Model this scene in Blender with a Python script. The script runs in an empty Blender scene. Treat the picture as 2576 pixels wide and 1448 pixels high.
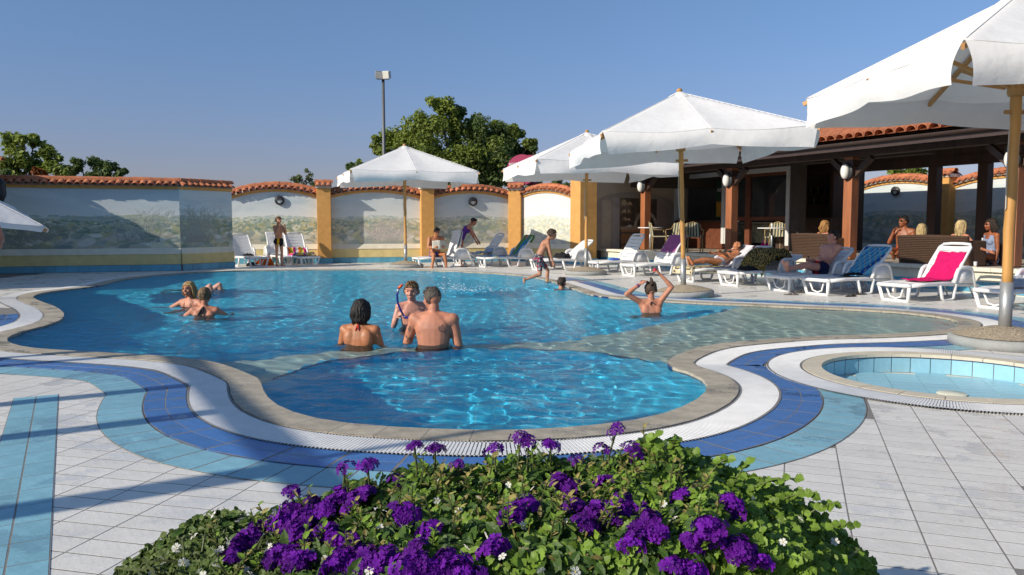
import bpy, bmesh, math, random
import numpy as np
from mathutils import Vector, Matrix, Euler, noise
from mathutils.geometry import tessellate_polygon
sc = bpy.context.scene
C = sc.collection
R = math.radians
random.seed(7)
rng = np.random.default_rng(7)

# ------------------------------------------------------------------ camera, sky, sun, exposure
CAMH, PITCH, FPX = 1.25, math.atan2(158, 2003.6), 2003.6
cam = bpy.data.objects.new('camera', bpy.data.cameras.new('camera')); C.objects.link(cam)
cam.data.lens = 28; cam.data.sensor_width = 36; cam.data.clip_end = 2000; cam.data.clip_start = .05
cam.location = (0, 0, CAMH); cam.rotation_euler = (math.pi/2 - PITCH, 0, 0)
sc.camera = cam
SUN_EL = R(27.5)
SUN_H = Vector((-.855, -.518, 0)).normalized()
SUN = Vector((SUN_H.x*math.cos(SUN_EL), SUN_H.y*math.cos(SUN_EL), math.sin(SUN_EL)))
world = bpy.data.worlds.new('World'); sc.world = world; world.use_nodes = True
wn, wl = world.node_tree.nodes, world.node_tree.links
bgn = wn['Background']
sky = wn.new('ShaderNodeTexSky'); sky.sky_type = 'NISHITA'; sky.sun_disc = False
sky.sun_elevation = SUN_EL; sky.sun_rotation = math.atan2(SUN_H.x, SUN_H.y)
sky.air_density = 1.1; sky.dust_density = .5; sky.ozone_density = 2.6; sky.altitude = 0
hsv = wn.new('ShaderNodeMixRGB'); hsv.blend_type = 'MULTIPLY'; hsv.inputs[0].default_value = 1
tcw = wn.new('ShaderNodeTexCoord'); sxyz = wn.new('ShaderNodeSeparateXYZ'); skr = wn.new('ShaderNodeValToRGB')
wl.new(tcw.outputs['Generated'], sxyz.inputs[0]); wl.new(sxyz.outputs['Z'], skr.inputs[0]); wl.new(skr.outputs[0], hsv.inputs[2])
ske = skr.color_ramp.elements; ske[0].position = 0; ske[0].color = (.46, .43, .62, 1); ske[1].position = .42; ske[1].color = (.67, .78, .85, 1)
for p_, c_ in ((.08, (.49, .47, .66, 1)), (.2, (.53, .59, .76, 1))): e_ = ske.new(p_); e_.color = c_
wl.new(sky.outputs[0], hsv.inputs[1]); wl.new(hsv.outputs[0], bgn.inputs[0])
bgn.inputs[1].default_value = .125
sl = bpy.data.lights.new('sun', 'SUN'); sl.energy = 4.6; sl.angle = R(.53); sl.color = (1, .90, .76)
sl.cycles.is_caustics_light = True
so = bpy.data.objects.new('sun', sl); C.objects.link(so); so.location = (-20, -10, 20)
so.rotation_euler = SUN.to_track_quat('Z', 'Y').to_euler()
sc.view_settings.view_transform = 'Standard'; sc.view_settings.look = 'None'
sc.view_settings.gamma = 1; sc.view_settings.exposure = .22; sc.view_settings.use_curve_mapping = False
sc.render.engine = 'CYCLES'
sc.cycles.use_denoising = True; sc.cycles.max_bounces = 8; sc.cycles.transparent_max_bounces = 10
sc.cycles.caustics_reflective = False; sc.cycles.caustics_refractive = True
sc.cycles.sample_clamp_indirect = 6

def G(x, y, z=0.):
    """photo pixel (2576 wide) to the point at height z"""
    cp, sp = math.cos(PITCH), math.sin(PITCH)
    u, v = (x-1288)/FPX, (724-y)/FPX
    d = Vector((u, cp+v*sp, -sp+v*cp))
    t = (z-CAMH)/d.z
    return Vector((d.x*t, d.y*t, z))
def PY(x, y, Y):
    """photo pixel to the point at depth Y"""
    cp, sp = math.cos(PITCH), math.sin(PITCH)
    u, v = (x-1288)/FPX, (724-y)/FPX
    d = Vector((u, cp+v*sp, -sp+v*cp)); t = Y/d.y
    return Vector((d.x*t, Y, CAMH+d.z*t))

# ------------------------------------------------------------------ mesh collecting helpers
class MB:
    def __init__(s): s.v = []; s.f = []; s.m = []
    def add(s, vs, fs, mi=0):
        o = len(s.v); s.v.extend([tuple(p) for p in vs]); s.f.extend([tuple(i+o for i in f) for f in fs]); s.m.extend([mi]*len(fs)); return s
    def box(s, c, size, M=None, mi=0):
        x, y, z = [q/2 for q in size]; c = Vector(c)
        vs = [Vector((a*x, b*y, d*z)) for d in (-1, 1) for b in (-1, 1) for a in (-1, 1)]
        vs = [(M @ p if M else p) + c for p in vs]
        return s.add(vs, [(0, 2, 3, 1), (4, 5, 7, 6), (0, 1, 5, 4), (2, 6, 7, 3), (0, 4, 6, 2), (1, 3, 7, 5)], mi)
    def beam(s, a, b, w, h, up=(0, 0, 1), mi=0):
        """box from a to b, w across, h along up"""
        a, b = Vector(a), Vector(b); d = (b-a); L = d.length; d.normalize()
        side = d.cross(Vector(up)).normalized(); u = side.cross(d)
        M = Matrix((d, side, u)).transposed()
        return s.box((a+b)/2, (L, w, h), M, mi)
    def tube(s, pts, rad, n=8, mi=0, cap=True, flat=1.):
        pts = [Vector(p) for p in pts]; k = len(pts)
        if not hasattr(rad, '__len__'): rad = [rad]*k
        o = len(s.v); ref = None
        for i, p in enumerate(pts):
            d = (pts[min(i+1, k-1)]-pts[max(i-1, 0)]).normalized()
            if ref is None:
                ref = Vector((0, 0, 1)) if abs(d.z) < .9 else Vector((1, 0, 0))
            e = d.cross(ref).normalized(); g = e.cross(d).normalized(); ref = g
            for j in range(n):
                a = 2*math.pi*j/n
                s.v.append(tuple(p+e*math.cos(a)*rad[i]+g*math.sin(a)*rad[i]*flat))
        for i in range(k-1):
            for j in range(n):
                s.f.append((o+i*n+j, o+i*n+(j+1) % n, o+(i+1)*n+(j+1) % n, o+(i+1)*n+j)); s.m.append(mi)
        if cap:
            s.f.append(tuple(o+j for j in range(n))[::-1]); s.f.append(tuple(o+(k-1)*n+j for j in range(n))); s.m += [mi, mi]
        return s
    def lathe(s, prof, c=(0, 0, 0), n=24, mi=0):
        o = len(s.v); k = len(prof); c = Vector(c)
        for r, z in prof:
            for j in range(n):
                a = 2*math.pi*j/n; s.v.append((c.x+r*math.cos(a), c.y+r*math.sin(a), c.z+z))
        for i in range(k-1):
            for j in range(n):
                s.f.append((o+i*n+j, o+i*n+(j+1) % n, o+(i+1)*n+(j+1) % n, o+(i+1)*n+j)); s.m.append(mi)
        s.f.append(tuple(o+j for j in range(n))[::-1]); s.f.append(tuple(o+(k-1)*n+j for j in range(n))); s.m += [mi, mi]
        return s
    def ball(s, c, r, n=10, mi=0, M=None):
        if not hasattr(r, '__len__'): r = (r, r, r)
        c = Vector(c); o = len(s.v); h = n//2+1
        for i in range(h):
            t = math.pi*(i+.0)/(h-1); t = min(max(t, .02), math.pi-.02)
            for j in range(n):
                a = 2*math.pi*j/n
                p = Vector((r[0]*math.sin(t)*math.cos(a), r[1]*math.sin(t)*math.sin(a), -r[2]*math.cos(t)))
                s.v.append(tuple((M @ p if M else p)+c))
        for i in range(h-1):
            for j in range(n):
                s.f.append((o+i*n+j, o+i*n+(j+1) % n, o+(i+1)*n+(j+1) % n, o+(i+1)*n+j)); s.m.append(mi)
        s.f.append(tuple(o+j for j in range(n))[::-1]); s.f.append(tuple(o+(h-1)*n+j for j in range(n))); s.m += [mi, mi]
        return s
    def mesh(s, name, mats, smooth=False):
        me = bpy.data.meshes.new(name); me.from_pydata(s.v, [], s.f)
        for m in (mats if isinstance(mats, (list, tuple)) else [mats]): me.materials.append(m)
        if any(s.m): me.polygons.foreach_set('material_index', s.m)
        if smooth: me.polygons.foreach_set('use_smooth', [True]*len(me.polygons))
        me.update(); return me
    def build(s, name, mats, parent=None, smooth=False, bevel=0, loc=None, **kw):
        o = bpy.data.objects.new(name, s.mesh(name, mats, smooth)); C.objects.link(o)
        if parent: o.parent = parent
        if loc is not None: o.location = loc
        if bevel:
            b = o.modifiers.new('bevel', 'BEVEL'); b.width = bevel; b.segments = 2; b.limit_method = 'ANGLE'; b.angle_limit = R(40)
        for k, v in kw.items(): o[k] = v
        return o
def inst(me, name, parent=None, loc=(0, 0, 0), rot=(0, 0, 0), scale=(1, 1, 1), **kw):
    o = bpy.data.objects.new(name, me); C.objects.link(o); o.location = loc; o.rotation_euler = rot; o.scale = scale
    if parent: o.parent = parent
    for k, v in kw.items(): o[k] = v
    return o
def empty(name, loc=(0, 0, 0), rz=0., **kw):
    o = bpy.data.objects.new(name, None); C.objects.link(o); o.location = loc; o.rotation_euler = (0, 0, rz); o.empty_display_size = .1
    for k, v in kw.items(): o[k] = v
    return o
def tag(o, label, cat, group=None):
    o['label'] = label; o['category'] = cat
    if group: o['group'] = group
    return o
def copy_tree(o, parent=None):
    c = o.copy(); C.objects.link(c)
    if parent: c.parent = parent
    for ch in list(o.children): copy_tree(ch, c)
    return c

# ------------------------------------------------------------------ materials
def newmat(name):
    m = bpy.data.materials.new(name); m.use_nodes = True
    return m, m.node_tree.nodes, m.node_tree.links, m.node_tree.nodes['Principled BSDF']
def pm(name, col, rough=.5, var=.12, scale=6., bump=0., bscale=60., metal=0., spec=.5, rnd=0., stretch=(1, 1, 1), col2=None, detail=4., trans=0., coat=0., wet=0., stain=0.):
    """principled surface with noise colour variation, fine bump, per-object random shade, optional translucency"""
    m, n, l, b = newmat(name)
    tc = n.new('ShaderNodeTexCoord'); mp = n.new('ShaderNodeMapping'); mp.inputs['Scale'].default_value = stretch
    l.new(tc.outputs['Object'], mp.inputs[0])
    no = n.new('ShaderNodeTexNoise'); no.inputs['Scale'].default_value = scale; no.inputs['Detail'].default_value = detail
    no.inputs['Roughness'].default_value = .62
    l.new(mp.outputs[0], no.inputs['Vector'])
    rp = n.new('ShaderNodeValToRGB'); e = rp.color_ramp.elements
    c1 = [max(0, q*(1-var)) for q in col]; c2 = list(col2) if col2 else [min(1, q*(1+var)) for q in col]
    e[0].position = .3; e[1].position = .7; e[0].color = (*c1, 1); e[1].color = (*c2, 1)
    l.new(no.outputs['Fac'], rp.inputs[0]); src = rp.outputs[0]
    if rnd:
        oi = n.new('ShaderNodeObjectInfo'); mr = n.new('ShaderNodeMapRange'); mr.inputs[3].default_value = 1-rnd; mr.inputs[4].default_value = 1+rnd
        l.new(oi.outputs['Random'], mr.inputs[0])
        mx = n.new('ShaderNodeVectorMath'); mx.operation = 'SCALE'; l.new(src, mx.inputs[0]); l.new(mr.outputs[0], mx.inputs['Scale']); src = mx.outputs[0]
    b.inputs['Roughness'].default_value = rough
    if wet or stain:   # stains and damp patches laid out over the whole floor, not per tile
        ge = n.new('ShaderNodeNewGeometry')
        def patch(sc_, lo, hi, amt, w=0):
            nn = n.new('ShaderNodeTexNoise'); nn.inputs['Scale'].default_value = sc_; nn.inputs['Detail'].default_value = 6; nn.inputs['Roughness'].default_value = .7
            ad = n.new('ShaderNodeVectorMath'); ad.inputs[1].default_value = (w, w*2, w*3); l.new(ge.outputs['Position'], ad.inputs[0]); l.new(ad.outputs[0], nn.inputs['Vector'])
            r_ = n.new('ShaderNodeMapRange'); r_.inputs[1].default_value = lo; r_.inputs[2].default_value = hi; r_.inputs[3].default_value = 1; r_.inputs[4].default_value = 1-amt; l.new(nn.outputs['Fac'], r_.inputs[0]); return r_
        for q in ([patch(1.1, .48, .72, stain), patch(9., .50, .75, stain*.7, 5)] if stain else [])+([patch(1.7, .56, .60, wet, 9)] if wet else []):
            mz_ = n.new('ShaderNodeVectorMath'); mz_.operation = 'SCALE'; l.new(src, mz_.inputs[0]); l.new(q.outputs[0], mz_.inputs['Scale']); src = mz_.outputs[0]
        if wet:
            rr_ = n.new('ShaderNodeMapRange'); rr_.inputs[1].default_value = 1-wet; rr_.inputs[2].default_value = 1; rr_.inputs[3].default_value = .12; rr_.inputs[4].default_value = rough; l.new(q.outputs[0], rr_.inputs[0]); l.new(rr_.outputs[0], b.inputs['Roughness'])
    l.new(src, b.inputs['Base Color'])
    b.inputs['Metallic'].default_value = metal
    b.inputs['Specular IOR Level'].default_value = spec
    if coat: b.inputs['Coat Weight'].default_value = coat; b.inputs['Coat Roughness'].default_value = .12
    if bump:
        n2 = n.new('ShaderNodeTexNoise'); n2.inputs['Scale'].default_value = bscale; n2.inputs['Detail'].default_value = 3
        l.new(mp.outputs[0], n2.inputs['Vector'])
        bp = n.new('ShaderNodeBump'); bp.inputs['Strength'].default_value = bump; bp.inputs['Distance'].default_value = .02
        l.new(n2.outputs['Fac'], bp.inputs['Height']); l.new(bp.outputs[0], b.inputs['Normal'])
    if trans:
        tr = n.new('ShaderNodeBsdfTranslucent'); l.new(src, tr.inputs[0]); ms = n.new('ShaderNodeMixShader'); ms.inputs[0].default_value = trans
        l.new(b.outputs[0], ms.inputs[1]); l.new(tr.outputs[0], ms.inputs[2]); l.new(ms.outputs[0], n['Material Output'].inputs[0])
    return m
def vcmat(name, rough=.8, bump=.15, bscale=40., trans=0., coord='Object'):
    """paint or print held in the mesh's colour attribute"""
    m, n, l, b = newmat(name)
    a = n.new('ShaderNodeVertexColor'); a.layer_name = 'paint'; l.new(a.outputs[0], b.inputs['Base Color'])
    b.inputs['Roughness'].default_value = rough; b.inputs['Specular IOR Level'].default_value = .25
    tc = n.new('ShaderNodeTexCoord'); n2 = n.new('ShaderNodeTexNoise'); n2.inputs['Scale'].default_value = bscale; l.new(tc.outputs[coord], n2.inputs[0])
    bp = n.new('ShaderNodeBump'); bp.inputs['Strength'].default_value = bump; bp.inputs['Distance'].default_value = .02
    l.new(n2.outputs['Fac'], bp.inputs['Height']); l.new(bp.outputs[0], b.inputs['Normal'])
    return m

M = {}
M['grout'] = pm('grout', (.19, .18, .17), .9, .2, 20, .2)
M['tile_white'] = pm('tile_white', (.69, .67, .625), .45, .05, 14, .10, 40, rnd=.05, wet=.06, stain=.09)
M['grout_dark'] = pm('grout_dark', (.15, .15, .15), .9, .2, 20)
M['tile_lblue'] = pm('tile_lblue', (.21, .43, .52), .4, .10, 9, .10, 40, rnd=.08, wet=.18, stain=.14)
M['tile_blue'] = pm('tile_blue', (.052, .155, .40), .38, .12, 9, .10, 40, rnd=.09, wet=.25, stain=.16)
M['coping'] = pm('coping', (.40, .355, .275), .65, .22, 7, .25, 70, rnd=.10, wet=.22, stain=.25)
M['cream_tile'] = pm('cream_tile', (.58, .52, .40), .55, .1, 9, .1, rnd=.06)
M['grate'] = pm('grate', (.78, .78, .77), .45, .06, 8, .05, stain=.12)
M['dark_channel'] = pm('dark_channel', (.10, .10, .10), .8, .2, 8)
M['navy'] = pm('navy_tile', (.03, .045, .15), .35, .2, 9, .05)
M['pool_lblue'] = pm('pool_wall_tile', (.27, .50, .60), .35, .08, 9, .06, rnd=.07)
M['grout_light'] = pm('grout_light', (.62, .58, .50), .9, .1, 20)

# ------------------------------------------------------------------ the pool outline
EDGE = [(239,722),(166,731),(108,739),(82,750),(106,763),(136,774),(156,788),(158,800),(145,811),(108,824),(64,835),(28,847),(14,858),(28,869),
 (80,880),(194,888),(388,899),(500,910),(555,921),(610,941),(649,960),(656,980),(672,1008),(708,1033),(780,1057),(880,1073),(1005,1083),(1130,1088),
 (1280,1090),(1430,1083),(1580,1067),(1680,1045),(1755,1012),(1783,982),(1772,960),(1735,942),(1692,928),(1680,915),(1702,900),(1750,881),(1805,870),(1868,863),
 (1940,857),(2033,851),(2203,846),(2331,839),(2395,831),(2416,820),(2410,811),(2382,803),(2288,791),(2161,782),(2033,777),(1906,771),(1778,766),(1670,760),
 (1574,753),(1495,745),(1450,731),(1415,719),(1375,707),(1332,698),(1257,690.5),(1143,684.5),(1030,681),(900,680),(740,681),(600,683),(499,687),(400,694),(310,705)]
def resample(P, step, closed=True):
    P = [Vector(p) for p in P]; n = len(P); out = []
    for i in range(n if closed else n-1):
        p0, p1, p2, p3 = P[(i-1) % n], P[i], P[(i+1) % n], P[(i+2) % n]
        if not closed: p0 = P[max(i-1, 0)]; p3 = P[min(i+2, n-1)]
        k = max(2, int((p2-p1).length/.04))
        for j in range(k):
            t = j/k
            out.append(.5*((2*p1)+(p2-p0)*t+(2*p0-5*p1+4*p2-p3)*t*t+(3*p1-p0-3*p2+p3)*t**3))
    # even spacing
    Q = out+([out[0]] if closed else []); L = [0.]
    for a, b in zip(Q, Q[1:]): L.append(L[-1]+(b-a).length)
    m = max(4, int(round(L[-1]/step))); A = np.array([tuple(q) for q in Q])
    s = np.linspace(0, L[-1], m+1)
    R_ = np.stack([np.interp(s, L, A[:, k]) for k in range(3)], 1)
    return R_[:-1] if closed else R_
edge = resample([G(*p) for p in EDGE], .067)
for _ in range(6):   # smooth the surveyed points a little, more in the distance
    w = np.clip((edge[:, 1:2]-4)/14, .15, .9)*.5
    edge = edge*(1-w)+w*.5*(np.roll(edge, 1, 0)+np.roll(edge, -1, 0))
edge = resample([Vector(p) for p in edge], .067)
NE = len(edge)
area = .5*np.sum(edge[:, 0]*np.roll(edge[:, 1], -1)-np.roll(edge[:, 0], -1)*edge[:, 1])
if area < 0: edge = edge[::-1].copy()
tan = np.roll(edge, -2, 0)-np.roll(edge, 2, 0); tan /= np.linalg.norm(tan, axis=1)[:, None]
nor = np.stack([tan[:, 1], -tan[:, 0], np.zeros(NE)], 1)   # outward for a counter-clockwise loop
E2 = edge[:, :2]
def sdist(p):
    """distance of points (k,2) to the outline, negative inside"""
    p = np.atleast_2d(np.asarray(p, float)); out = np.empty(len(p))
    for a in range(0, len(p), 4000):
        q = p[a:a+4000]; d = np.sqrt(((q[:, None, :]-E2[None])**2).sum(2)); out[a:a+4000] = d.min(1)
    ins = np.zeros(len(p), bool); x0, y0 = E2[:, 0], E2[:, 1]; x1, y1 = np.roll(x0, -1), np.roll(y0, -1)
    for i in range(NE):
        c = ((y0[i] > p[:, 1]) != (y1[i] > p[:, 1]))
        if c.any():
            xi = x0[i]+(p[:, 1]-y0[i])*(x1[i]-x0[i])/(y1[i]-y0[i]+1e-12); ins ^= c & (p[:, 0] < xi)
    return np.where(ins, -out, out)
SC, SR = np.array((3.64, 6.56)), 1.0     # the small round pool
def ring(off):
    return edge[:, :2]+nor[:, :2]*off
# ------------------------------------------------------------------ deck: grout slab with two openings, tiles above it
def slab(name, outer, holes, z, mat, thick=0.):
    loops = [[Vector((p[0], p[1], z)) for p in outer]]+[[Vector((p[0], p[1], z)) for p in h] for h in holes]
    tris = tessellate_polygon(loops); vs = [v for lp in loops for v in lp]
    mb = MB(); mb.add(vs, [t if (vs[t[1]]-vs[t[0]]).cross(vs[t[2]]-vs[t[0]]).z > 0 else t[::-1] for t in tris]); return mb.build(name, mat)
circ = lambda r, n=96: [(SC[0]+r*math.cos(2*math.pi*i/n), SC[1]+r*math.sin(2*math.pi*i/n)) for i in range(n)]
deck = slab('pool_deck', [(-22, -3), (16, -3), (16, 34), (-22, 34)], [ring(.02)[::2], circ(SR+.02)], -.0007, M['grout']); deck['kind'] = 'structure'
ground = MB().add([(-400, -100, -.6), (400, -100, -.6), (400, 700, -.6), (-400, 700, -.6)], [(0, 1, 2, 3)])
# keep the surrounding ground clear of the pool basins: four sheets round the deck
gm = pm('dry_ground', (.23, .20, .13), .95, .25, .8, .3, 5)
gb = MB()
for x0, x1, y0, y1 in ((-400, -22, -100, 700), (16, 400, -100, 700), (-22, 16, 34, 700), (-22, 16, -100, -3)):
    gb.add([(x0, y0, -.02), (x1, y0, -.02), (x1, y1, -.02), (x0, y1, -.02)], [(0, 1, 2, 3)])
gb.build('ground', gm, kind='structure')

def tile_mesh(w, d, h, mat, name='tile', b=.0004):
    mb = MB(); x, y = w/2, d/2
    vs = [(-x, -y, -h), (x, -y, -h), (x, y, -h), (-x, y, -h), (-x, -y, -b), (x, -y, -b), (x, y, -b), (-x, y, -b), (-x+b, -y+b, 0), (x-b, -y+b, 0), (x-b, y-b, 0), (-x+b, y-b, 0)]
    fs = [(8, 9, 10, 11)]
    for i in range(4):
        j = (i+1) % 4; fs += [(i, j, 4+j, 4+i), (4+i, 4+j, 8+j, 8+i)]
    return mb.add(vs, fs).mesh(name, mat)
BANDW = [('coping', 0., .225), ('grate', .225, .525), ('blue', .525, .805), ('lblue', .805, 1.085)]
def in_view(x, y):
    return (y > 2.2) & (np.abs(x/np.maximum(y, .1)) < .70)
STRIP_A, STRIP_B = G(148, 993), G(125, 1448)
sd_ = (STRIP_B-STRIP_A); sd_.z = 0; sd_.normalize(); sn_ = Vector((sd_.y, -sd_.x, 0))    # along the strip, and across to the left
if sn_.x > 0: sn_ = -sn_
def in_strip(x, y):
    rx, ry = x-STRIP_A.x, y-STRIP_A.y
    return (rx*sn_.x+ry*sn_.y > .0) & (rx*sn_.x+ry*sn_.y < .285) & (rx*sd_.x+ry*sd_.y > 0)
TW, TD = .268, .134
def field(ang, box, zone, mat):
    ca, sa = math.cos(ang), math.sin(ang); x0, x1, y0, y1 = box; L = max(x1-x0, y1-y0)*1.5
    cx, cy = (x0+x1)/2, (y0+y1)/2
    u = np.arange(-L/2, L/2, TW); v = np.arange(-L/2, L/2, TD); U, V = np.meshgrid(u, v)
    X = cx+U*ca-V*sa; Y = cy+U*sa+V*ca; X, Y = X.ravel(), Y.ravel()
    k = (X > x0) & (X < x1) & (Y > y0) & (Y < y1) & zone(X, Y); return X[k], Y[k]
tw_me = tile_mesh(TW-.0070, TD-.0085, .010, M['tile_white'])
AL, AR_ = R(-13.5), R(-19.5)
def lay(ang, box, zone, n_ind):
    X, Y = field(ang, box, zone, None)
    s = sdist(np.stack([X, Y], 1)); r = np.hypot(X-SC[0], Y-SC[1])
    k = (s > 1.0) & (r > SR+.36) 
    far = (Y > 12); k |= (far & (s > .42) & (r > SR+.36))
    X, Y = X[k], Y[k]
    big = np.argsort(np.hypot(X, Y)-100*in_view(X, Y)); ind = set(big[:n_ind].tolist())
    mb = MB(); vv = [tuple(v.co) for v in tw_me.vertices]; ff = [tuple(p.vertices) for p in tw_me.polygons]
    A = Matrix.Rotation(ang, 3, 'Z'); base = [A @ Vector(p) for p in vv]
    for i in range(len(X)):
        if i in ind: inst(tw_me, 'tile', deck, (X[i], Y[i], 0), (random.uniform(-.0012, .0012), random.uniform(-.0012, .0012), ang))
        else:
            o = Vector((X[i], Y[i], random.uniform(-.0002, .0003))); mb.add([p+o for p in base], ff)
    return mb
rest = lay(AL, (-12, .4, 2.4, 24.4), lambda x, y: in_view(x, y) & (x < -.1+0*y) & ((y < 8.5) | (x < -1)), 140)
r2 = lay(AR_, (-.4, 10, 2.2, 11.2), lambda x, y: in_view(x, y) & (x > -.1), 160)
rest.add(r2.v, r2.f)
rest.build('tile_field', M['tile_white'], deck, kind='stuff')
# the far terrace strip below the loungers has square tiles
sq_me = tile_mesh(.33, .33, .010, M['tile_white'])
mb = MB(); A = Matrix.Rotation(R(-62), 3, 'Z'); base = [A @ v.co for v in sq_me.vertices]; ff = [tuple(p.vertices) for p in sq_me.polygons]
TWs, TDs = TW, TD; TW = TD = .336
X, Y = field(R(-62), (-9, 11, 9., 28), lambda x, y: (y > 11.2) & in_view(x, y) & ((x > -1) | (y > 21)), None); TW, TD = TWs, TDs
s = sdist(np.stack([X, Y], 1)); k = s > .50; X, Y = X[k], Y[k]
for x, y in zip(X, Y):
    if y > 11.5 or True: mb.add([p+Vector((x, y, .0005)) for p in base], ff)
mb.build('square_tile_field', M['tile_white'], deck, kind='stuff')
# light blue two-column strip, lower left
strip = MB().add([STRIP_A+Vector((0, 0, .002)), STRIP_A+sd_*4.2+Vector((0, 0, .002)), STRIP_A+sd_*4.2+sn_*.285+Vector((0, 0, .002)), STRIP_A+sn_*.285+Vector((0, 0, .002))], [(0, 1, 2, 3)])
strip = strip.build('tile_strip', M['grout'], kind='structure')
st_me = tile_mesh(.232, .134, .006, M['tile_lblue'])
sa = math.atan2(sd_.y, sd_.x)
for c_ in range(2):
    for i in range(17):
        p = STRIP_A+sd_*(.12+.238*i)+sn_*(.072+.142*c_); inst(st_me, 'tile', strip, (p.x, p.y, .0028), (0, 0, sa))

# ------------------------------------------------------------------ bands round the pool
def quad_tile(mb, a, b, c, d, z, h, gap):
    """raised tile on the quad a b c d (2D), shrunk by half a gap"""
    q = [np.array(p, float) for p in (a, b, c, d)]; m = sum(q)/4
    q = [p+(m-p)*min(.4, gap*.9/max(1e-4, np.linalg.norm(m-p))) for p in q]
    q2 = [p+(m-p)*min(.3, .0005/max(1e-4, np.linalg.norm(m-p))) for p in q]
    vs = [(p[0], p[1], z-h) for p in q]+[(p[0], p[1], z-.0005) for p in q]+[(p[0], p[1], z) for p in q2]
    fs = [(8, 9, 10, 11)]
    for i in range(4):
        j = (i+1) % 4; fs += [(i, j, 4+j, 4+i), (4+i, 4+j, 8+j, 8+i)]
    mb.add(vs, fs)
def band(name, o0, o1, rows, seg, z, mat, gmat, n_ind, keep, gap=.010, h=.012, piece='tile'):
    """seg = outline samples per tile"""
    rr = [ring(o0+(o1-o0)*k/rows) for k in range(rows+1)]
    root = MB(); inner, outer = ring(o0+.002), ring(o1-.002)
    mids = (inner+outer)/2; ok = keep(mids[:, 0], mids[:, 1], sdist(outer) > o1-.05) & (np.hypot(mids[:, 0]-SC[0], mids[:, 1]-SC[1]) > SR+.20)
    for i in range(NE):
        j = (i+1) % NE
        if ok[i] and ok[j]: root.add([(*inner[i], z-.0007), (*outer[i], z-.0007), (*outer[j], z-.0007), (*inner[j], z-.0007)], [(0, 3, 2, 1)])
    root = root.build(name, gmat); root['kind'] = 'structure'
    tiles = []
    for i in range(0, NE-seg+1, seg):
        j = (i+seg) % NE; m_ = (i+seg//2) % NE
        if not (ok[i] and ok[j] and ok[m_]): continue
        for r in range(rows): tiles.append((rr[r][i], rr[r+1][i], rr[r+1][j], rr[r][j]))
    dist = [np.hypot(*t[0])-(100 if in_view(t[0][0], t[0][1]) else 0) for t in tiles]
    order = np.argsort(dist); rest = MB()
    for rank, k in enumerate(order):
        a, b, c, d = tiles[k]
        cr = (b[0]-a[0])*(c[1]-a[1])-(b[1]-a[1])*(c[0]-a[0])
        q = (a, b, c, d) if cr > 0 else (d, c, b, a)
        if rank < n_ind:
            o = MB(); cx = sum(np.array(p) for p in q)/4
            quad_tile(o, *[np.array(p)-cx for p in q], 0, h, gap); o.build(piece, mat, root, loc=(cx[0], cx[1], z))
        else: quad_tile(rest, *q, z, h, gap)
    if rest.v: rest.build(piece+'_run', mat, root, kind='stuff')
    return root
near = lambda x, y, v: v & ((y < 11.2) | (x > 1.) & (y < 19)) & (np.abs(x)/np.maximum(y, .1) < .80)
everywhere = lambda x, y, v: v
band('coping_ring', -.012, .225, 1, 4, .018, M['coping'], M['grout'], 230, everywhere, .004, .035, 'coping_stone')
band('dark_blue_band', .525, .805, 2, 4, .008, M['tile_blue'], M['grout'], 250, near)
band('light_blue_band', .805, 1.085, 1, 2, .004, M['tile_lblue'], M['grout'], 250, near)
# overflow grate: dark channel, two edge rails, slats
def grate(name, inner, outer, z, per, okf, pts):
    chan = MB(); n = len(inner)
    for i in range(n):
        j = (i+1) % n
        if okf[i] and okf[j]: chan.add([(*inner[i], z-.022), (*outer[i], z-.022), (*outer[j], z-.022), (*inner[j], z-.022)], [(0, 3, 2, 1)])
    ch = chan.build(name, M['dark_channel']); ch['kind'] = 'structure'
    rails = MB()
    for f0, f1 in ((0, .06), (.47, .53), (.94, 1)):
        for i in range(n):
            j = (i+1) % n
            if not (okf[i] and okf[j]): continue
            q = [inner[i]+(outer[i]-inner[i])*f0, inner[i]+(outer[i]-inner[i])*f1, inner[j]+(outer[j]-inner[j])*f1, inner[j]+(outer[j]-inner[j])*f0]
            zz = z-.005 if f0 == .47 else z
            rails.add([(p[0], p[1], zz-.02) for p in q]+[(p[0], p[1], zz) for p in q], [(4, 7, 6, 5), (0, 1, 5, 4), (2, 3, 7, 6)])
    rails.build('edge_rail', M['grate'], ch)
    sl_ = MB(); s = pts
    for k in range(s):
        t = k/s*n; i = int(t); f = t-i; j = (i+1) % n
        if not (okf[i] and okf[j]): continue
        def at(q): ii = int(q) % n; g = q-int(q); jj = (ii+1) % n; return inner[ii]*(1-g)+inner[jj]*g, outer[ii]*(1-g)+outer[jj]*g
        a0, b0 = at(t); a1, b1 = at(t+per*n/s)
        if np.linalg.norm(b0-a0) < .1: continue
        vs = [(*a0, z-.015), (*b0, z-.015), (*b1, z-.015), (*a1, z-.015), (*a0, z), (*b0, z), (*b1, z), (*a1, z)]
        sl_.add(vs, [(4, 7, 6, 5), (0, 1, 5, 4), (2, 3, 7, 6)])
    sl_.build('grate_slats', M['grate'], ch, kind='stuff')
    return ch
gi, go_ = ring(.227), ring(.523)
okg = (sdist(go_) > .46) & (np.hypot(*((gi+go_)/2-SC).T) > SR+.2)
plen = NE*.067
grate('overflow_grate', gi, go_, .012, .68, okg, int(plen/.0195))
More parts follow.
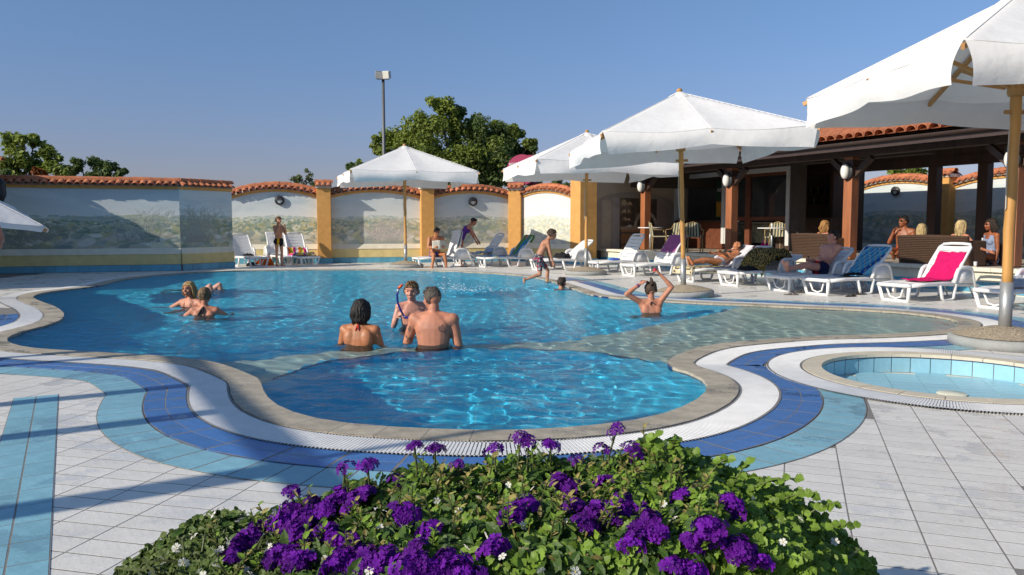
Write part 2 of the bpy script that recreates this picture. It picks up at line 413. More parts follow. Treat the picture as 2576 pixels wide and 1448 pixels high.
# small round pool
def circ_pts(r, n): a = np.arange(n)*2*math.pi/n; return np.stack([SC[0]+r*np.cos(a), SC[1]+r*np.sin(a)], 1)
grate('round_pool_grate', circ_pts(SR+.152, 180), circ_pts(SR+.448, 180), .014, .74, np.ones(180, bool), int(2*math.pi*(SR+.44)/.0215))
a_, b_ = circ_pts(SR-.01, 72), circ_pts(SR+.15, 72)
rc = MB()
for i in range(72): j = (i+1) % 72; rc.add([(*a_[i], .009), (*b_[i], .009), (*b_[j], .009), (*a_[j], .009)], [(0, 1, 2, 3)])
rc = rc.build('round_pool_coping', M['grout_light'], kind='structure')
for i in range(0, 72, 3):
    o = MB(); cx = (a_[i]+b_[i]+b_[(i+3) % 72]+a_[(i+3) % 72])/4
    for k in range(3):
        j = (i+k) % 72; j2 = (j+1) % 72
        q = [p-cx for p in (a_[j], b_[j], b_[j2], a_[j2])]
        if k == 0: q[0] = q[0]+(q[3]-q[0])*.06; q[1] = q[1]+(q[2]-q[1])*.06
        o.add([(p[0], p[1], -.03) for p in q]+[(p[0], p[1], 0) for p in q], [(4, 5, 6, 7), (0, 4, 7, 3), (1, 2, 6, 5)]+([(0, 1, 5, 4)] if k == 0 else [])+([(2, 3, 7, 6)] if k == 2 else []))
    o.build('coping_stone', M['cream_tile'], rc, loc=(cx[0], cx[1], .018))
basin = MB(); RD = -.165
wp = circ_pts(SR+.012, 96)
for i in range(96): j = (i+1) % 96; basin.add([(*wp[i], RD), (*wp[j], RD), (*wp[j], .0), (*wp[i], .0)], [(0, 3, 2, 1)])
basin.add([(SC[0]+(SR+.012)*math.cos(i*2*math.pi/96), SC[1]+(SR+.012)*math.sin(i*2*math.pi/96), RD) for i in range(96)], [tuple(range(96))])
basin = basin.build('round_pool_basin', M['grout_light'], kind='structure')
nl = MB()
for i in range(96):
    j = (i+1) % 96; q = circ_pts(SR-.003, 96); nl.add([(*q[i], -.02), (*q[j], -.02), (*q[j], .012), (*q[i], .012)], [(0, 3, 2, 1)])
nl.build('waterline_tile', M['navy'], basin)
for i in range(36):   # wall tiles
    a0, a1 = (i+.02)/36*2*math.pi, (i+.98)/36*2*math.pi; o = MB(); vs = []
    for a in np.linspace(a0, a1, 4):
        for r_, z in ((SR+.02, RD), (SR, RD+.004), (SR, -.024), (SR+.02, -.024)): vs.append((SC[0]+r_*math.cos(a), SC[1]+r_*math.sin(a), z))
    fs = [(4*k+m, 4*k+m+1, 4*k+m+5, 4*k+m+4) for k in range(3) for m in range(3)]
    o.add(vs, fs).build('wall_tile', M['pool_lblue'], basin)
ft = tile_mesh(.262, .128, .008, M['pool_lblue'])
for i in range(-9, 10):
    for j in range(-9, 10):
        a = R(-19.5); x = i*.268*math.cos(a)-j*.134*math.sin(a); y = i*.268*math.sin(a)+j*.134*math.cos(a)
        if math.hypot(x, y) < SR-.03: inst(ft, 'floor_tile', basin, (SC[0]+x, SC[1]+y, RD+.006), (0, 0, a))
dp = G(2395, 992, RD+.01)
dr = MB().lathe([(.001, 0), (.115, 0), (.12, .004), (.11, .012), (.0, .016)], (0, 0, 0), 28).build('drain_cover', pm('drain_plastic', (.62, .62, .5), .5, .08), basin, True, loc=(dp.x, dp.y, RD+.008))
# ------------------------------------------------------------------ main pool basin and water
LC, LR = np.array((-.165, 6.42)), 1.70      # round bay near the camera
lob = edge[(edge[:, 1] < 6.3) & (np.abs(edge[:, 0]) < 2)]
# least squares circle through the near bay
Am = np.stack([2*lob[:, 0], 2*lob[:, 1], np.ones(len(lob))], 1); bm_ = (lob[:, :2]**2).sum(1)
sol = np.linalg.lstsq(Am, bm_, rcond=None)[0]; LC = sol[:2]; LR = math.sqrt(sol[2]+LC@LC)
print('bay', LC, LR)
WL = -.006          # water level
step = .09
xs = np.arange(E2[:, 0].min()-.1, E2[:, 0].max()+.2, step); ys = np.arange(E2[:, 1].min()-.1, E2[:, 1].max()+.2, step)
XX, YY = np.meshgrid(xs, ys); P_ = np.stack([XX.ravel(), YY.ravel()], 1)
SD = sdist(P_).reshape(XX.shape)
inlob = np.hypot(XX-LC[0], YY-LC[1]) < LR+.02
sb = [G(*p) for p in ((480, 908), (640, 896), (820, 874), (1000, 860), (1200, 853), (1420, 843), (1560, 824), (1700, 798), (1800, 780), (1900, 765))]
shelfy = np.interp(XX, [p.x for p in sb], [p.y for p in sb], left=0)
# smooth step from the sunny ledge down into the deep part
t = np.clip((shelfy-YY)/.25, -8, 1); right = np.clip((XX-1.6)/3.0, 0, 1)
ledge = -.20-.14*np.clip((YY-LC[1]-1.2)/1.2, 0, 1)
ledge = np.where(XX > 3.4, -.24, ledge); ledge = np.where(XX > 4.5, -.16, ledge)
deep = -.70+0*XX
wgt = np.clip(t/1.+0.0, -1.6, 0)/-1.6
fl = ledge+(deep-ledge)*np.clip(wgt/(.5+.9*right), 0, 1)
fl = np.where(inlob, -.50, fl); fl = np.maximum(fl, -.11+.50*np.minimum(SD, 0))
idx = -np.ones(XX.shape, int); mb = MB(); k = 0
use = SD < .16
ids = np.argwhere(use); idx[use] = np.arange(len(ids)); mb.v = [(XX[i, j], YY[i, j], fl[i, j]) for i, j in ids]
a, b, c, d = idx[:-1, :-1], idx[:-1, 1:], idx[1:, 1:], idx[1:, :-1]
ok = (a >= 0) & (b >= 0) & (c >= 0) & (d >= 0)
isl = (~inlob) & (YY < shelfy+.1)
mi = isl[:-1, :-1] & isl[1:, 1:] & isl[1:, :-1] & isl[:-1, 1:]
mb.f = [tuple(q) for q in np.stack([a[ok], b[ok], c[ok], d[ok]], 1).tolist()]; mb.m = mi[ok].astype(int).tolist()
def floor_tile(name, c1, c2, g, sc_=4.):
    m, n, l, b = newmat(name); tc = n.new('ShaderNodeTexCoord'); br = n.new('ShaderNodeTexBrick')
    br.inputs['Scale'].default_value = sc_; br.inputs['Mortar Size'].default_value = .012; br.offset = 0
    for k, c in (('Color1', c1), ('Color2', c2), ('Mortar', g)): br.inputs[k].default_value = (*c, 1)
    l.new(tc.outputs['Object'], br.inputs['Vector']); l.new(br.outputs['Color'], b.inputs['Base Color']); b.inputs['Roughness'].default_value = .5
    return m
pf = mb.build('pool_floor', [floor_tile('pool_floor_tile', (.055, .60, .90), (.065, .63, .92), (.26, .7, .86)), floor_tile('ledge_tile', (.60, .60, .52), (.64, .63, .55), (.48, .48, .43), 3.7)])
pf['kind'] = 'structure'; pf.cycles.is_caustics_receiver = True
wall = MB(); q = ring(.004); wq = ring(-.006)
for i in range(NE):
    j = (i+1) % NE
    wall.add([(*q[i], -1.2), (*q[j], -1.2), (*q[j], -.05), (*q[i], -.05)], [(0, 1, 2, 3)], 0)
    wall.add([(*wq[i], -.09), (*wq[j], -.09), (*wq[j], .012), (*wq[i], .012)], [(0, 1, 2, 3)], 1)
pw = wall.build('pool_wall', [floor_tile('pool_side_tile', (.12, .56, .84), (.13, .58, .86), (.3, .6, .7)), M['navy']]); pw['kind'] = 'structure'; pw.cycles.is_caustics_receiver = True
# steps' dark nosing lines in the right bay and round the bay's rim
ns = MB()
for pts in ([(2040, 780), (2075, 790), (2130, 800), (2230, 806), (2330, 812)], [(1900, 772), (1925, 790), (1985, 806), (2080, 818), (2190, 826)]):
    P0 = [G(x, y, -.20) for x, y in pts]
    ns.tube(resample(P0, .08, False).tolist(), .022, 5)
arc = [(LC[0]+(LR+.03)*math.cos(a), LC[1]+(LR+.03)*math.sin(a)) for a in np.linspace(R(5), R(175), 60)]
arc = [p for p in arc if sdist([p])[0] < .0]
ns.tube([(x, y, -.20+.002) for x, y in arc], .022, 5)
ns.build('step_nosing', M['navy'], kind='structure')

# water surface: sum of small travelling ripples, denser mesh, drawn as air-water boundary
step = .029
xs = np.arange(E2[:, 0].min()-.1, E2[:, 0].max()+.1, step); ys = np.arange(E2[:, 1].min()-.1, E2[:, 1].max()+.1, step)
XX, YY = np.meshgrid(xs, ys)
SDc = None
import itertools
gx = np.arange(0, len(xs), 4); gy = np.arange(0, len(ys), 4)
SDg = sdist(np.stack(np.meshgrid(xs[gx], ys[gy]), -1).reshape(-1, 2)).reshape(len(gy), len(gx))
SDr = np.stack([np.interp(xs, xs[gx], row) for row in SDg]); SDf = np.stack([np.interp(ys, ys[gy], SDr[:, j]) for j in range(len(xs))], 1)
Z = np.zeros_like(XX); wr = np.random.default_rng(11)
calm = .75+.25*np.clip((YY-5)/5, 0, 1)
for i in range(64):
    lam = .16*2**(wr.random()*3.3); th = wr.normal(.9, 1.1); kk = 2*math.pi/lam; am = .0024*lam**.95*(1 if lam < .9 else .55)
    wx = XX+.12*np.sin(1.3*YY+i); wy = YY+.12*np.sin(1.1*XX+2*i)
    env = .6+.4*np.sin(.7*XX*math.cos(i)+.9*YY*math.sin(i)+i*1.7)
    Z += am*env*np.sin(kk*(wx*math.cos(th)+wy*math.sin(th))+wr.random()*6.28)
def rings(px, py, amp, lam, rad):
    global Z
    r = np.hypot(XX-px, YY-py); Z += 1.35*amp*np.exp(-(r/rad)**2)*np.sin(2*math.pi*r/lam)
for x, y, w_, am, ra in ((903, 868, 0, .010, .9), (1095, 868, 0, .011, 1.0), (1035, 822, 0, .008, .7), (480, 772, 0, .009, .8), (515, 795, 0, .010, .8), (1640, 787, 0, .011, .9), (1400, 722, 0, .02, 1.1), (1180, 735, 0, .03, .8), (556, 735, 0, .012, .6)):
    p = G(x, y); rings(p.x, p.y, am, .42, ra)
for i in range(34):   # short wind ripples
    lam = .125*2**(wr.random()*1.3); th = wr.normal(1.0, .8); kk = 2*math.pi/lam; env = np.clip(.55+.6*np.sin(.9*XX*math.cos(2*i)+1.3*YY*math.sin(i)+i*2.1), .1, 1.2)
    Z += (.0046-.0022*np.clip((YY-8)/4, 0, 1))*lam*env*np.sin(kk*((XX+.1*np.sin(1.7*YY+i))*math.cos(th)+(YY+.1*np.sin(1.3*XX+i))*math.sin(th))+wr.random()*6.28)
Z *= calm*(1-.50*np.clip((YY-8)/3, 0, 1))
use = SDf < .05
idx = -np.ones(XX.shape, int); ids = np.argwhere(use); idx[use] = np.arange(len(ids))
a, b, c, d = idx[:-1, :-1], idx[:-1, 1:], idx[1:, 1:], idx[1:, :-1]; ok = (a >= 0) & (b >= 0) & (c >= 0) & (d >= 0)
V = np.stack([XX[use], YY[use], WL+Z[use]], 1); Fq = np.stack([a[ok], b[ok], c[ok], d[ok]], 1)
me = bpy.data.meshes.new('water'); me.from_pydata(V.tolist(), [], Fq.tolist()); me.polygons.foreach_set('use_smooth', [True]*len(Fq)); me.update()
water = bpy.data.objects.new('water', me); C.objects.link(water); water['kind'] = 'structure'; water.cycles.is_caustics_caster = True
m = bpy.data.materials.new('pool_water'); m.use_nodes = True; n, l = m.node_tree.nodes, m.node_tree.links; n.clear()
out = n.new('ShaderNodeOutputMaterial'); lw = n.new('ShaderNodeLayerWeight'); lw.inputs[0].default_value = .5
pw_ = n.new('ShaderNodeMath'); pw_.operation = 'POWER'; pw_.inputs[1].default_value = 5.5
fr = n.new('ShaderNodeMath'); fr.operation = 'MULTIPLY_ADD'; fr.inputs[1].default_value = .46; fr.inputs[2].default_value = .02
l.new(lw.outputs['Facing'], pw_.inputs[0]); l.new(pw_.outputs[0], fr.inputs[0])
gl = n.new('ShaderNodeBsdfGlossy'); gl.inputs['Roughness'].default_value = .03
tcw_ = n.new('ShaderNodeTexCoord'); rn = n.new('ShaderNodeTexNoise'); rn.inputs['Scale'].default_value = 9; rn.inputs['Detail'].default_value = 4; l.new(tcw_.outputs['Object'], rn.inputs[0])
rbp = n.new('ShaderNodeBump'); rbp.inputs['Strength'].default_value = .5; rbp.inputs['Distance'].default_value = .03; l.new(rn.outputs['Fac'], rbp.inputs['Height'])
l.new(rbp.outputs[0], gl.inputs['Normal']); l.new(rbp.outputs[0], lw.inputs['Normal'])
rf = n.new('ShaderNodeBsdfRefraction'); rf.inputs['IOR'].default_value = 1.33; rf.inputs['Roughness'].default_value = 0; rf.inputs[0].default_value = (.84, .985, 1, 1)
tr = n.new('ShaderNodeBsdfTransparent'); tr.inputs[0].default_value = (.84, .985, 1, 1)
m2 = n.new('ShaderNodeMixShader'); m2.inputs[0].default_value = .1; l.new(rf.outputs[0], m2.inputs[1]); l.new(tr.outputs[0], m2.inputs[2])
mx = n.new('ShaderNodeMixShader'); l.new(fr.outputs[0], mx.inputs[0]); l.new(m2.outputs[0], mx.inputs[1]); l.new(gl.outputs[0], mx.inputs[2]); l.new(mx.outputs[0], out.inputs[0])
me.materials.append(m)
# ------------------------------------------------------------------ garden walls with murals and tiled caps
M['terracotta'] = pm('terracotta', (.46, .135, .055), .85, .35, 9, .35, 30, rnd=.16, col2=(.55, .20, .09))
M['mortar'] = pm('mortar', (.55, .50, .44), .95, .2, 14, .5, 20)
M['orange_wall'] = pm('orange_render', (.60, .31, .09), .9, .12, 5, .35, 45)
M['ochre'] = pm('ochre_render', (.66, .53, .24), .9, .1, 4, .3, 40)
M['cream'] = pm('cream_render', (.70, .65, .52), .9, .08, 4, .2, 40)
M['base_tile'] = pm('base_tile', (.10, .34, .47), .35, .12, 9, .06, rnd=.12)
M['plaster'] = pm('plaster', (.62, .62, .58), .9, .06, 4, .2, 30)
M['iron'] = pm('dark_iron', (.03, .03, .032), .5, .2, 10, metal=.3)
M['mural'] = vcmat('mural_paint', .85, .2, 25)

def barrel(r0, r1, L, mat, th=.013, n=7):
    """half-round roof tile along +y, wide end at y=0"""
    vs = []
    for y, r in ((0, r0), (L, r1)):
        for rr in (r, r-th):
            for k in range(n):
                a = math.pi*(k/(n-1)); vs.append((rr*math.cos(a), y, rr*math.sin(a)*.92))
    fs = []; o = lambda e, s, k: (e*2+s)*n+k
    for k in range(n-1):
        fs.append((o(0, 0, k), o(0, 0, k+1), o(1, 0, k+1), o(1, 0, k))); fs.append((o(0, 1, k), o(1, 1, k), o(1, 1, k+1), o(0, 1, k+1)))
        fs.append((o(0, 0, k), o(0, 1, k), o(0, 1, k+1), o(0, 0, k+1)))
        fs.append((o(1, 0, k), o(1, 0, k+1), o(1, 1, k+1), o(1, 1, k)))
    mb = MB(); mb.add(vs, fs); return mb.mesh('roof_tile', mat, False)
tile_front = barrel(.088, .072, .34, M['terracotta']); tile_ridge = barrel(.125, .11, .42, M['terracotta'], .015)

def blobs(img, n, hx, pal, y0, y1, s0, s1, r, elong=(1., 2.2), al=(.45, .95), ang=.5):
    H, W, _ = img.shape
    for _ in range(n):
        t = r.random(); y = y0+(y1-y0)*t; cy = int(y*H); cx = int(r.random()*W); s = (s0+(s1-s0)*t)*H*r.uniform(.5, 1.4)
        rx, ry = s*r.uniform(*elong), s; c = np.array(pal[r.integers(len(pal))])*r.uniform(.8, 1.2); a = r.normal(0, ang); al_ = r.uniform(*al)
        m = int(max(rx, ry)+2); ya, yb, xa, xb = max(0, cy-m), min(H, cy+m), max(0, cx-m), min(W, cx+m)
        if ya >= yb or xa >= xb: continue
        gy, gx = np.mgrid[ya:yb, xa:xb]; u = (gx-cx)*math.cos(a)+(gy-cy)*math.sin(a); v = -(gx-cx)*math.sin(a)+(gy-cy)*math.cos(a)
        k = np.clip(3.5*(1-(u/rx)**2-(v/ry)**2), 0, 1)*al_; img[ya:yb, xa:xb] = img[ya:yb, xa:xb]*(1-k[..., None])+c*k[..., None]
def shrub(img, cx, y0, h, spread, col, leafc, r, n=60, leaves=10):
    """painted bush of thin branches with small leaves; y up"""
    H, W, _ = img.shape
    for b in range(n):
        x, y = cx+r.normal(0, spread*.25)*W, y0*H; a = math.pi/2+r.normal(0, .38); L = h*H*r.uniform(.45, 1.); st = int(L)
        for k in range(st):
            x += math.cos(a); y += math.sin(a); a += r.normal(0, .07)
            i, j = int(y), int(x)
            if 0 <= i < H and 0 <= j < W: img[i, j] = img[i, j]*.45+np.array(col)*.55
            if k > st*.3 and r.random() < leaves/20:
                di, dj = r.integers(-2, 3), r.integers(-3, 4); i2, j2 = i+di, j+dj
                if 0 <= i2 < H-1 and 0 <= j2 < W-1: img[i2:i2+2, j2:j2+1] = img[i2:i2+2, j2:j2+1]*.35+np.array(leafc)*.65*r.uniform(.8, 1.2)
def landscape(W, H, seed, pale=0., bushes=()):
    r = np.random.default_rng(seed); img = np.zeros((H, W, 3)); y = np.linspace(0, 1, H)[:, None, None]
    top, low = np.array((.42, .53, .58)), np.array((.66, .68, .66))
    img[:] = low+(top-low)*np.clip((y-.5)/.5, 0, 1)
    blobs(img, 90, W, [(.62, .66, .66), (.38, .49, .55), (.55, .58, .60)], .62, 1., .03, .08, r, (1.5, 4), (.08, .25), .2)
    hz = .52+.035*np.sin(np.linspace(0, 5+seed % 3, W)+seed)+.012*np.sin(np.linspace(0, 31, W))
    for j in range(W):
        k = int(hz[j]*H); img[:k, j] = (.40, .43, .31)
    far = [(.27, .37, .36), (.36, .44, .40), (.42, .48, .40), (.50, .53, .42), (.30, .40, .38), (.62, .62, .50)]
    mid = [(.11, .20, .15), (.22, .28, .12), (.12, .22, .20), (.44, .40, .17), (.60, .56, .38), (.14, .22, .17), (.66, .64, .52), (.36, .40, .30), (.42, .40, .20)]
    near_ = [(.46, .44, .32), (.58, .58, .50), (.22, .28, .15), (.09, .16, .15), (.13, .20, .18), (.42, .38, .30), (.52, .46, .22), (.66, .66, .62), (.20, .26, .26)]
    blobs(img, 350, W, far, .54, .42, .012, .022, r, (1.2, 3.2), (.5, .95), .15)
    blobs(img, 640, W, mid, .48, .2, .014, .040, r, (.8, 1.9), (.5, .95), .4)
    blobs(img, 300, W, near_, .26, -.02, .025, .06, r, (1., 2.4), (.35, .85), .5)
    for _ in range(10):   # cypresses
        cx, b, h = r.integers(0, W), r.uniform(.22, .42), r.uniform(.06, .12); c = np.array((.12, .20, .16))*r.uniform(.8, 1.5)
        for k in range(int(h*H)):
            w_ = int(1+.018*H*math.sin(math.pi*(k/(h*H))**.7)); i = int(b*H)+k; img[i, max(0, cx-w_):cx+w_] = img[i, max(0, cx-w_):cx+w_]*.3+c*.7
    for bx, by, bh, sp, lc in bushes: shrub(img, bx*W, by, bh, sp, (.22, .22, .20), lc, r, int(34*sp/.1), 9)
    img = np.clip(img*(1+r.normal(0, .03, (H, W, 1))), 0, 1)
    pale = pale+.10
    return img*(1-pale)+np.array((.78, .77, .70))*pale
def paint_grid(name, W, H, pos, img, mat, parent):
    """(W+1)x(H+1) grid of points pos(u,v) with colours"""
    u, v = np.meshgrid(np.linspace(0, 1, W), np.linspace(0, 1, H)); V = np.stack(pos(u, v), -1).reshape(-1, 3)
    idx = np.arange(W*H).reshape(H, W); F = np.stack([idx[:-1, :-1], idx[:-1, 1:], idx[1:, 1:], idx[1:, :-1]], -1).reshape(-1, 4)
    me = bpy.data.meshes.new(name); me.from_pydata(V.tolist(), [], F.tolist())
    ca = me.color_attributes.new('paint', 'FLOAT_COLOR', 'POINT'); col = np.ones((W*H, 4), np.float32); col[:, :3] = img.reshape(-1, 3); ca.data.foreach_set('color', col.ravel())
    me.materials.append(mat); o = bpy.data.objects.new(name, me); C.objects.link(o)
    if parent: o.parent = parent
    return o

def garden_wall(p0, p1, label, h, img, wlen=None, plinth=True, ends=(.0, .0), front_only=True):
    """p0 to p1 left to right as seen from the pool; local -y faces the pool; h(u) top of the plaster"""
    p0, p1 = Vector((*p0, 0)), Vector((*p1, 0)); L = (p1-p0).length; d = (p1-p0)/L
    root = empty('garden_wall', p0, math.atan2(d.y, d.x)); tag(root, label, 'wall', 'garden walls round the pool'); zb = .60 if plinth else .02
    H, W, _ = img.shape
    paint_grid('mural', W, H, lambda u, v: (u*L, 0*u, zb+v*(h(u)-zb)), img, M['mural'], root)
    us = np.linspace(0, 1, 25); body = MB(); T = .22
    for a, b in zip(us, us[1:]):
        za, zb_ = h(a)-.004, h(b)-.004
        body.add([(a*L, .006, 0), (b*L, .006, 0), (b*L, T, 0), (a*L, T, 0), (a*L, .006, za), (b*L, .006, zb_), (b*L, T, zb_), (a*L, T, za)], [(0, 1, 5, 4), (2, 3, 7, 6), (4, 5, 6, 7), (0, 4, 7, 3), (1, 2, 6, 5)])
    body.build('wall_body', M['plaster'], root)
    if plinth:
        pb = MB(); pb.box((L/2, -.03, .32), (L, .056, .28)); pb.build('plinth', M['ochre'], root)
        cb = MB(); cb.add([(0, -.075, .46), (L, -.075, .46), (L, -.003, .62), (0, -.003, .62), (0, -.003, .46), (L, -.003, .46)], [(0, 1, 2, 3), (0, 4, 5, 1), (0, 3, 4), (1, 5, 2)]); cb.build('plinth_cap', M['cream'], root)
        n = max(1, int(L/.25)); w_ = L/n; tm = MB().box((0, 0, 0), (w_-.006, .02, .165)).mesh('base_tile', M['base_tile'])
        MB().box((L/2, -.05, .088), (L, .03, .175)).build('base_backing', M['grout'], root)
        for i in range(n): inst(tm, 'base_tile', root, ((i+.5)*w_, -.068, .09))
    # orange fascia following the top, mortar bed, tiles
    fa = MB(); mo = MB()
    for a, b in zip(us, us[1:]):
        za, zb_ = h(a), h(b)
        fa.add([(a*L, -.035, za-.05), (b*L, -.035, zb_-.05), (b*L, -.035, zb_+.03), (a*L, -.035, za+.03), (a*L, .0, za-.05), (b*L, .0, zb_-.05), (b*L, .0, zb_+.03), (a*L, 0, za+.03)], [(0, 1, 2, 3), (0, 4, 5, 1), (3, 2, 6, 7)])
        mo.add([(a*L, -.10, za+.028), (b*L, -.10, zb_+.028), (b*L, .11, zb_+.16), (a*L, .11, za+.16), (a*L, .32, za+.03), (b*L, .32, zb_+.03)], [(0, 1, 2, 3), (3, 2, 5, 4), (0, 4, 5, 1), ])
    fa.build('fascia', M['orange_wall'], root); mo.build('mortar_bed', M['mortar'], root)
    r = random.Random(int(p0.x*100)); n = max(2, int(round(L/.193)))
    for i in range(n):
        u = (i+.5)/n; sl = (h(min(1, u+.02))-h(max(0, u-.02)))/(L*.04)
        inst(tile_front, 'roof_tile', root, (u*L, -.17+r.uniform(-.012, .012), h(u)+.035), (R(24+r.uniform(-3, 3)), -math.atan(sl), R(r.uniform(-3, 3))))
    n = max(2, int(round(L/.37)))
    for i in range(n):
        u = (i+.06)/n; sl = (h(min(1, u+.05))-h(max(0, u-.05)))/(L*(min(1, u+.05)-max(0, u-.05)))
        o = inst(tile_ridge, 'ridge_tile', root, (u*L, .11+r.uniform(-.01, .01), h(u)+.155+r.uniform(0, .012)), (0, 0, 0))
        o.rotation_euler = Euler((math.atan(sl)+R(1), 0, -math.pi/2), 'XYZ')
    return root
flat = lambda z: (lambda u: z+0*u)
arch = lambda z, s, c=.5: (lambda u: z+s*(1-((u-c)/.5)**2))
W0, W1, W2 = (-16.2, 19.35), (-9.02, 21.7), (-8.12, 23.2)
garden_wall(W0, W1, 'long straight mural wall with a painted leafy shrub, terracotta tiles on top', flat(2.25),
    landscape(430, 170, 3, bushes=((.86, .1, .62, .2, (.40, .44, .36)), (.50, .0, .55, .20, (.10, .14, .12)), (.57, .15, .35, .12, (.16, .2, .15)))))
garden_wall(W1, W2, 'short mural wall section turned away from the sun, between the long wall and the first arch', flat(2.25),
    landscape(110, 170, 5, bushes=((.30, .1, .66, .5, (.30, .34, .27)),)))
Pp = [(-9.0, 25.5), (-6.12, 26.0), (-2.86, 26.75), (.12, 27.75), (2.0, 25.75)]
labs = ['arched mural wall behind the boy in black and yellow trunks', 'arched mural wall with a painted pinkish bush behind the farthest parasol',
        'arched mural wall behind the seated man and the loungers, with a round wall lamp', 'brightly sunlit arched mural wall beside the thick orange pillar']
bs = [((.1, .05, .4, .1, (.2, .26, .2)),), ((.62, .0, .55, .3, (.56, .42, .40)),), ((.9, .05, .3, .1, (.6, .6, .55)),), ()]
for i in range(4):
    garden_wall(Pp[i], Pp[i+1], labs[i], arch(2.10, .26), landscape(200, 150, 20+i, (0, .12, .16, .35)[i], bs[i]))
# pillars with tiled heads
def pillar(p, rz, w, z, label, cap=True):
    root = empty('orange_pillar', (p[0], p[1], 0), R(rz)); tag(root, label, 'pillar', 'orange pillars of the garden wall')
    MB().box((0, 0, z/2), (w, w, z)).build('shaft', M['orange_wall'], root, bevel=.012)
    MB().box((0, 0, .088), (w+.06, w+.06, .175)).build('base_tiles', M['base_tile'], root)
    if cap:
        MB().box((0, 0, z+.05), (w+.06, w+.06, .10)).build('mortar_bed', M['mortar'], root)
        for i in range(3):
            for s in (1, -1): inst(tile_front, 'roof_tile', root, ((i-1)*.17, -s*.33, z+.03), (R(26), 0, 0) if s > 0 else (R(26), 0, math.pi))
        inst(tile_ridge, 'ridge_tile', root, (-.28, 0, z+.17), (0, 0, -math.pi/2)); inst(tile_ridge, 'ridge_tile', root, (.0, 0, z+.175), (0, 0, -math.pi/2), (1, .7, 1))
    return root
pillar((-6.08, 25.88), 12, .44, 2.42, 'orange pillar right of the two white loungers with the colourful towel')
pillar((-2.84, 26.66), 15, .44, 2.42, 'orange pillar behind the seated man and the parasol pole')
pillar((.14, 27.62), -15, .44, 2.42, 'orange pillar between the shaded arch and the sunlit arch')
pillar((2.28, 25.5), -64, .62, 3.05, 'thick tall orange pillar at the corner of the bar', False)
# round wall lamps with an eyelid hood
def wall_lamp(p, rz, label, s=1.):
    root = empty('wall_lamp', p, rz); tag(root, label, 'wall lamp', 'round wall lamps')
    g = MB()
    for k in range(24):
        a0, a1 = 2*math.pi*k/24, 2*math.pi*(k+1)/24
        for r0, r1, y0, y1 in ((.15, .15, 0, -.07), (.15, .11, -.07, -.085), (.11, .11, -.085, -.03)):
            g.add([(r0*math.cos(a0), y0, r0*math.sin(a0)), (r0*math.cos(a1), y0, r0*math.sin(a1)), (r1*math.cos(a1), y1, r1*math.sin(a1)), (r1*math.cos(a0), y1, r1*math.sin(a0))], [(0, 1, 2, 3)])
    g.build('ring', M['iron'], root)
    lens = MB(); lens.ball((0, -.03, 0), (.112, .035, .112), 16); lens.build('lens', M['milk_glass'], root, True)
    hd = MB()
    for k in range(12):
        a0, a1 = math.pi*k/12-.15, math.pi*(k+1)/12-.15
        hd.add([(.112*math.cos(a0), -.085, .112*math.sin(a0)), (.112*math.cos(a1), -.085, .112*math.sin(a1)), (.09*math.cos(a1), -.1, .0+.1*max(0, math.sin(a1))*.2), (.09*math.cos(a0), -.1, .1*max(0, math.sin(a0))*.2)], [(0, 1, 2, 3)])
    hd.build('hood', M['iron'], root); root.scale = (s, s, s)
    return root
M['milk_glass'] = pm('milk_glass', (.72, .70, .62), .15, .05, 4)
def on_wall(i, u, z):
    a, b = Vector((*Pp[i], 0)), Vector((*Pp[i+1], 0)); d = (b-a).normalized(); return a+(b-a)*u+Vector((d.y, -d.x, 0))*.01+Vector((0, 0, z)), math.atan2(d.y, d.x)
for i, u, lab in ((0, .53, 'round black wall lamp on the arch behind the boy'), (2, .51, 'round black wall lamp on the arch above the blue towel lounger')):
    p, a = on_wall(i, u, 2.03); wall_lamp(p, a, lab)

# ------------------------------------------------------------------ floodlight mast, sign
M['steel'] = pm('galvanised_steel', (.36, .37, .38), .45, .15, 12, metal=.6)
M['dark_steel'] = pm('mast_steel', (.13, .135, .14), .55, .15, 12, metal=.3)
mast = empty('floodlight_mast', (PY(966, 380, 33).x, 33, 0)); tag(mast, 'tall floodlight mast rising behind the wall, left of the big tree', 'light mast')
mz = PY(966, 200, 33).z
MB().tube([(0, 0, 0), (0, 0, mz*.5), (0, 0, mz)], [.085, .07, .06], 12).build('mast_pole', M['dark_steel'], mast, True)
MB().box((0, 0, mz+.02), (.5, .06, .06)).build('cross_arm', M['dark_steel'], mast)
for s, rz in ((-1, 20), (1, -15)):
    h = MB().box((0, 0, 0), (.26, .22, .28)); h.box((0, -.125, 0), (.30, .03, .32)); ob = h.build('floodlight', M['steel'], mast, bevel=.02, loc=(s*.17, -.05, mz+.16)); ob.rotation_euler = (R(12), 0, R(rz))
    MB().box((0, -.143, 0), (.25, .008, .27)).build('lamp_glass', M['milk_glass'], ob)
M['maroon'] = pm('sign_maroon', (.33, .025, .085), .45, .1, 5); M['white_paint'] = pm('white_paint', (.78, .78, .76), .5, .04, 5)
sg = PY(1313, 428, 29.5); sign = empty('restaurant_sign', (sg.x, sg.y, 0), R(-14)); tag(sign, 'round maroon double-disc RESTAURANT sign behind the parasol', 'sign')
MB().tube([(0, .1, 0), (0, .1, sg.z)], .05, 10).build('sign_post', M['dark_steel'], sign, True)
for k, (dx, dy) in enumerate(((0, 0), (.22, .3))):
    d = MB(); n = 40
    for y in (-.04, .04): d.v += [(dx+.56*math.cos(2*math.pi*i/n), dy+y, sg.z+.56*math.sin(2*math.pi*i/n)) for i in range(n)]
    d.f = [tuple(range(n)), tuple(range(n, 2*n))[::-1]]+[(i, n+i, n+(i+1) % n, (i+1) % n) for i in range(n)]; d.m = [0]*len(d.f)
    d.build('sign_disc', M['maroon'], sign)
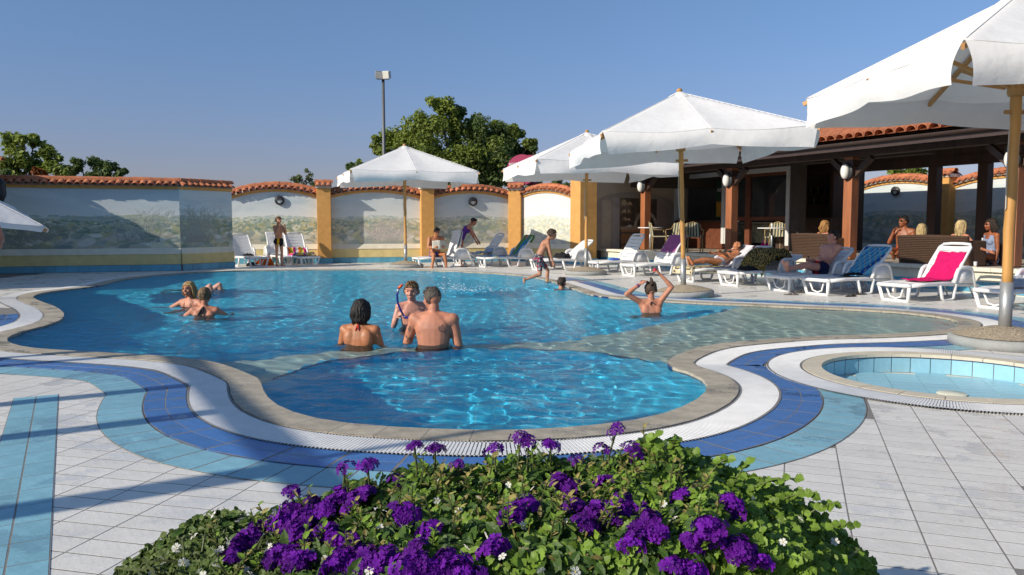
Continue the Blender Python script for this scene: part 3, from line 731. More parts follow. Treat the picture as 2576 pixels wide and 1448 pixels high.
def text(s, size, parent, loc, rot, mat, name='lettering', ext=.003, align='CENTER', sx=1.):
    cu = bpy.data.curves.new(name, 'FONT'); cu.body = s; cu.size = size; cu.extrude = ext; cu.align_x = align; cu.align_y = 'CENTER'; cu.resolution_u = 2
    o = bpy.data.objects.new(name, cu); C.objects.link(o); o.location = loc; o.rotation_euler = rot; o.scale = (sx, 1, 1); cu.materials.append(mat)
    bpy.context.view_layer.update()
    me = bpy.data.meshes.new_from_object(o.evaluated_get(bpy.context.evaluated_depsgraph_get())); me.name = name
    bpy.data.objects.remove(o); bpy.data.curves.remove(cu)
    o = bpy.data.objects.new(name, me); C.objects.link(o); o.location = loc; o.rotation_euler = rot; o.scale = (sx, 1, 1)
    if not me.materials: me.materials.append(mat)
    if parent: o.parent = parent
    return o
text('RESTAURANT', .15, sign, (-.02, -.046, sg.z+.20), (math.pi/2, 0, 0), M['white_paint'])
sw = MB().tube([(-.36, -.046, sg.z-.02), (-.30, -.046, sg.z-.07), (-.16, -.046, sg.z-.04), (-.02, -.046, sg.z-.02), (.1, -.046, sg.z-.06)], [.008, .02, .022, .015, .006], 6, flat=1.)
sw.build('emblem', M['white_paint'], sign)

# ------------------------------------------------------------------ trees beyond the wall
def leafmat(name, c, v=.35, tr=.4):
    m = pm(name, c, .55, v, .9, trans=tr, spec=.35); return m
M['leaf_a'] = leafmat('leaf_green', (.22, .28, .05)); M['leaf_b'] = leafmat('leaf_dark', (.10, .15, .042)); M['leaf_c'] = leafmat('leaf_olive', (.15, .18, .07))
M['leaf_d'] = leafmat('leaf_autumn', (.30, .09, .02)); M['bark'] = pm('bark', (.12, .09, .065), .95, .3, 8, .5, 20)
def leaf_cloud(mb, centers, radii, n, size, r, mi=0, droop=.2):
    for c, rad in zip(centers, radii):
        for _ in range(n):
            d = Vector((r.normal(), r.normal(), r.normal())).normalized(); q = r.random()**.45
            p = Vector(c)+Vector((d.x*rad, d.y*rad, d.z*rad*.85))*q
            s = size*r.uniform(.6, 1.35); nrm = (d*.7+Vector((r.normal()*.5, r.normal()*.5, .55+r.normal()*.4))).normalized()
            t = nrm.cross(Vector((r.normal(), r.normal(), r.normal()))).normalized(); b = nrm.cross(t); t = (t-Vector((0, 0, droop))).normalized()
            mb.add([p-t*s*.5, p+b*s*.27+nrm*s*.08, p+t*s*.55, p-b*s*.27+nrm*s*.08], [(0, 1, 2), (0, 2, 3)], mi)
def tree(name, label, base, h, cr, cents, rads, n, lsize, mats, seed, trunk=.22, group='trees beyond the garden wall', mixp=0.):
    r = np.random.default_rng(seed); root = empty(name, (base[0], base[1], 0)); tag(root, label, 'tree', group)
    t = MB(); top = Vector((0, 0, h*.55)); t.tube([(0, 0, -.3), (.05, 0, h*.25), top], [trunk, trunk*.8, trunk*.55], 9); k = len(cents)
    for i, c in enumerate(cents):
        c = Vector(c); s = Vector((0, 0, h*r.uniform(.22, .5))); md = s.lerp(c, .5)+Vector((r.normal()*.12, r.normal()*.12, -.1)); t.tube([s, md, c], [trunk*.38, trunk*.22, .02], 6)
    t.build('trunk', M['bark'], root, True)
    cl = MB(); sub, sr = [], []
    for c, rad in zip(cents, rads):   # break each lobe into clumps so the outline is uneven and gaps show
        m = max(6, int(rad*16))
        for _ in range(m):
            d = Vector((r.normal(), r.normal(), r.normal()*.8)).normalized()*rad*(.15+.85*r.random()); sub.append(Vector(c)+d); sr.append(rad*r.uniform(.34, .60))
    half = int(len(sub)*mixp)
    leaf_cloud(cl, sub[half:], sr[half:], n, lsize, r, 0)
    if half: leaf_cloud(cl, sub[:half], sr[:half], n, lsize, r, 1)
    cl.build('crown', mats, root)
    return root
bt = PY(1150, 560, 36)
def cpos(lst, Y, base):   # lobes given as photo pixel, depth offset, radius in pixels
    out, rad = [], []
    for x, y, dy, rp in lst: p = PY(x, y, Y+dy); out.append((p.x-base[0], p.y-base[1], p.z)); rad.append(rp*(Y+dy)/FPX)
    return out, rad
lobes = [(955, 372, .3, 26), (1338, 362, 0, 26), (1010, 400, .3, 45), (1245, 320, .5, 22), (1300, 335, .3, 26), (1105, 268, 0, 38), (1080, 315, -1, 45), (1040, 345, 0, 52), (985, 360, .5, 40), (1150, 330, .5, 52), (1200, 325, 1, 35), (1110, 390, -1.5, 66), (1190, 395, -1, 66), (1230, 350, 0, 50), (1275, 345, .5, 38),
         (1260, 400, -.5, 58), (1310, 395, .8, 38), (1330, 385, 1, 22), (1240, 450, -1, 55), (1170, 455, -1.5, 60), (1100, 440, -1, 50), (1150, 285, .5, 26), (1290, 440, 0, 45)]
c_, r_ = cpos(lobes, 36, bt)
tree('big_tree', 'big round leafy green tree behind the wall and the farthest parasol', bt, 6.5, 3, c_, r_, 165, .17, [M['leaf_b'], M['leaf_a']], 5, .3, mixp=.55)
def small(px, Y, lobes, name, label, n, ls, mats, seed, h, mixp=.0):
    b = PY(px, 560, Y); c, rr = cpos(lobes, Y, b); tree(name, label, b, h, 1, c, rr, n, ls, mats, seed, .1, mixp=mixp)
small(60, 25, [(20, 360, 0, 30), (60, 350, 0, 28), (85, 352, .3, 22), (45, 400, 0, 40), (90, 405, .3, 28), (15, 420, -.2, 30), (120, 385, 0, 22), (125, 410, 0, 24), (35, 430, 0, 34), (75, 428, .2, 32), (150, 428, 0, 24), (110, 432, 0, 26)], 'sumac_tree', 'bright green tree with drooping leaf sprays above the left end of the wall', 60, .16, [M['leaf_a'], M['leaf_d']], 9, 3.2, .0)
small(130, 24, [(100, 432, 0, 14), (140, 430, 0, 14), (165, 434, 0, 10)], 'red_shrub', 'shrub with a few reddish leaves just over the left wall tiles', 30, .12, [M['leaf_a'], M['leaf_d']], 12, 2.7, .4)
small(215, 27, [(170, 425, 0, 16), (205, 415, 0, 24), (245, 412, .3, 25), (280, 420, 0, 20), (305, 432, 0, 12), (230, 440, 0, 22), (190, 438, 0, 22), (270, 440, 0, 22), (295, 442, 0, 18)], 'dark_shrub', 'dark green shrub just over the long left wall', 80, .12, [M['leaf_b']], 13, 2.6)
small(765, 30, [(745, 452, 0, 16), (770, 445, .2, 20), (790, 462, 0, 14), (760, 470, 0, 18)], 'dry_bush', 'thin half bare bush between the first arch and its pillar', 22, .12, [M['leaf_c']], 15, 2.5)
small(885, 31, [(885, 420, 0, 18), (862, 455, 0, 14), (900, 445, .4, 16), (905, 410, .3, 10)], 'young_tree', 'small leafy tree left of the farthest parasol canopy', 40, .15, [M['leaf_a'], M['leaf_b']], 16, 3.2, .3)
small(1345, 33, [(1350, 400, .2, 16), (1368, 425, 0, 22), (1395, 455, 0, 20), (1420, 470, 0, 20), (1340, 465, 0, 24), (1340, 375, 0, 7)], 'hedge_tree', 'dark foliage behind the red sign and the sunlit arch', 40, .15, [M['leaf_b'], M['leaf_a']], 17, 3.0, .3)
small(8, 22.6, [(4, 440, 0, 18), (6, 480, 0, 18), (2, 510, 0, 16)], 'dark_conifer', 'dark conifer at the left edge in front of the wall tiles', 60, .10, [M['leaf_b']], 18, 2.6)
# ------------------------------------------------------------------ the bar: posts along s, depth along t
BO, BA, BN = Vector((4.34, 26.0, 0)), Vector((.4414, -.8973, 0)), Vector((.8973, .4414, 0))
BRZ = math.atan2(BN.y, BN.x)          # local x = inward (t), local y: -> we use root frame x=t, y=-s
bar = empty('bar_building', BO, BRZ); tag(bar, 'open sided pool bar with tiled roof, dark timber posts and white window frames', 'bar')
# in the bar's own frame: x = t (inward), y = -s  (s runs toward the camera)
TZ = .45
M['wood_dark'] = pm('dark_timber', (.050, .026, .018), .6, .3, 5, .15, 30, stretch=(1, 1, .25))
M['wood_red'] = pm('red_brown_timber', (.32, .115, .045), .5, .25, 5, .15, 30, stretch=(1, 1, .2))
M['counter'] = pm('counter_timber', (.13, .04, .018), .5, .25, 5, .1, 30)
M['gutter'] = pm('gutter_metal', (.075, .05, .042), .4, .1, 8, metal=.4)
M['frame_white'] = pm('frame_white', (.60, .60, .58), .5, .05, 6)
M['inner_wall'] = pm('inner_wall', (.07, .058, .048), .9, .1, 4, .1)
M['terrace_tile'] = pm('terrace_tile', (.42, .36, .28), .7, .15, 6, .1)
M['glass_dark'] = pm('tinted_glass', (.03, .035, .04), .04, .1, 5, spec=.8)
def bbox(name, t0, t1, s0, s1, z0, z1, mat, parent=bar, bevel=0, **kw):
    return MB().box(((t0+t1)/2, -(s0+s1)/2, (z0+z1)/2), (t1-t0, s1-s0, z1-z0)).build(name, mat, parent, bevel=bevel, **kw)
terr = empty('terrace', BO, BRZ); tag(terr, 'raised bar terrace with a stone kerb and a blue tiled riser', 'terrace')
bbox('terrace_floor', -1.28, 9, -2.4, 16, 0, TZ-.02, M['terrace_tile'], terr)
n = 46
km = MB().box((0, 0, 0), (.30, .395, .07)).mesh('kerb_stone', M['cream'])
bt_ = MB().box((0, 0, 0), (.02, .235, .19)).mesh('riser_tile', M['base_tile'])
for i in range(n): inst(km, 'kerb_stone', terr, (-1.22, 2.4-.2-.4*i, TZ-.012))
bbox('riser', -1.30, -1.25, -2.4, 16, 0, TZ-.05, M['cream'], terr)
for i in range(76): inst(bt_, 'riser_tile', terr, (-1.305, 2.4-.12-.24*i, .115))
# posts with wall lamps near their heads
POSTS = [0, 4.07, 8.11, 11.93, 15.9]
lampm = pm('opal_globe', (.74, .73, .68), .18, .04, 4)
for k, s in enumerate(POSTS):
    p = MB().box((0, -s, (TZ+2.82)/2), (.24, .24, 2.82-TZ)).build('post', M['wood_red'], bar, bevel=.012)
    cp = MB().box((0, -s, 2.66), (.30, .30, .16)); cp.beam((.0, -s-.55, 2.78), (0, -s-.05, 2.35), .12, .12, (1, 0, 0)); cp.beam((.0, -s+.55, 2.78), (0, -s+.05, 2.35), .12, .12, (1, 0, 0)); cp.build('brace', M['wood_dark'], bar)
    # the lamp hangs on the post's pool face
    q = BO+BA*s+BN*(-.16); lr = empty('post_lamp', (q.x, q.y, 2.48), BRZ)
    tag(lr, 'oval opal lamp on the bar post '+['beside the painted fireplace', 'left of the glazed bar window', 'behind the reclining man', 'beside the thick bamboo pole', 'nearest the camera'][k], 'lamp', 'oval lamps on the bar posts')
    bk = MB(); bk.lathe([(.001, 0), (.165, 0), (.165, .04), (.13, .06), (.001, .06)], (0, 0, 0), 20); o = bk.build('back_plate', M['iron'], lr, True); o.rotation_euler = (0, -math.pi/2, 0); o.scale = (1.25, 1, 1); o.location = (.04, 0, 0)
    MB().ball((-.06, 0, 0), (.10, .10, .18), 16).build('globe', lampm, lr, True)
bbox('front_beam', -.14, .14, -.6, 16, 2.82, 3.06, M['wood_dark'])
bbox('rear_beam', 4.4, 4.65, -.6, 16, 2.82, 3.06, M['wood_dark'])
for s in (6.96, 8.36, 10.6, 13.4):
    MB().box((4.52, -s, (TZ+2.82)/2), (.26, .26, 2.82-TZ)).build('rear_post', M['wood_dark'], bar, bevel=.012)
bbox('rear_fascia', 4.42, 4.62, -.6, 16, 3.06, 3.72, M['wood_dark'])
# sloped ceiling boards, roof tiles, gutter
EZ, ET, RT, RZ = 3.12, -.80, 2.9, 4.02
sl = math.atan2(RZ-EZ, RT-ET)
rb = MB(); rb.add([(ET, 1., EZ-.06), (ET, -16, EZ-.06), (RT, -16, RZ-.06), (RT, 1., RZ-.06), (5.6, -16, EZ+.2), (5.6, 1., EZ+.2)], [(0, 1, 2, 3), (3, 2, 4, 5)])
rb.add([(ET, 1., EZ-.01), (ET, -16, EZ-.01), (RT, -16, RZ-.01), (RT, 1., RZ-.01), (5.6, -16, EZ+.25), (5.6, 1., EZ+.25)], [(3, 2, 1, 0), (5, 4, 2, 3)])
rb.build('roof_boards', M['wood_dark'], bar)
for s in np.arange(-.6, 16, .8):
    MB().beam((ET+.05, -s, EZ-.15), (RT, -s, RZ-.15), .09, .14).build('rafter', M['wood_dark'], bar)
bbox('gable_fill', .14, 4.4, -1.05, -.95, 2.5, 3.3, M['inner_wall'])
# gutter: half round along the eave
gt = MB(); n = 8
for a, b in ((0, 1),):
    P0 = [(ET-.07+.075*math.cos(math.pi+math.pi*k/n), EZ-.06+.075*math.sin(math.pi+math.pi*k/n)) for k in range(n+1)]
    for (x0, z0), (x1, z1) in zip(P0, P0[1:]): gt.add([(x0, 1., z0), (x0, -16, z0), (x1, -16, z1), (x1, 1., z1)], [(0, 1, 2, 3)])
gt.box((ET+.0, -7.5, EZ-.14), (.03, 17, .18)); gt.build('gutter', M['gutter'], bar)
wt = barrel(.125, .11, .42, M['terracotta'], .014, 7)
rest = MB(); vv = [Vector(v.co) for v in wt.vertices]; ff = [tuple(p.vertices) for p in wt.polygons]
ru = random.Random(3); rows = int(math.hypot(RT-ET, RZ-EZ)/.34); cnt = 0
for r_ in range(rows+1):
    for i in range(66):
        s = -.9+i*.255
        ind = (7.2 < s < 12.3) and r_ < 13
        p = Vector((ET-.10+r_*.34*math.cos(sl), -s, EZ+.035+r_*.34*math.sin(sl)))
        rot = Euler((R(0), -sl, 0)).to_matrix() @ Matrix.Rotation(-math.pi/2+ru.uniform(-.03, .03), 3, 'Z') @ Matrix.Rotation(R(2.5), 3, 'X')
        if ind and cnt < 290:
            o = inst(wt, 'roof_tile', bar, p); o.rotation_euler = rot.to_euler(); cnt += 1
        else: rest.add([rot @ q+p for q in vv], ff)
rest.build('roof_tile_run', M['terracotta'], bar, kind='stuff')
pan = MB(); pan.add([(ET-.06, 1., EZ+.03), (ET-.06, -16, EZ+.03), (RT, -16, RZ+.03), (RT, 1., RZ+.03)], [(0, 1, 2, 3)]); pan.build('pan_layer', M['terracotta'], bar)
for i in range(42):
    o = inst(wt, 'ridge_tile', bar, (RT, .9-i*.40, RZ+.09)); o.rotation_euler = (0, 0, math.pi)
# left wall with a painted cellar scene
def cellar(W, H):
    r = np.random.default_rng(44); img = np.zeros((H, W, 3)); img[:] = (.42, .36, .27)
    X, Y = np.meshgrid(np.linspace(0, 1, W), np.linspace(0, 1, H))
    def ell(cx, cy, rx, ry, c, top=True):
        m = ((X-cx)/rx)**2+((Y-cy)/ry)**2 < 1
        if top: m &= Y > cy
        img[m] = c
    def rect(x0, x1, y0, y1, c): img[(X > x0) & (X < x1) & (Y > y0) & (Y < y1)] = c
    rect(.03, .99, 0, .60, (.30, .27, .23)); ell(.51, .58, .48, .16, (.30, .27, .23))
    rect(.10, .20, 0, .62, (.40, .36, .29)); rect(.22, .30, 0, .66, (.33, .33, .32))
    rect(.30, .72, .0, .66, (.085, .06, .045)); rect(.72, .76, 0, .66, (.07, .06, .06)); rect(.76, .95, .0, .62, (.30, .25, .22))
    for y in (.36, .46, .56): rect(.31, .45, y, y+.012, (.24, .12, .06))
    for _ in range(26): ell(r.uniform(.32, .44), r.choice([.372, .472, .572]), .012, r.uniform(.02, .05), np.array((.3, .22, .14))*r.uniform(.4, 2.2))
    for k in range(13):   # stone oven arch
        a = math.pi*k/12; cx, cy = .62+.13*math.cos(a), .30+.17*math.sin(a); ell(cx, cy, .020, .028, np.array((.38, .33, .27))*r.uniform(.7, 1.2), False)
    ell(.62, .30, .108, .142, (.05, .04, .035), True); rect(.47, .77, 0, .30, (.25, .21, .17))
    for _ in range(60): ell(r.uniform(.48, .76), r.uniform(0, .29), .016, .018, np.array((.30, .26, .21))*r.uniform(.6, 1.3), False)
    rect(.32, .53, .0, .27, (.40, .20, .085)); ell(.425, .27, .115, .03, (.45, .30, .20), False)
    for x in np.linspace(.33, .52, 8): rect(x, x+.005, 0, .25, (.20, .09, .04))
    for y in (.05, .2): rect(.315, .535, y, y+.02, (.12, .09, .07))
    ell(.42, .285, .03, .03, (.6, .55, .45)); ell(.35, .60, .03, .04, (.45, .35, .2), False); ell(.56, .57, .02, .03, (.5, .28, .1), False)
    blobs(img, 160, W, [(.30, .24, .18), (.15, .11, .08), (.45, .38, .28)], .0, .7, .015, .05, r, (.8, 2), (.05, .18))
    return np.clip(img, 0, 1)
A_, B_ = Vector((2.62, 25.72, 0)), BO+BA*-1.8+BN*2.57
lw_ = empty('bar_side_wall', A_, math.atan2((B_-A_).y, (B_-A_).x)); tag(lw_, 'wall painted with a cellar scene of a stone oven, shelves and a barrel', 'wall')
Lw = (B_-A_).length
paint_grid('mural', 260, 190, lambda u, v: (u*Lw, 0*u, TZ-.02+v*2.6), cellar(260, 190), M['mural'], lw_)
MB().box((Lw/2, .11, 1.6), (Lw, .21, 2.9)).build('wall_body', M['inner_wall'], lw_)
# glazed front of the bar at t=1.5
FT = 2.6
def frame(s0, s1, z0, z1, label=None):
    f = MB(); w = .14
    f.box((FT, -s0-w/2, (z0+z1)/2), (.16, w, z1-z0)); f.box((FT, -s1+w/2, (z0+z1)/2), (.16, w, z1-z0)); f.box((FT, -(s0+s1)/2, z1-w/2), (.156, s1-s0-2*w, w))
    return f.build('window_frame', M['frame_white'], bar, bevel=.006)
frame(-1.8, .86, .62, 2.99); frame(.88, 3.7, .62, 2.99)
bbox('counter_panel', FT-.02, FT+.06, -1.66, .72, TZ, 1.34, M['counter'])
bbox('counter_top', FT-.16, FT+.5, -1.66, .72, 1.34, 1.40, M['wood_dark'], bevel=.01)
f2 = MB(); 
for s in (1.1, 3.5): f2.box((FT+.06, -s, 1.75), (.06, .10, 2.3))
f2.box((FT+.06, -2.3, 2.8), (.06, 2.3, .10)); f2.box((FT+.06, -2.3, 1.44), (.06, 2.3, .12)); f2.box((FT+.06, -1.85, 1.7), (.10, .22, 2.3)); sash = f2.build('window_sash', M['counter'], bar)
bbox('glass_pane', FT+.055, FT+.065, 1.96, 3.45, 1.50, 2.75, M['glass_dark'])
bbox('glass_pane', FT+.055, FT+.065, 1.15, 1.74, 1.50, 2.75, M['glass_dark'])
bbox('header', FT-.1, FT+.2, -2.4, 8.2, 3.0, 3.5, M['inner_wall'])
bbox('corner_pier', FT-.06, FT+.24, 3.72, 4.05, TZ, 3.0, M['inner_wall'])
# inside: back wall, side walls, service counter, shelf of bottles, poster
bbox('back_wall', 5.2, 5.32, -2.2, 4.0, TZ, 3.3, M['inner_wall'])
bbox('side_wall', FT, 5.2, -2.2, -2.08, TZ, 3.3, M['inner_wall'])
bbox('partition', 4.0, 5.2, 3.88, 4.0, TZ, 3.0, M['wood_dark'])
bbox('service_counter', FT+.9, FT+1.4, 2.2, 4.4, TZ, 1.45, M['wood_dark'])
shf = MB()
for z in (1.9, 2.25): shf.box((5.06, -2.5, z), (.24, 2.5, .03))
shf.build('bottle_shelf', M['wood_dark'], bar)
M['bottle'] = pm('bottle_glass', (.08, .10, .05), .08, .5, 3, rnd=.6, spec=.8); M['glass_clear'] = pm('glassware', (.55, .56, .56), .08, .1, 5, spec=.8)
bm1 = MB().lathe([(.035, 0), (.035, .17), (.014, .22), (.014, .28)], (0, 0, 0), 8).mesh('bottle', M['bottle'], True)
for i in range(16):
    q = BO+BN*5.04+BA*(1.4+.15*i); o = inst(bm1, 'bottle', None, (q.x, q.y, 1.915+(i % 2)*.35)); tag(o, 'small dark bottle in the row on the shelf inside the bar', 'bottle', 'bottles on the bar shelf')
ws = empty('added_fridge', BO+BN*4.4+BA*.6, BRZ); tag(ws, 'made-up low drinks cooler, its pale front standing in for daylight behind the bar', 'cooler')
MB().box((0, 0, TZ+.45), (.6, 1.9, .9)).build('cabinet', M['iron'], ws, bevel=.02); MB().box((-.31, 0, TZ+.5), (.02, 1.75, .62)).build('glass_door', pm('pale_cooler_front', (.42, .45, .36), .1, .5, 4), ws); MB().box((-.315, 0, TZ+.86), (.03, 1.8, .05)).build('pale_strip', M['frame_white'], ws)  # added cooler; pale door and strip colours imitate daylight seen through the bar
po = empty('poster', BO+BN*3.0+BA*.15, BRZ); tag(po, 'dark beer poster with white capitals and a yellow glass, leaning inside the bar window', 'poster')
MB().box((0, 0, 2.1), (.02, .52, 1.25)).build('board', pm('poster_green', (.015, .05, .03), .35, .1, 4), po)
MB().box((-.013, .08, 1.78), (.006, .26, .5)).build('glass_print', pm('poster_yellow', (.50, .24, .02), .5, .3, 6), po)
text('AMS', .20, po, (-.014, -.0, 2.42), (math.pi/2, 0, -math.pi/2), M['white_paint'], ext=.001)
# walls seen through the open right half: painted arches with tiled tops
def bp(s, t): q = BO+BA*s+BN*t; return (q.x, q.y)
for s0, s1, lab, seed in ((1.6, 5.2, 'painted arch wall seen through the bar, with a black wall lamp', 51), (5.2, 8.9, 'sunlit painted arch wall seen between the bar posts', 52), (8.9, 12.8, 'painted arch wall at the far right, seen through the bar', 53)):
    garden_wall(bp(s0, 7.6), bp(s1, 7.6), lab, arch(2.35, .30), landscape(120, 110, seed, .15), front_only=True)
pillar(bp(5.2, 7.5), -64, .44, 2.7, 'orange pillar between the painted arches seen through the bar')
q = bp(3.35, 7.58); wall_lamp((q[0], q[1], 2.35), BRZ-math.pi/2, 'black oval wall lamp on the painted arch seen through the bar')
small(2285, 36, [(2250, 432, 0, 20), (2290, 430, 0, 24), (2320, 436, 0, 18)], 'garden_tree', 'bit of bright green tree over the arch seen through the bar', 46, .2, [M['leaf_a']], 31, 3.2)

# ------------------------------------------------------------------ parasols
M['canvas'] = pm('white_canvas', (.86, .85, .83), .85, .05, 3, .35, 9, trans=.16)
M['bamboo'] = pm('pole_wood', (.52, .27, .075), .5, .22, 7, .1, 30, stretch=(1, 1, .15))
M['slat_wood'] = pm('rib_wood', (.45, .24, .08), .55, .2, 6, stretch=(.3, .3, 1))
M['concrete'] = pm('base_concrete', (.30, .31, .30), .9, .12, 6, .3, 40)
M['pebble'] = pm('washed_pebble', (.34, .28, .20), .9, .55, 55, .8, 60, detail=2)
M['sleeve'] = pm('sleeve_steel', (.36, .37, .37), .42, .12, 10, metal=.55)
M['cord'] = pm('cord', (.55, .54, .5), .8)
def parasol(x, y, rz, label, size=3.35, ez=2.69, az=3.50, seed=0, base=.52, bz=0., vh=.30, tilt=0., bw=1., only=None):
    r = random.Random(seed); root = empty('parasol', (x, y, bz), R(rz)); tag(root, label, 'parasol', 'big white square parasols')
    h = size/2; N = 24
    # canopy: four sagging fields between corner and mid ribs
    def cz(a, b):    # a,b in -1..1
        m = max(abs(a), abs(b)); z = az+(ez-az)*m
        ang = math.atan2(abs(b), abs(a)) if abs(a) > abs(b) else math.atan2(abs(a), abs(b))
        f = math.sin(math.pi*min(1, ang/(math.pi/4)))            # 0 on ribs, 1 between
        return z+.028-.055*f*m*(1.2-m*.4)+.010*f*noise.noise((a*3+seed, b*3, 1.7))
    cb = MB(); g = np.linspace(-1, 1, 2*N+1)
    for b in g:
        for a in g: cb.v.append((a*h, b*h, cz(a, b)))
    w = 2*N+1
    cb.f = [(j*w+i, j*w+i+1, (j+1)*w+i+1, (j+1)*w+i) for j in range(w-1) for i in range(w-1)]; cb.m = [0]*len(cb.f)
    can = cb.build('canopy', M['canvas'], root, True)
    # valances: one flap each side, hanging from the edge, bottom edge arched, folds
    for side in range(4):
        v = MB(); nu, nv = 46, 8; A = Matrix.Rotation(side*math.pi/2, 3, 'Z'); ph = r.uniform(0, 6); q = r.uniform(.6, 1.2)
        for k in range(nv+1):
            t = k/nv
            for i in range(nu+1):
                u = i/nu; a = -1+2*u; zt = cz(a, -1)
                drop = vh*(.84+.30*(2*u-1)**2)*(1+.03*math.sin(ph+5*u))
                out = .07*t-.05*t*t+.022*t*math.sin(7*u+ph+2*t)+.016*t*math.sin(17*u+ph*2)+.03*math.sin(math.pi*t)*math.sin(2.5*u*q+ph)
                uu = a*(1-.045*t)
                v.v.append(tuple(A @ Vector((uu*h*.997, -h-out, zt-drop*t+.004))))
        v.f = [(k*(nu+1)+i, k*(nu+1)+i+1, (k+1)*(nu+1)+i+1, (k+1)*(nu+1)+i) for k in range(nv) for i in range(nu)]; v.m = [0]*len(v.f)
        v.build('valance', M['canvas'], root, True)
    ct = MB().lathe([(.30, az-.13-az), (.17, -.03), (.05, .03), (.001, .035)], (0, 0, az), 16); ct.build('cap', M['canvas'], root, True)
    MB().lathe([(.03, 0), (.05, .02), (.05, .05), (.02, .075)], (0, 0, az+.02), 12).build('finial', M['slat_wood'], root, True)
    sm_ = MB()
    for k in range(8):   # stitched seams over the ribs
        e = (1 if k in (0, 1, 7) else -1 if k in (3, 4, 5) else 0, 1 if k in (1, 2, 3) else -1 if k in (5, 6, 7) else 0)
        sm_.tube([(e[0]*m_*h, e[1]*m_*h, cz(e[0]*m_, e[1]*m_)+.001) for m_ in np.linspace(.05, 1, 14)], .006, 5)
    for sd in ((1, 1, -1, 1), (-1, 1, -1, -1), (-1, -1, 1, -1), (1, -1, 1, 1)):
        sm_.tube([((sd[0]+(sd[2]-sd[0])*q)*h, (sd[1]+(sd[3]-sd[1])*q)*h, cz(sd[0]+(sd[2]-sd[0])*q, sd[1]+(sd[3]-sd[1])*q)+.002) for q in np.linspace(0, 1, 30)], .007, 5)
    sm_.build('seams', M['canvas'], root, True)
    for k in range(8):
        e = (1 if k in (0, 1, 7) else -1 if k in (3, 4, 5) else 0, 1 if k in (1, 2, 3) else -1 if k in (5, 6, 7) else 0)
        tip = Vector((e[0]*h*1.015, e[1]*h*1.015, ez-.035)); top = Vector((e[0]*.06, e[1]*.06, az-.10))
        MB().beam(top, tip, .03, .045).build('rib', M['slat_wood'], root)
        mid = top.lerp(tip, .58)-Vector((0, 0, .03)); MB().beam((e[0]*.07, e[1]*.07, ez-.08), mid, .028, .036).build('strut', M['slat_wood'], root)
    MB().lathe([(.075, 0), (.085, .03), (.085, .12), (.06, .15)], (0, 0, ez-.17), 14).build('runner', M['slat_wood'], root, True)
    pr = .040*bw
    P0 = [(r.uniform(-.006, .006), r.uniform(-.006, .006), .55+(az-.55)*k/14) for k in range(15)]
    pole = MB().tube(P0, [pr*(1+.08*(k % 3 == 0)) for k in range(15)], 12).build('pole', M['bamboo'], root, True)
    MB().tube([(-.09*bw, 0, ez-.33), (.12*bw, 0, ez-.33)], .022, 8).build('peg', M['slat_wood'], pole, True)
    MB().tube([(0, 0, .10), (0, 0, .66)], pr*1.22, 14).build('sleeve', M['sleeve'], root, True)
    cd = MB().tube([(-pr-.01, -.01, ez-.5), (-pr-.025, -.02, ez-.9), (-pr-.012, -.015, ez-1.3), (-pr-.01, 0, ez-1.32)], .006, 5).build('cord', M['cord'], root, True)
    bs_ = MB().lathe([(base, 0), (base, .085), (base-.02, .10), (base*.9, .105)], (0, 0, 0), 36).build('base_disc', M['concrete'], root, True)
    n = 40; pb = MB(); rr = [base*.93*(1-k/8) for k in range(8)]+[.05]
    for k, q in enumerate(rr):
        for i in range(n): a = 2*math.pi*i/n; pb.v.append((q*math.cos(a), q*math.sin(a), .10+.105*(1-(q/base)**1.5)+(r.uniform(-.006, .006) if 0 < k < 8 else 0)))
    pb.f = [(k*n+i, k*n+(i+1) % n, (k+1)*n+(i+1) % n, (k+1)*n+i) for k in range(len(rr)-1) for i in range(n)]; pb.m = [0]*len(pb.f)
    pb.build('pebble_top', M['pebble'], root, True)
    return root
parasol(-3.12, 23.35, 18, 'farthest white parasol, on a pole standing before the orange pillar across the pool', 3.5, seed=1)
parasol(1.86, 20.0, 13, 'second parasol from the right bank, half hidden behind the nearer white canopy', 3.5, seed=2)
pc = parasol(3.02, 13.95, 4, 'white parasol on a yellow pole beside the woman with raised arms', 3.35, seed=3); pc.rotation_euler.y = R(-2.2)
parasol(5.11, 8.2, 3, 'nearest white parasol at the right edge, with a thick bamboo pole and pebble base', 3.05, seed=4, bw=1.25, ez=2.72, az=3.55, vh=.32)
# ------------------------------------------------------------------ white plastic sun loungers
M['plastic'] = pm('white_plastic', (.74, .745, .74), .33, .05, 5, .02, 60, spec=.5)
SZ, PIV, BL = .295, 1.12, .80
def rbox(mb, a, b, w, h): return mb.beam(a, b, w, h, (0, 1, 0) if abs(Vector(b)[2]-Vector(a)[2]) > .9*(Vector(b)-Vector(a)).length else (0, 0, 1))
def plate(mb, pts, y, t):
    """outline in x,z extruded along y"""
    n = len(pts); o = [(p[0], y-t/2, p[1]) for p in pts]+[(p[0], y+t/2, p[1]) for p in pts]
    mb.add(o, [tuple(range(n)), tuple(range(n, 2*n))[::-1]]+[(i, n+i, n+(i+1) % n, (i+1) % n) for i in range(n)])
seat_slat = MB(); N = 9
for k in range(N):   # slightly dished slat
    y = -.285+.57*k/(N-1); z = -.012*math.cos(y/.285*math.pi/2)
    seat_slat.v += [(-.046, y, z-.02), (.046, y, z-.02), (.046, y, z), (-.046, y, z)]
seat_slat.f = [(4*k+i, 4*k+(i+1) % 4, 4*k+4+(i+1) % 4, 4*k+4+i) for k in range(N-1) for i in range(4)]+[(0, 1, 2, 3), (4*N-1, 4*N-2, 4*N-3, 4*N-4)]; seat_slat.m = [0]*len(seat_slat.f)
slat_me = seat_slat.mesh('slat', M['plastic'])
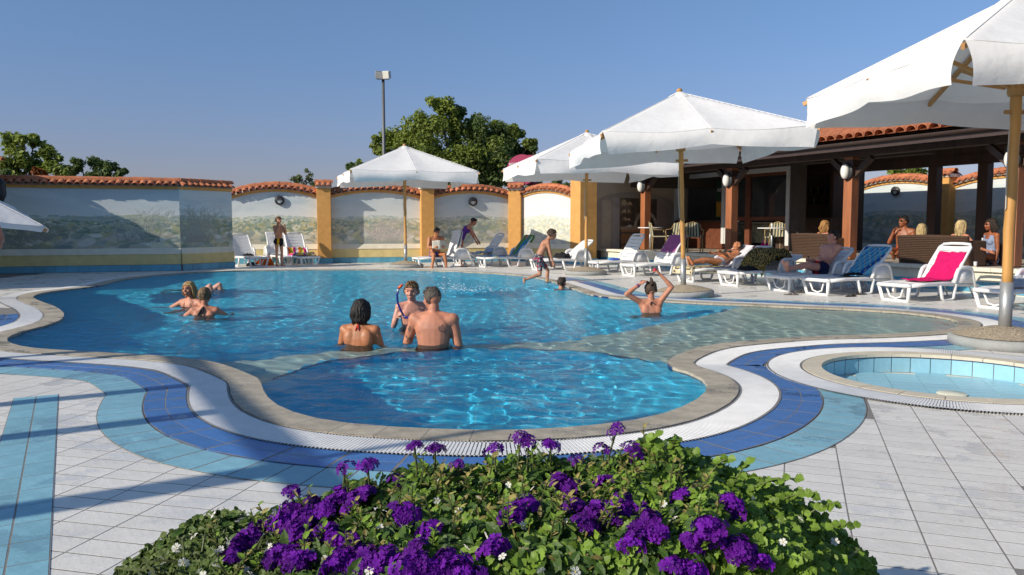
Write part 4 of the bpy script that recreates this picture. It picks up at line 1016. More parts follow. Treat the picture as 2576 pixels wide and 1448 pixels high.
def make_lounger():
    root = empty('sun_lounger')
    f = MB()
    for s in (-1, 1):
        f.tube([(.05, s*.31, SZ-.03), (.4, s*.315, SZ-.012), (.8, s*.315, SZ-.015), (1.75, s*.30, SZ-.07)], [.030, .032, .034, .028], 8)
    f.tube([(.05, -.31, SZ-.03), (.005, -.24, SZ-.026), (-.02, -.1, SZ-.022), (-.02, .1, SZ-.022), (.005, .24, SZ-.026), (.05, .31, SZ-.03)], .032, 8)
    f.tube([(1.75, -.30, SZ-.07), (1.75, .30, SZ-.07)], .025, 8); f.tube([(1.1, -.3, SZ-.03), (1.1, .3, SZ-.03)], .022, 8)
    f.build('frame', M['plastic'], root, True)
    for k in range(10): inst(slat_me, 'slat', root, (.055+.107*k, 0, SZ+.008-.008*math.sin(k*.6)))
    g = MB(); g.tube([(.04, -.28, SZ-.04), (.085, -.235, .02), (.095, -.20, .012), (.095, .20, .012), (.085, .235, .02), (.04, .28, SZ-.04)], [.03, .027, .026, .026, .027, .03], 8)
    g.tube([(.06, -.17, SZ-.03), (.085, -.10, .08), (.09, 0, .05), (.085, .10, .08), (.06, .17, SZ-.03)], .016, 6); g.build('foot_leg', M['plastic'], root, True)
    for s in (-1, 1):
        y = s*.325
        l = MB(); l.tube([(.72, y, SZ-.03), (.80, y*1.02, .035), (.84, y*1.02, .014), (1.04, y*1.02, .014), (1.08, y*1.02, .04), (1.15, y, SZ+.02)], [.030, .026, .025, .025, .027, .032], 8); l.build('leg', M['plastic'], root, True)
        a = MB(); P = [(1.10, SZ-.01), (1.15, .43), (1.19, .50), (1.26, .535), (1.46, .535), (1.53, .50), (1.57, .43), (1.60, SZ-.03)]
        plate(a, P, y, .02); a.tube([(q[0], y, q[1]) for q in P[:-1]]+[(1.71, y*1.02, .012)], [.033]*6+[.03, .024], 8); a.build('armrest', M['plastic'], root, True)
        w = MB().tube([(1.70, y-.02, .05), (1.70, y+.03, .05)], .05, 14); w.build('wheel', M['plastic'], root, True)
    b = MB()
    for s in (-1, 1): b.tube([(0, s*.285, 0), (.4, s*.285, .012), (.72, s*.28, .0), (.79, s*.24, -.005)], [.026, .027, .025, .02], 8)
    b.tube([(.79, -.245, -.005), (.805, -.1, -.005), (.805, .1, -.005), (.79, .245, -.005)], .026, 8)
    br = b.build('backrest', M['plastic'], root, True); br.location = (PIV, 0, SZ)
    for k in range(7): o = inst(slat_me, 'slat', br, (.06+.106*k, 0, .012), (0, 0, 0), (1, .93, 1))
    st = MB()
    for s in (-1, 1): st.tube([(.45, s*.22, -.02), (.62, s*.24, -.36)], .013, 6)
    st.build('strut', M['plastic'], root, True).location = (PIV, 0, SZ)
    return root
proto = make_lounger(); used = [0]; LOUNGERS = {}
def lounger(key, x, y, ang, back, label, low=False):
    o = proto if not used[0] else copy_tree(proto); used[0] = 1
    o.location = (x, y, 0); o.rotation_euler = (0, 0, R(ang)); tag(o, label, 'sun lounger', 'white plastic sun loungers round the pool')
    for c in o.children:
        if c.name.startswith('backrest'): c.rotation_euler = (0, -R(back), 0)
        if c.name.startswith('strut'): c.rotation_euler = (0, -R(back-46), 0); c.location = (PIV, 0, SZ+(.0 if back < 60 else -.02))
    LOUNGERS[key] = (x, y, ang, back); return o
def L2W(key, p):
    x, y, a, _ = LOUNGERS[key]; a = R(a); return Vector((x+p[0]*math.cos(a)-p[1]*math.sin(a), y+p[0]*math.sin(a)+p[1]*math.cos(a), p[2]))
lounger('L16', 7.10, 11.75, 27, 32, 'white lounger behind the bamboo pole at the right edge, with crumpled clothes on it')
lounger('L15', 6.20, 12.95, 27, 52, 'white lounger with a bright pink towel over its raised back')
lounger('L14', 5.38, 14.15, 27, 45, 'white lounger with a blue patterned towel on its back')
lounger('L13', 4.98, 14.95, 27, 38, 'white lounger under the reclining man')
lounger('L12', 4.40, 16.30, 27, 22, 'white lounger with dark clothes on the seat, left of the man\'s feet')
lounger('L11', 3.75, 17.40, 27, 36, 'white lounger under the sunbathing woman')
lounger('L10', 2.78, 19.35, 27, 58, 'white lounger with a purple towel over its upright back')
lounger('L9', 2.05, 20.75, 27, 60, 'empty white lounger with an upright back, left of the purple towel')
lounger('L8', .60, 21.9, 24, 40, 'white lounger behind the boy stepping into the pool')
lounger('L6', -.95, 23.5, 24, 52, 'white lounger with a blue cartoon print towel')
lounger('L5', -1.75, 24.6, 26, 57, 'white lounger with an upright slatted back, left of the blue towel')
lounger('L4', -2.85, 23.3, 24, 74, 'white lounger with the seated reading man')
lounger('L1', -7.45, 23.5, 130, 55, 'white lounger at the end of the left wall, left of the standing boy')
lounger('L2', -6.8, 24.3, 122, 62, 'white lounger directly behind the standing boy, with a white towel')
lounger('L3', -6.05, 23.9, 124, 60, 'white lounger with a multicoloured towel, beside the first orange pillar')

def cloth(name, key, prof, y0, y1, mat, label, cat='towel', seed=0, wr=.012, nu=44, nv=26, img=None, group=None, skew=0.):
    """towel following a profile of (x,z) points in the lounger's frame, from y0 to y1; wrinkled, thick"""
    r = random.Random(seed); P = resample([Vector((p[0], 0, p[1])) for p in prof], .5, False) if False else None
    pts = [Vector((p[0], 0, p[1])) for p in prof]; L = [0.]
    for a, b in zip(pts, pts[1:]): L.append(L[-1]+(b-a).length)
    S = np.linspace(0, L[-1], nu); X = np.interp(S, L, [p.x for p in pts]); Z = np.interp(S, L, [p.z for p in pts])
    for _ in range(3): X[1:-1] = .5*X[1:-1]+.25*(X[:-2]+X[2:]); Z[1:-1] = .5*Z[1:-1]+.25*(Z[:-2]+Z[2:])
    mb = MB(); ph = r.uniform(0, 9)
    for i in range(nu):
        tx, tz = X[min(i+1, nu-1)]-X[max(i-1, 0)], Z[min(i+1, nu-1)]-Z[max(i-1, 0)]; l = math.hypot(tx, tz)+1e-6; nx_, nz = -tz/l, tx/l
        if nz < 0: nx_, nz = -nx_, -nz
        for j in range(nv):
            v = j/(nv-1); y = y0+(y1-y0)*v+skew*S[i]+.02*math.sin(S[i]*4+ph)
            w_ = wr*(noise.noise((S[i]*5+ph, y*7, ph))+.6*noise.noise((S[i]*13, y*16+ph, 3)))+.004
            over = max(0, abs(y)-.30); drop = over*1.3
            mb.v.append((X[i]+nx_*w_, y-math.copysign(over*.6, y) if over else y, Z[i]+nz*w_-drop))
    mb.f = [(i*nv+j, i*nv+j+1, (i+1)*nv+j+1, (i+1)*nv+j) for i in range(nu-1) for j in range(nv-1)]; mb.m = [0]*len(mb.f)
    o = mb.build(name, mat, None, True); so_ = o.modifiers.new('thickness', 'SOLIDIFY'); so_.thickness = .008; so_.offset = 1
    if img is not None:
        ca = o.data.color_attributes.new('paint', 'FLOAT_COLOR', 'POINT'); col = np.ones((nu*nv, 4), np.float32); col[:, :3] = img(nu, nv).reshape(-1, 3); ca.data.foreach_set('color', col.ravel())
    x, y, a, _ = LOUNGERS[key]; o.location = (x, y, 0); o.rotation_euler = (0, 0, R(a)); tag(o, label, cat, group); return o
def backp(key, s, off=.03):
    b = R(LOUNGERS[key][3]); return (PIV+s*math.cos(b)-off*math.sin(b), SZ+s*math.sin(b)+off*math.cos(b))
def fab(name, c, v=.15): return pm(name, c, .95, v, 18, .5, 120, spec=.1)
M['vprint'] = vcmat('printed_towel', .95, .4, 120)
top = SZ+.035
M['pink'] = fab('pink_terry', (.56, .012, .12)); M['purple_t'] = fab('mauve_terry', (.30, .10, .26)); M['white_t'] = fab('white_terry', (.72, .72, .72), .06); M['lblue_t'] = fab('pale_blue_terry', (.42, .52, .66), .1)
M['black_c'] = fab('black_cloth', (.02, .02, .024), .3); M['navy_c'] = fab('navy_cloth', (.012, .014, .04)); M['grey_c'] = fab('grey_cloth', (.38, .40, .45), .2); M['orange_c'] = fab('orange_bag', (.52, .10, .02), .15); M['magenta_c'] = fab('magenta_bag', (.50, .01, .13))
cloth('towel', 'L15', [(.55, top), (.9, top), (1.08, top), backp('L15', .06), backp('L15', .3), backp('L15', .60)], -.27, .23, M['pink'], 'bright pink towel hanging down the raised lounger back', seed=1, wr=.026)
cloth('towel', 'L16', [(.75, top), (1.08, top), backp('L16', .06), backp('L16', .35)], -.26, .22, M['pink'], 'pink towel on the lounger behind the bamboo pole', seed=2, wr=.022)
def waves(nu, nv):
    r = np.random.default_rng(5); u, v = np.meshgrid(np.linspace(0, 1, nu), np.linspace(0, 1, nv), indexing='ij'); ph = v*6+u*7+1.2*np.sin(u*5+v*4)
    img = np.zeros((nu, nv, 3))+np.array((.045, .27, .46)); img[np.sin(ph*3) > .45] = (.012, .07, .26); img[np.sin(ph*3+1.1) > .8] = (.16, .46, .60)
    k = np.sin(u*31+v*9)*np.sin(v*37-u*6) > .72; img[k] = (.42, .38, .20); return img
cloth('towel', 'L14', [(.75, top), (1.08, top), backp('L14', .06), backp('L14', .4), backp('L14', .74)], -.27, .26, M['vprint'], 'blue towel with dark wavy stripes on the lounger back', seed=3, wr=.014, nu=90, nv=70, img=waves)
cloth('towel', 'L10', [backp('L10', .30), backp('L10', .6), backp('L10', .83, .02), backp('L10', .82, -.05), backp('L10', .5, -.06)], -.28, .28, M['purple_t'], 'mauve towel folded over the top of the lounger back', seed=4, wr=.012)
def stripes(nu, nv):
    r = np.random.default_rng(9); img = np.zeros((nu, nv, 3))+np.array((.74, .73, .72)); cs = [(.55, .12, .14), (.30, .50, .62), (.10, .10, .13), (.6, .2, .2)]
    for k in range(13): j = int(r.random()*nv); w = r.integers(1, 3); img[:, j:j+w] = cs[k % 4]
    return img
cloth('towel', 'L11', [(.95, top), (1.08, top), backp('L11', .06), backp('L11', .4), backp('L11', .83, .02), backp('L11', .83, -.06), backp('L11', .3, -.12)], -.30, .31, M['vprint'], 'white towel with thin red and blue stripes under the sunbathing woman', seed=5, wr=.012, nu=70, nv=80, img=stripes)
def shells(nu, nv):
    u, v = np.meshgrid(np.linspace(0, 1, nu), np.linspace(0, 1, nv), indexing='ij'); img = np.zeros((nu, nv, 3))+np.array((.50, .42, .22)); fr_ = np.minimum(np.minimum(u*3, (1-u)*3), np.minimum(v, 1-v)*2)
    img[fr_ < .34] = (.05, .04, .05); img[fr_ < .24] = (.56, .50, .34); k = (np.sin(u*40)*np.sin(v*16) > .55) & (fr_ < .24); img[k] = (.12, .09, .07); return img
cloth('towel', 'L11', [(-.05, .18), (-.04, top), (.3, top), (.7, top), (.98, top)], -.40, .30, M['vprint'], 'cream and black patterned towel hanging off the sunbathing woman\'s lounger', seed=6, wr=.016, nu=80, nv=60, img=shells)
def leopard(nu, nv):
    r = np.random.default_rng(3); img = np.zeros((nu, nv, 3))
    for i in range(nu):
        for j in range(nv):
            f = noise.noise((i*.42, j*.42, 2.)); img[i, j] = (.030, .024, .012) if f < .08 else (.33, .24, .07)
    return img
heap = cloth('beach_blanket', 'L12', [(.62, .33), (.70, .50), (.85, .66), (1.05, .74), (1.3, .74), (1.5, .62), (1.58, .42)], -.42, .36, M['vprint'], 'leopard print blanket heaped over a lounger back', 'blanket', seed=7, wr=.05, nu=100, nv=90, img=leopard)
def cartoon(nu, nv):
    r = np.random.default_rng(8); img = np.zeros((nu, nv, 3))+np.array((.02, .21, .52))
    blobs(img, 26, nv, [(.12, .26, .04), (.06, .20, .05), (.46, .36, .05), (.30, .34, .06), (.5, .16, .05), (.55, .5, .4)], .0, 1., .05, .11, r, (.8, 1.6), (.8, 1)); return img
cloth('towel', 'L6', [(.30, top), (.7, top), (1.06, top), backp('L6', .06), backp('L6', .4), backp('L6', .83, .02), backp('L6', .82, -.05), backp('L6', .6, -.08)], -.33, .27, M['vprint'], 'bright blue towel printed with green and yellow patches', seed=8, wr=.014, nu=90, nv=60, img=cartoon)
cloth('towel', 'L5', [(.55, top+.01), (.85, top+.05), (1.0, top+.06), backp('L5', .06, .07), backp('L5', .24, .04)], -.25, .25, M['lblue_t'], 'crumpled pale blue towel on the lounger left of the blue towel', seed=9, wr=.05)
cloth('towel', 'L4', [(.95, top), (1.08, top), backp('L4', .06), backp('L4', .4), backp('L4', .83, .02), backp('L4', .83, -.06), backp('L4', .35, -.10)], -.32, .42, M['white_t'], 'white towel hung over the upright back behind the reading man', seed=10, wr=.014)
def rainbow(nu, nv):
    img = np.zeros((nu, nv, 3)); cs = [(.60, .03, .20), (.62, .55, .08), (.62, .20, .02), (.66, .62, .58), (.60, .03, .24), (.62, .50, .06), (.62, .18, .03), (.55, .04, .25)]
    for j in range(nv): img[:, j] = cs[int(j/nv*7.99)]
    r = np.random.default_rng(2); blobs(img, 14, nv, [(.7, .68, .66), (.62, .5, .1), (.05, .1, .5)], 0, .35, .06, .10, r); return img
cloth('towel', 'L3', [(.32, top), (.5, top+.07), (.8, top+.02), (1.05, top), backp('L3', .06), backp('L3', .27)], -.30, .34, M['vprint'], 'pink, yellow and orange striped towel on the lounger by the first pillar', seed=11, wr=.04, nu=60, nv=60, img=rainbow)
cloth('towel', 'L2', [(.9, top), (1.08, top), backp('L2', .06), backp('L2', .5), backp('L2', .83, .02), backp('L2', .80, -.06)], -.10, .31, M['white_t'], 'white towel over the lounger back behind the standing boy', seed=12, wr=.014)
def heap_of(name, p, size, mat, label, cat, seed, rz=0.):
    """crumpled cloth pile: displaced flattened dome"""
    r = random.Random(seed); mb = MB(); n, k = 26, 9
    for a in range(k+1):
        t = a/k
        for j in range(n):
            an = 2*math.pi*j/n; rad = math.sin(t*math.pi/2+.02); q = 1+.28*noise.noise((math.cos(an)*2+seed, math.sin(an)*2, t*2))
            z = math.cos(t*math.pi/2)**.8*(1+.5*noise.noise((rad*math.cos(an)*3, rad*math.sin(an)*3, seed)))
            mb.v.append((size[0]*rad*q*math.cos(an), size[1]*rad*q*math.sin(an), max(0, size[2]*z)+.006*noise.noise((an*5, t*9, seed))))
    mb.f = [(a*n+j, (a+1)*n+j, (a+1)*n+(j+1) % n, a*n+(j+1) % n) for a in range(k) for j in range(n)]+[tuple(range(n))]; mb.m = [0]*len(mb.f)
    o = mb.build(name, mat, None, True, loc=p); o.rotation_euler = (0, 0, rz); return tag(o, label, cat)
heap_of('clothes', L2W('L12', (.62, .0, SZ+.02)), (.26, .22, .07), M['black_c'], 'black and white clothes dropped on the lounger left of the man\'s feet', 'clothes', 3, .5)
heap_of('clothes', L2W('L14', (.92, -.05, SZ+.02)), (.20, .16, .06), M['black_c'], 'black clothing lying at the foot of the blue towel', 'clothes', 4)
heap_of('clothes', L2W('L16', (.60, .02, SZ+.02)), (.20, .18, .16), M['grey_c'], 'crumpled grey clothes on the lounger behind the bamboo pole', 'clothes', 5)
heap_of('clothes', L2W('L8', (.95, .12, SZ+.03)), (.22, .18, .13), M['black_c'], 'black clothes on the lounger behind the boy at the pool edge', 'clothes', 6)
heap_of('clothes', L2W('L9', (.75, .0, SZ+.02)), (.16, .12, .06), pm('blue_cloth', (.04, .10, .42), .9, .3, 14), 'small blue garment on the empty upright lounger', 'clothes', 7)
heap_of('cap', L2W('L1', (.72, .05, SZ+.02)), (.17, .12, .07), M['black_c'], 'black cap lying on the lounger by the left wall', 'cap', 8)
heap_of('bag', L2W('L1', (.9, -.55, .0)), (.26, .20, .26), M['orange_c'], 'orange cloth bag on the ground behind the standing boy', 'bag', 9)
heap_of('bag', L2W('L1', (.7, -.05, .0)), (.18, .14, .12), M['black_c'], 'dark bag under the lounger by the left wall', 'bag', 10)
q = L2W('L12', (1.45, .45, .30)); hb = heap_of('beach_bag', q, (.17, .12, .50), M['magenta_c'], 'magenta beach bag standing behind the striped towel', 'bag', 11)
MB().box((0, 0, .47), (.30, .20, .05)).build('bag_rim', M['white_t'], hb, bevel=.02)
# flip-flops: sole, thong strap
def flipflop(p, rz, mat, strap, label):
    root = empty('flip_flop', p, rz); tag(root, label, 'flip flop', 'flip flops on the tiles')
    s = MB(); n = 20; o = []
    for z in (0, .018):
        for k in range(n):
            a = 2*math.pi*k/n; w = .048 if math.cos(a) > 0 else .038; o.append((.135*math.cos(a), w*math.sin(a)*(1+.12*math.cos(2*a)), z+.004))
    s.add(o, [tuple(range(n))[::-1], tuple(range(n, 2*n))]+[(i, (i+1) % n, n+(i+1) % n, n+i) for i in range(n)]); s.build('sole', mat, root)
    MB().tube([(-.03, -.04, .02), (.02, -.035, .055), (.075, 0, .024)], .007, 6).tube([(-.03, .04, .02), (.02, .035, .055), (.075, 0, .024)], .007, 6).build('strap', strap, root, True)
M['rubber'] = pm('black_rubber', (.035, .032, .03), .7, .2, 10); M['rubber_g'] = pm('grey_rubber', (.14, .12, .11), .7, .2, 10); M['yellow_s'] = pm('yellow_strap', (.60, .36, .02), .5)
for (x, y, rz, a, b, lab) in ((1990, 743, 0, 'rubber_g', 'rubber', 'grey flip flop lying flat on the tiles below the man\'s feet'), (2010, 738, .3, 'rubber_g', 'rubber', 'second grey flip flop tucked behind the first below the man\'s feet'),
        (2140, 747, .5, 'rubber', 'rubber', 'black flip flop by the blue towel lounger legs, nearer the pool'), (2162, 742, .2, 'rubber', 'rubber', 'black flip flop by the blue towel lounger legs, nearer the lounger'),
        (1836, 708, .1, 'rubber', 'yellow_s', 'black flip flop with yellow strap under the sunbathing woman'), (1872, 712, -.6, 'rubber', 'yellow_s', 'black flip flop with yellow strap beside a lounger foot'), (1168, 672, .4, 'rubber', 'white_t', 'dark flip flop beside the reading man\'s foot')):
    flipflop(G(x, y, .002), rz, M[a], M[b], lab)

# ------------------------------------------------------------------ bar furniture on the terrace
M['wicker'] = pm('brown_wicker', (.085, .045, .025), .7, .5, 40, .8, 90, stretch=(1, 1, 3))
def bar_pt(s, t, z=TZ): q = BO+BA*s+BN*t; return Vector((q.x, q.y, z-.02))
def sofa(s, t, w, label):
    root = empty('wicker_sofa', bar_pt(s, t), BRZ); tag(root, label, 'sofa', 'brown wicker sofas on the terrace')
    b = MB(); n = 18
    for k in range(n+1):   # bowed woven back, local y across, x inward
        y = -w/2+w*k/n; bow = -.10*(1-(2*k/n-1)**2); ztop = .60+.02*math.cos(math.pi*(2*k/n-1)/2)
        b.v += [(bow+.10, y, .0), (bow, y, ztop), (bow+.05, y, ztop), (bow+.16, y, .0)]
    b.f = [(4*k+i, 4*k+(i+1) % 4, 4*k+4+(i+1) % 4, 4*k+4+i) for k in range(n) for i in range(4)]+[(0, 1, 2, 3), (4*n+3, 4*n+2, 4*n+1, 4*n)]; b.m = [0]*len(b.f)
    b.build('back', M['wicker'], root)
    wv = MB()
    for i in range(16):
        z = .03+.036*i; P_ = [(-.10*(1-(2*k/n-1)**2)+.10*(1-z/.6)-.006, -w/2+w*k/n, z) for k in range(n+1)]; wv.tube(P_, .011, 5)
    wv.build('weave', M['wicker'], root, True)
    MB().box((.38, 0, .2), (.5, w-.1, .36)).build('seat', M['wicker'], root, bevel=.04)
    for sgn in (-1, 1): MB().box((.34, sgn*(w/2-.06), .26), (.55, .10, .50)).build('armrest', M['wicker'], root, bevel=.03)
    return root
sofa(7.45, -.55, 1.25, 'wicker sofa with its back to the pool, in front of the blond head in orange')
sofa(10.75, -.75, 1.55, 'wide wicker sofa with its back to the pool, two fair haired people on it')
tb = empty('low_table', bar_pt(10.7, .55), BRZ); tag(tb, 'low dark table between the sofa and the people facing the pool', 'table')
MB().box((0, 0, .42), (.6, 1.1, .04)).build('table_top', M['wood_dark'], tb, bevel=.01)
for a in (-.25, .25):
    for b in (-.5, .5): MB().box((a, b, .2), (.05, .05, .4)).build('leg', M['wood_dark'], tb)
M['enamel'] = pm('white_tabletop', (.72, .72, .70), .4, .04); M['rattan'] = pm('rattan', (.32, .22, .09), .55, .25, 14); M['stripe'] = vcmat('striped_cushion', .9)
def bistro(s, t, rz, label):
    root = empty('bistro_chair', bar_pt(s, t), BRZ+R(rz)); tag(root, label, 'chair', 'striped rattan chairs on the terrace')
    for a, b in ((-.2, -.2), (-.2, .2), (.2, -.2), (.2, .2)): MB().tube([(a*1.1, b*1.1, 0), (a, b, .45)], .014, 6).build('leg', M['rattan'], root, True)
    def st(nu, nv): img = np.zeros((nu, nv, 3)); k = (np.arange(nv)//4) % 2; img[:] = np.where(k[:, None] > 0, np.array((.44, .39, .26)), np.array((.03, .05, .045))); return img
    nu, nv = 12, 40; W_ = lambda u, v: (.20-.42*u*0+.0*u+(-.05*np.cos((v-.5)*math.pi))*1.5+.22, (v-.5)*.44, .45+u*.44)
    sb = paint_grid('back_weave', nv, nu, lambda u, v: (.20-.0*u+.06*np.cos((u-.5)*math.pi)+.06*v, (u-.5)*.44*(1-.15*v), .47+v*.40), st(nu, nv), M['stripe'], root)
    sm = sb.modifiers.new('t', 'SOLIDIFY'); sm.thickness = .02
    paint_grid('seat_weave', nv, nu, lambda u, v: ((v-.5)*.44, (u-.5)*.44, .455+0*u), st(nu, nv), M['stripe'], root).modifiers.new('t', 'SOLIDIFY').thickness = .03
    MB().tube([(-.16, -.24, .66), (.18, -.24, .68), (.27, -.20, .84), (.31, 0, .90), (.27, .20, .84), (.18, .24, .68), (-.16, .24, .66)], .015, 7).build('arm_hoop', M['rattan'], root, True)
    for b in (-.235, .235): MB().tube([(-.16, b, .66), (-.2, b*.9, .45)], .013, 6).build('arm_post', M['rattan'], root, True)
def table(s, t, label):
    root = empty('round_table', bar_pt(s, t), BRZ); tag(root, label, 'table')
    MB().lathe([(.38, 0), (.39, .012), (.38, .03)], (0, 0, .71), 28).build('table_top', M['enamel'], root, True)
    MB().tube([(0, 0, .02), (0, 0, .71)], .03, 10).build('stem', M['steel'], root, True); MB().lathe([(.22, 0), (.20, .02), (.04, .035)], (0, 0, 0), 20).build('foot', M['steel'], root, True)
table(.75, -.35, 'white round table by the painted cellar wall')
bistro(1.15, .30, 20, 'striped rattan chair behind the white table'); bistro(1.75, -.75, 150, 'striped rattan chair between white table and purple towel')
bistro(2.9, -.35, 60, 'striped rattan chair right of the purple towel, beside the bar post')
table(4.9, .7, 'white round table inside the terrace, behind the striped towel'); bistro(4.5, 1.2, 30, 'striped rattan chair in the shade left of the inner table')

gm_ = MB().lathe([(.026, 0), (.032, .11), (.030, .11), (.024, .01)], (0, 0, 0), 12).mesh('drinking_glass', M['glass_clear'], True)
for s_, t_, z_, lab in ((10.5, .45, TZ+.44, 'clear glass on the low dark table, nearer the man in sunglasses'), (10.95, .6, TZ+.44, 'clear glass on the low dark table, nearer the woman in sunglasses'), (.7, -.3, TZ+.74, 'clear glass on the white table by the cellar painting'), (4.95, .65, TZ+.74, 'clear glass on the white table in the shade'), (12.0, -1.2, TZ+.03, 'glass left on the terrace kerb beside the last bar post')):
    q = bar_pt(s_, t_, z_); tag(inst(gm_, 'drinking_glass', None, q), lab, 'glass', 'drinking glasses')
# ------------------------------------------------------------------ people
def skin(name, c, rough=.45):
    m = pm(name, c, rough, .22, 7, .15, 160, spec=.45, col2=(min(1, c[0]*1.12), c[1]*1.02, c[2]*.95)); b = m.node_tree.nodes['Principled BSDF']
    b.inputs['Subsurface Weight'].default_value = .12; b.inputs['Subsurface Radius'].default_value = (.012, .004, .002); b.inputs['Subsurface Scale'].default_value = 1
    return m
S = dict(tan=skin('skin_tan', (.44, .185, .085)), deep=skin('skin_deep_tan', (.30, .105, .045)), fair=skin('skin_fair', (.60, .33, .24)), pink=skin('skin_pink', (.60, .30, .22), .35), mid=skin('skin_mid', (.48, .235, .14), .52), red=skin('skin_sunburnt', (.51, .225, .14), .52))
HM = {k: pm('hair_'+k, c, .5, .55, 30, .9, 90, stretch=(1, 1, .25), spec=.4) for k, c in dict(black=(.016, .012, .010), brown=(.055, .032, .018), dark=(.030, .018, .012), blond=(.36, .23, .085), light=(.44, .32, .15), grey=(.075, .060, .048), sandy=(.16, .095, .042), curly=(.34, .17, .05)).items()}
M['eye'] = pm('dark_eye', (.03, .02, .018), .3); M['mouth'] = pm('mouth_dark', (.05, .008, .008), .5); M['lip'] = pm('lip', (.40, .12, .09), .4); M['shades'] = pm('sunglasses', (.008, .008, .009), .08, spec=.8)
def V3(*a): return Vector(a)
def nrm(v): v = Vector(v); return v.normalized()
class Fig:
    def __init__(s): s.mb = MB(); s.bones = []
    def cap(s, name, a, b, ra, rb, n=12, flat=1., steps=4):
        a, b = Vector(a), Vector(b); d = (b-a); L = d.length
        d = d.normalized() if L > 1e-6 else Vector((0, 0, 1)); pts, rad = [], []
        for k in range(3): t = math.pi/2*(1-k/3); pts.append(a-d*ra*math.sin(t)); rad.append(max(.0015, ra*math.cos(t)))
        for k in range(steps+1): t = k/steps; pts.append(a.lerp(b, t)); rad.append(ra+(rb-ra)*t)
        for k in range(1, 4): t = math.pi/2*k/3; pts.append(b+d*rb*math.sin(t)); rad.append(max(.0015, rb*math.cos(t)))
        s.mb.tube(pts, rad, n, flat=flat)
        if name: s.bones.append((name, a, b, (ra+rb)/2))
    def ell(s, c, fr, r, n=14):   # fr = (x,y,z) axes
        Mx = Matrix(fr).transposed(); s.mb.ball(c, r, n, 0, Mx)
    def loft(s, rings, n=18):
        o = len(s.mb.v); k = len(rings)
        for c, ax, ay, rx, ry in rings:
            for j in range(n):
                a = 2*math.pi*j/n; ca, sa = math.cos(a), math.sin(a); q = (abs(ca)**2.4+abs(sa)**2.4)**(-1/2.4)
                s.mb.v.append(tuple(c+ax*rx*ca*q+ay*ry*sa*q))
        for i in range(k-1):
            for j in range(n): s.mb.f.append((o+i*n+j, o+i*n+(j+1) % n, o+(i+1)*n+(j+1) % n, o+(i+1)*n+j)); s.mb.m.append(0)
        s.mb.f.append(tuple(o+j for j in range(n))[::-1]); s.mb.f.append(tuple(o+(k-1)*n+j for j in range(n))); s.mb.m += [0, 0]
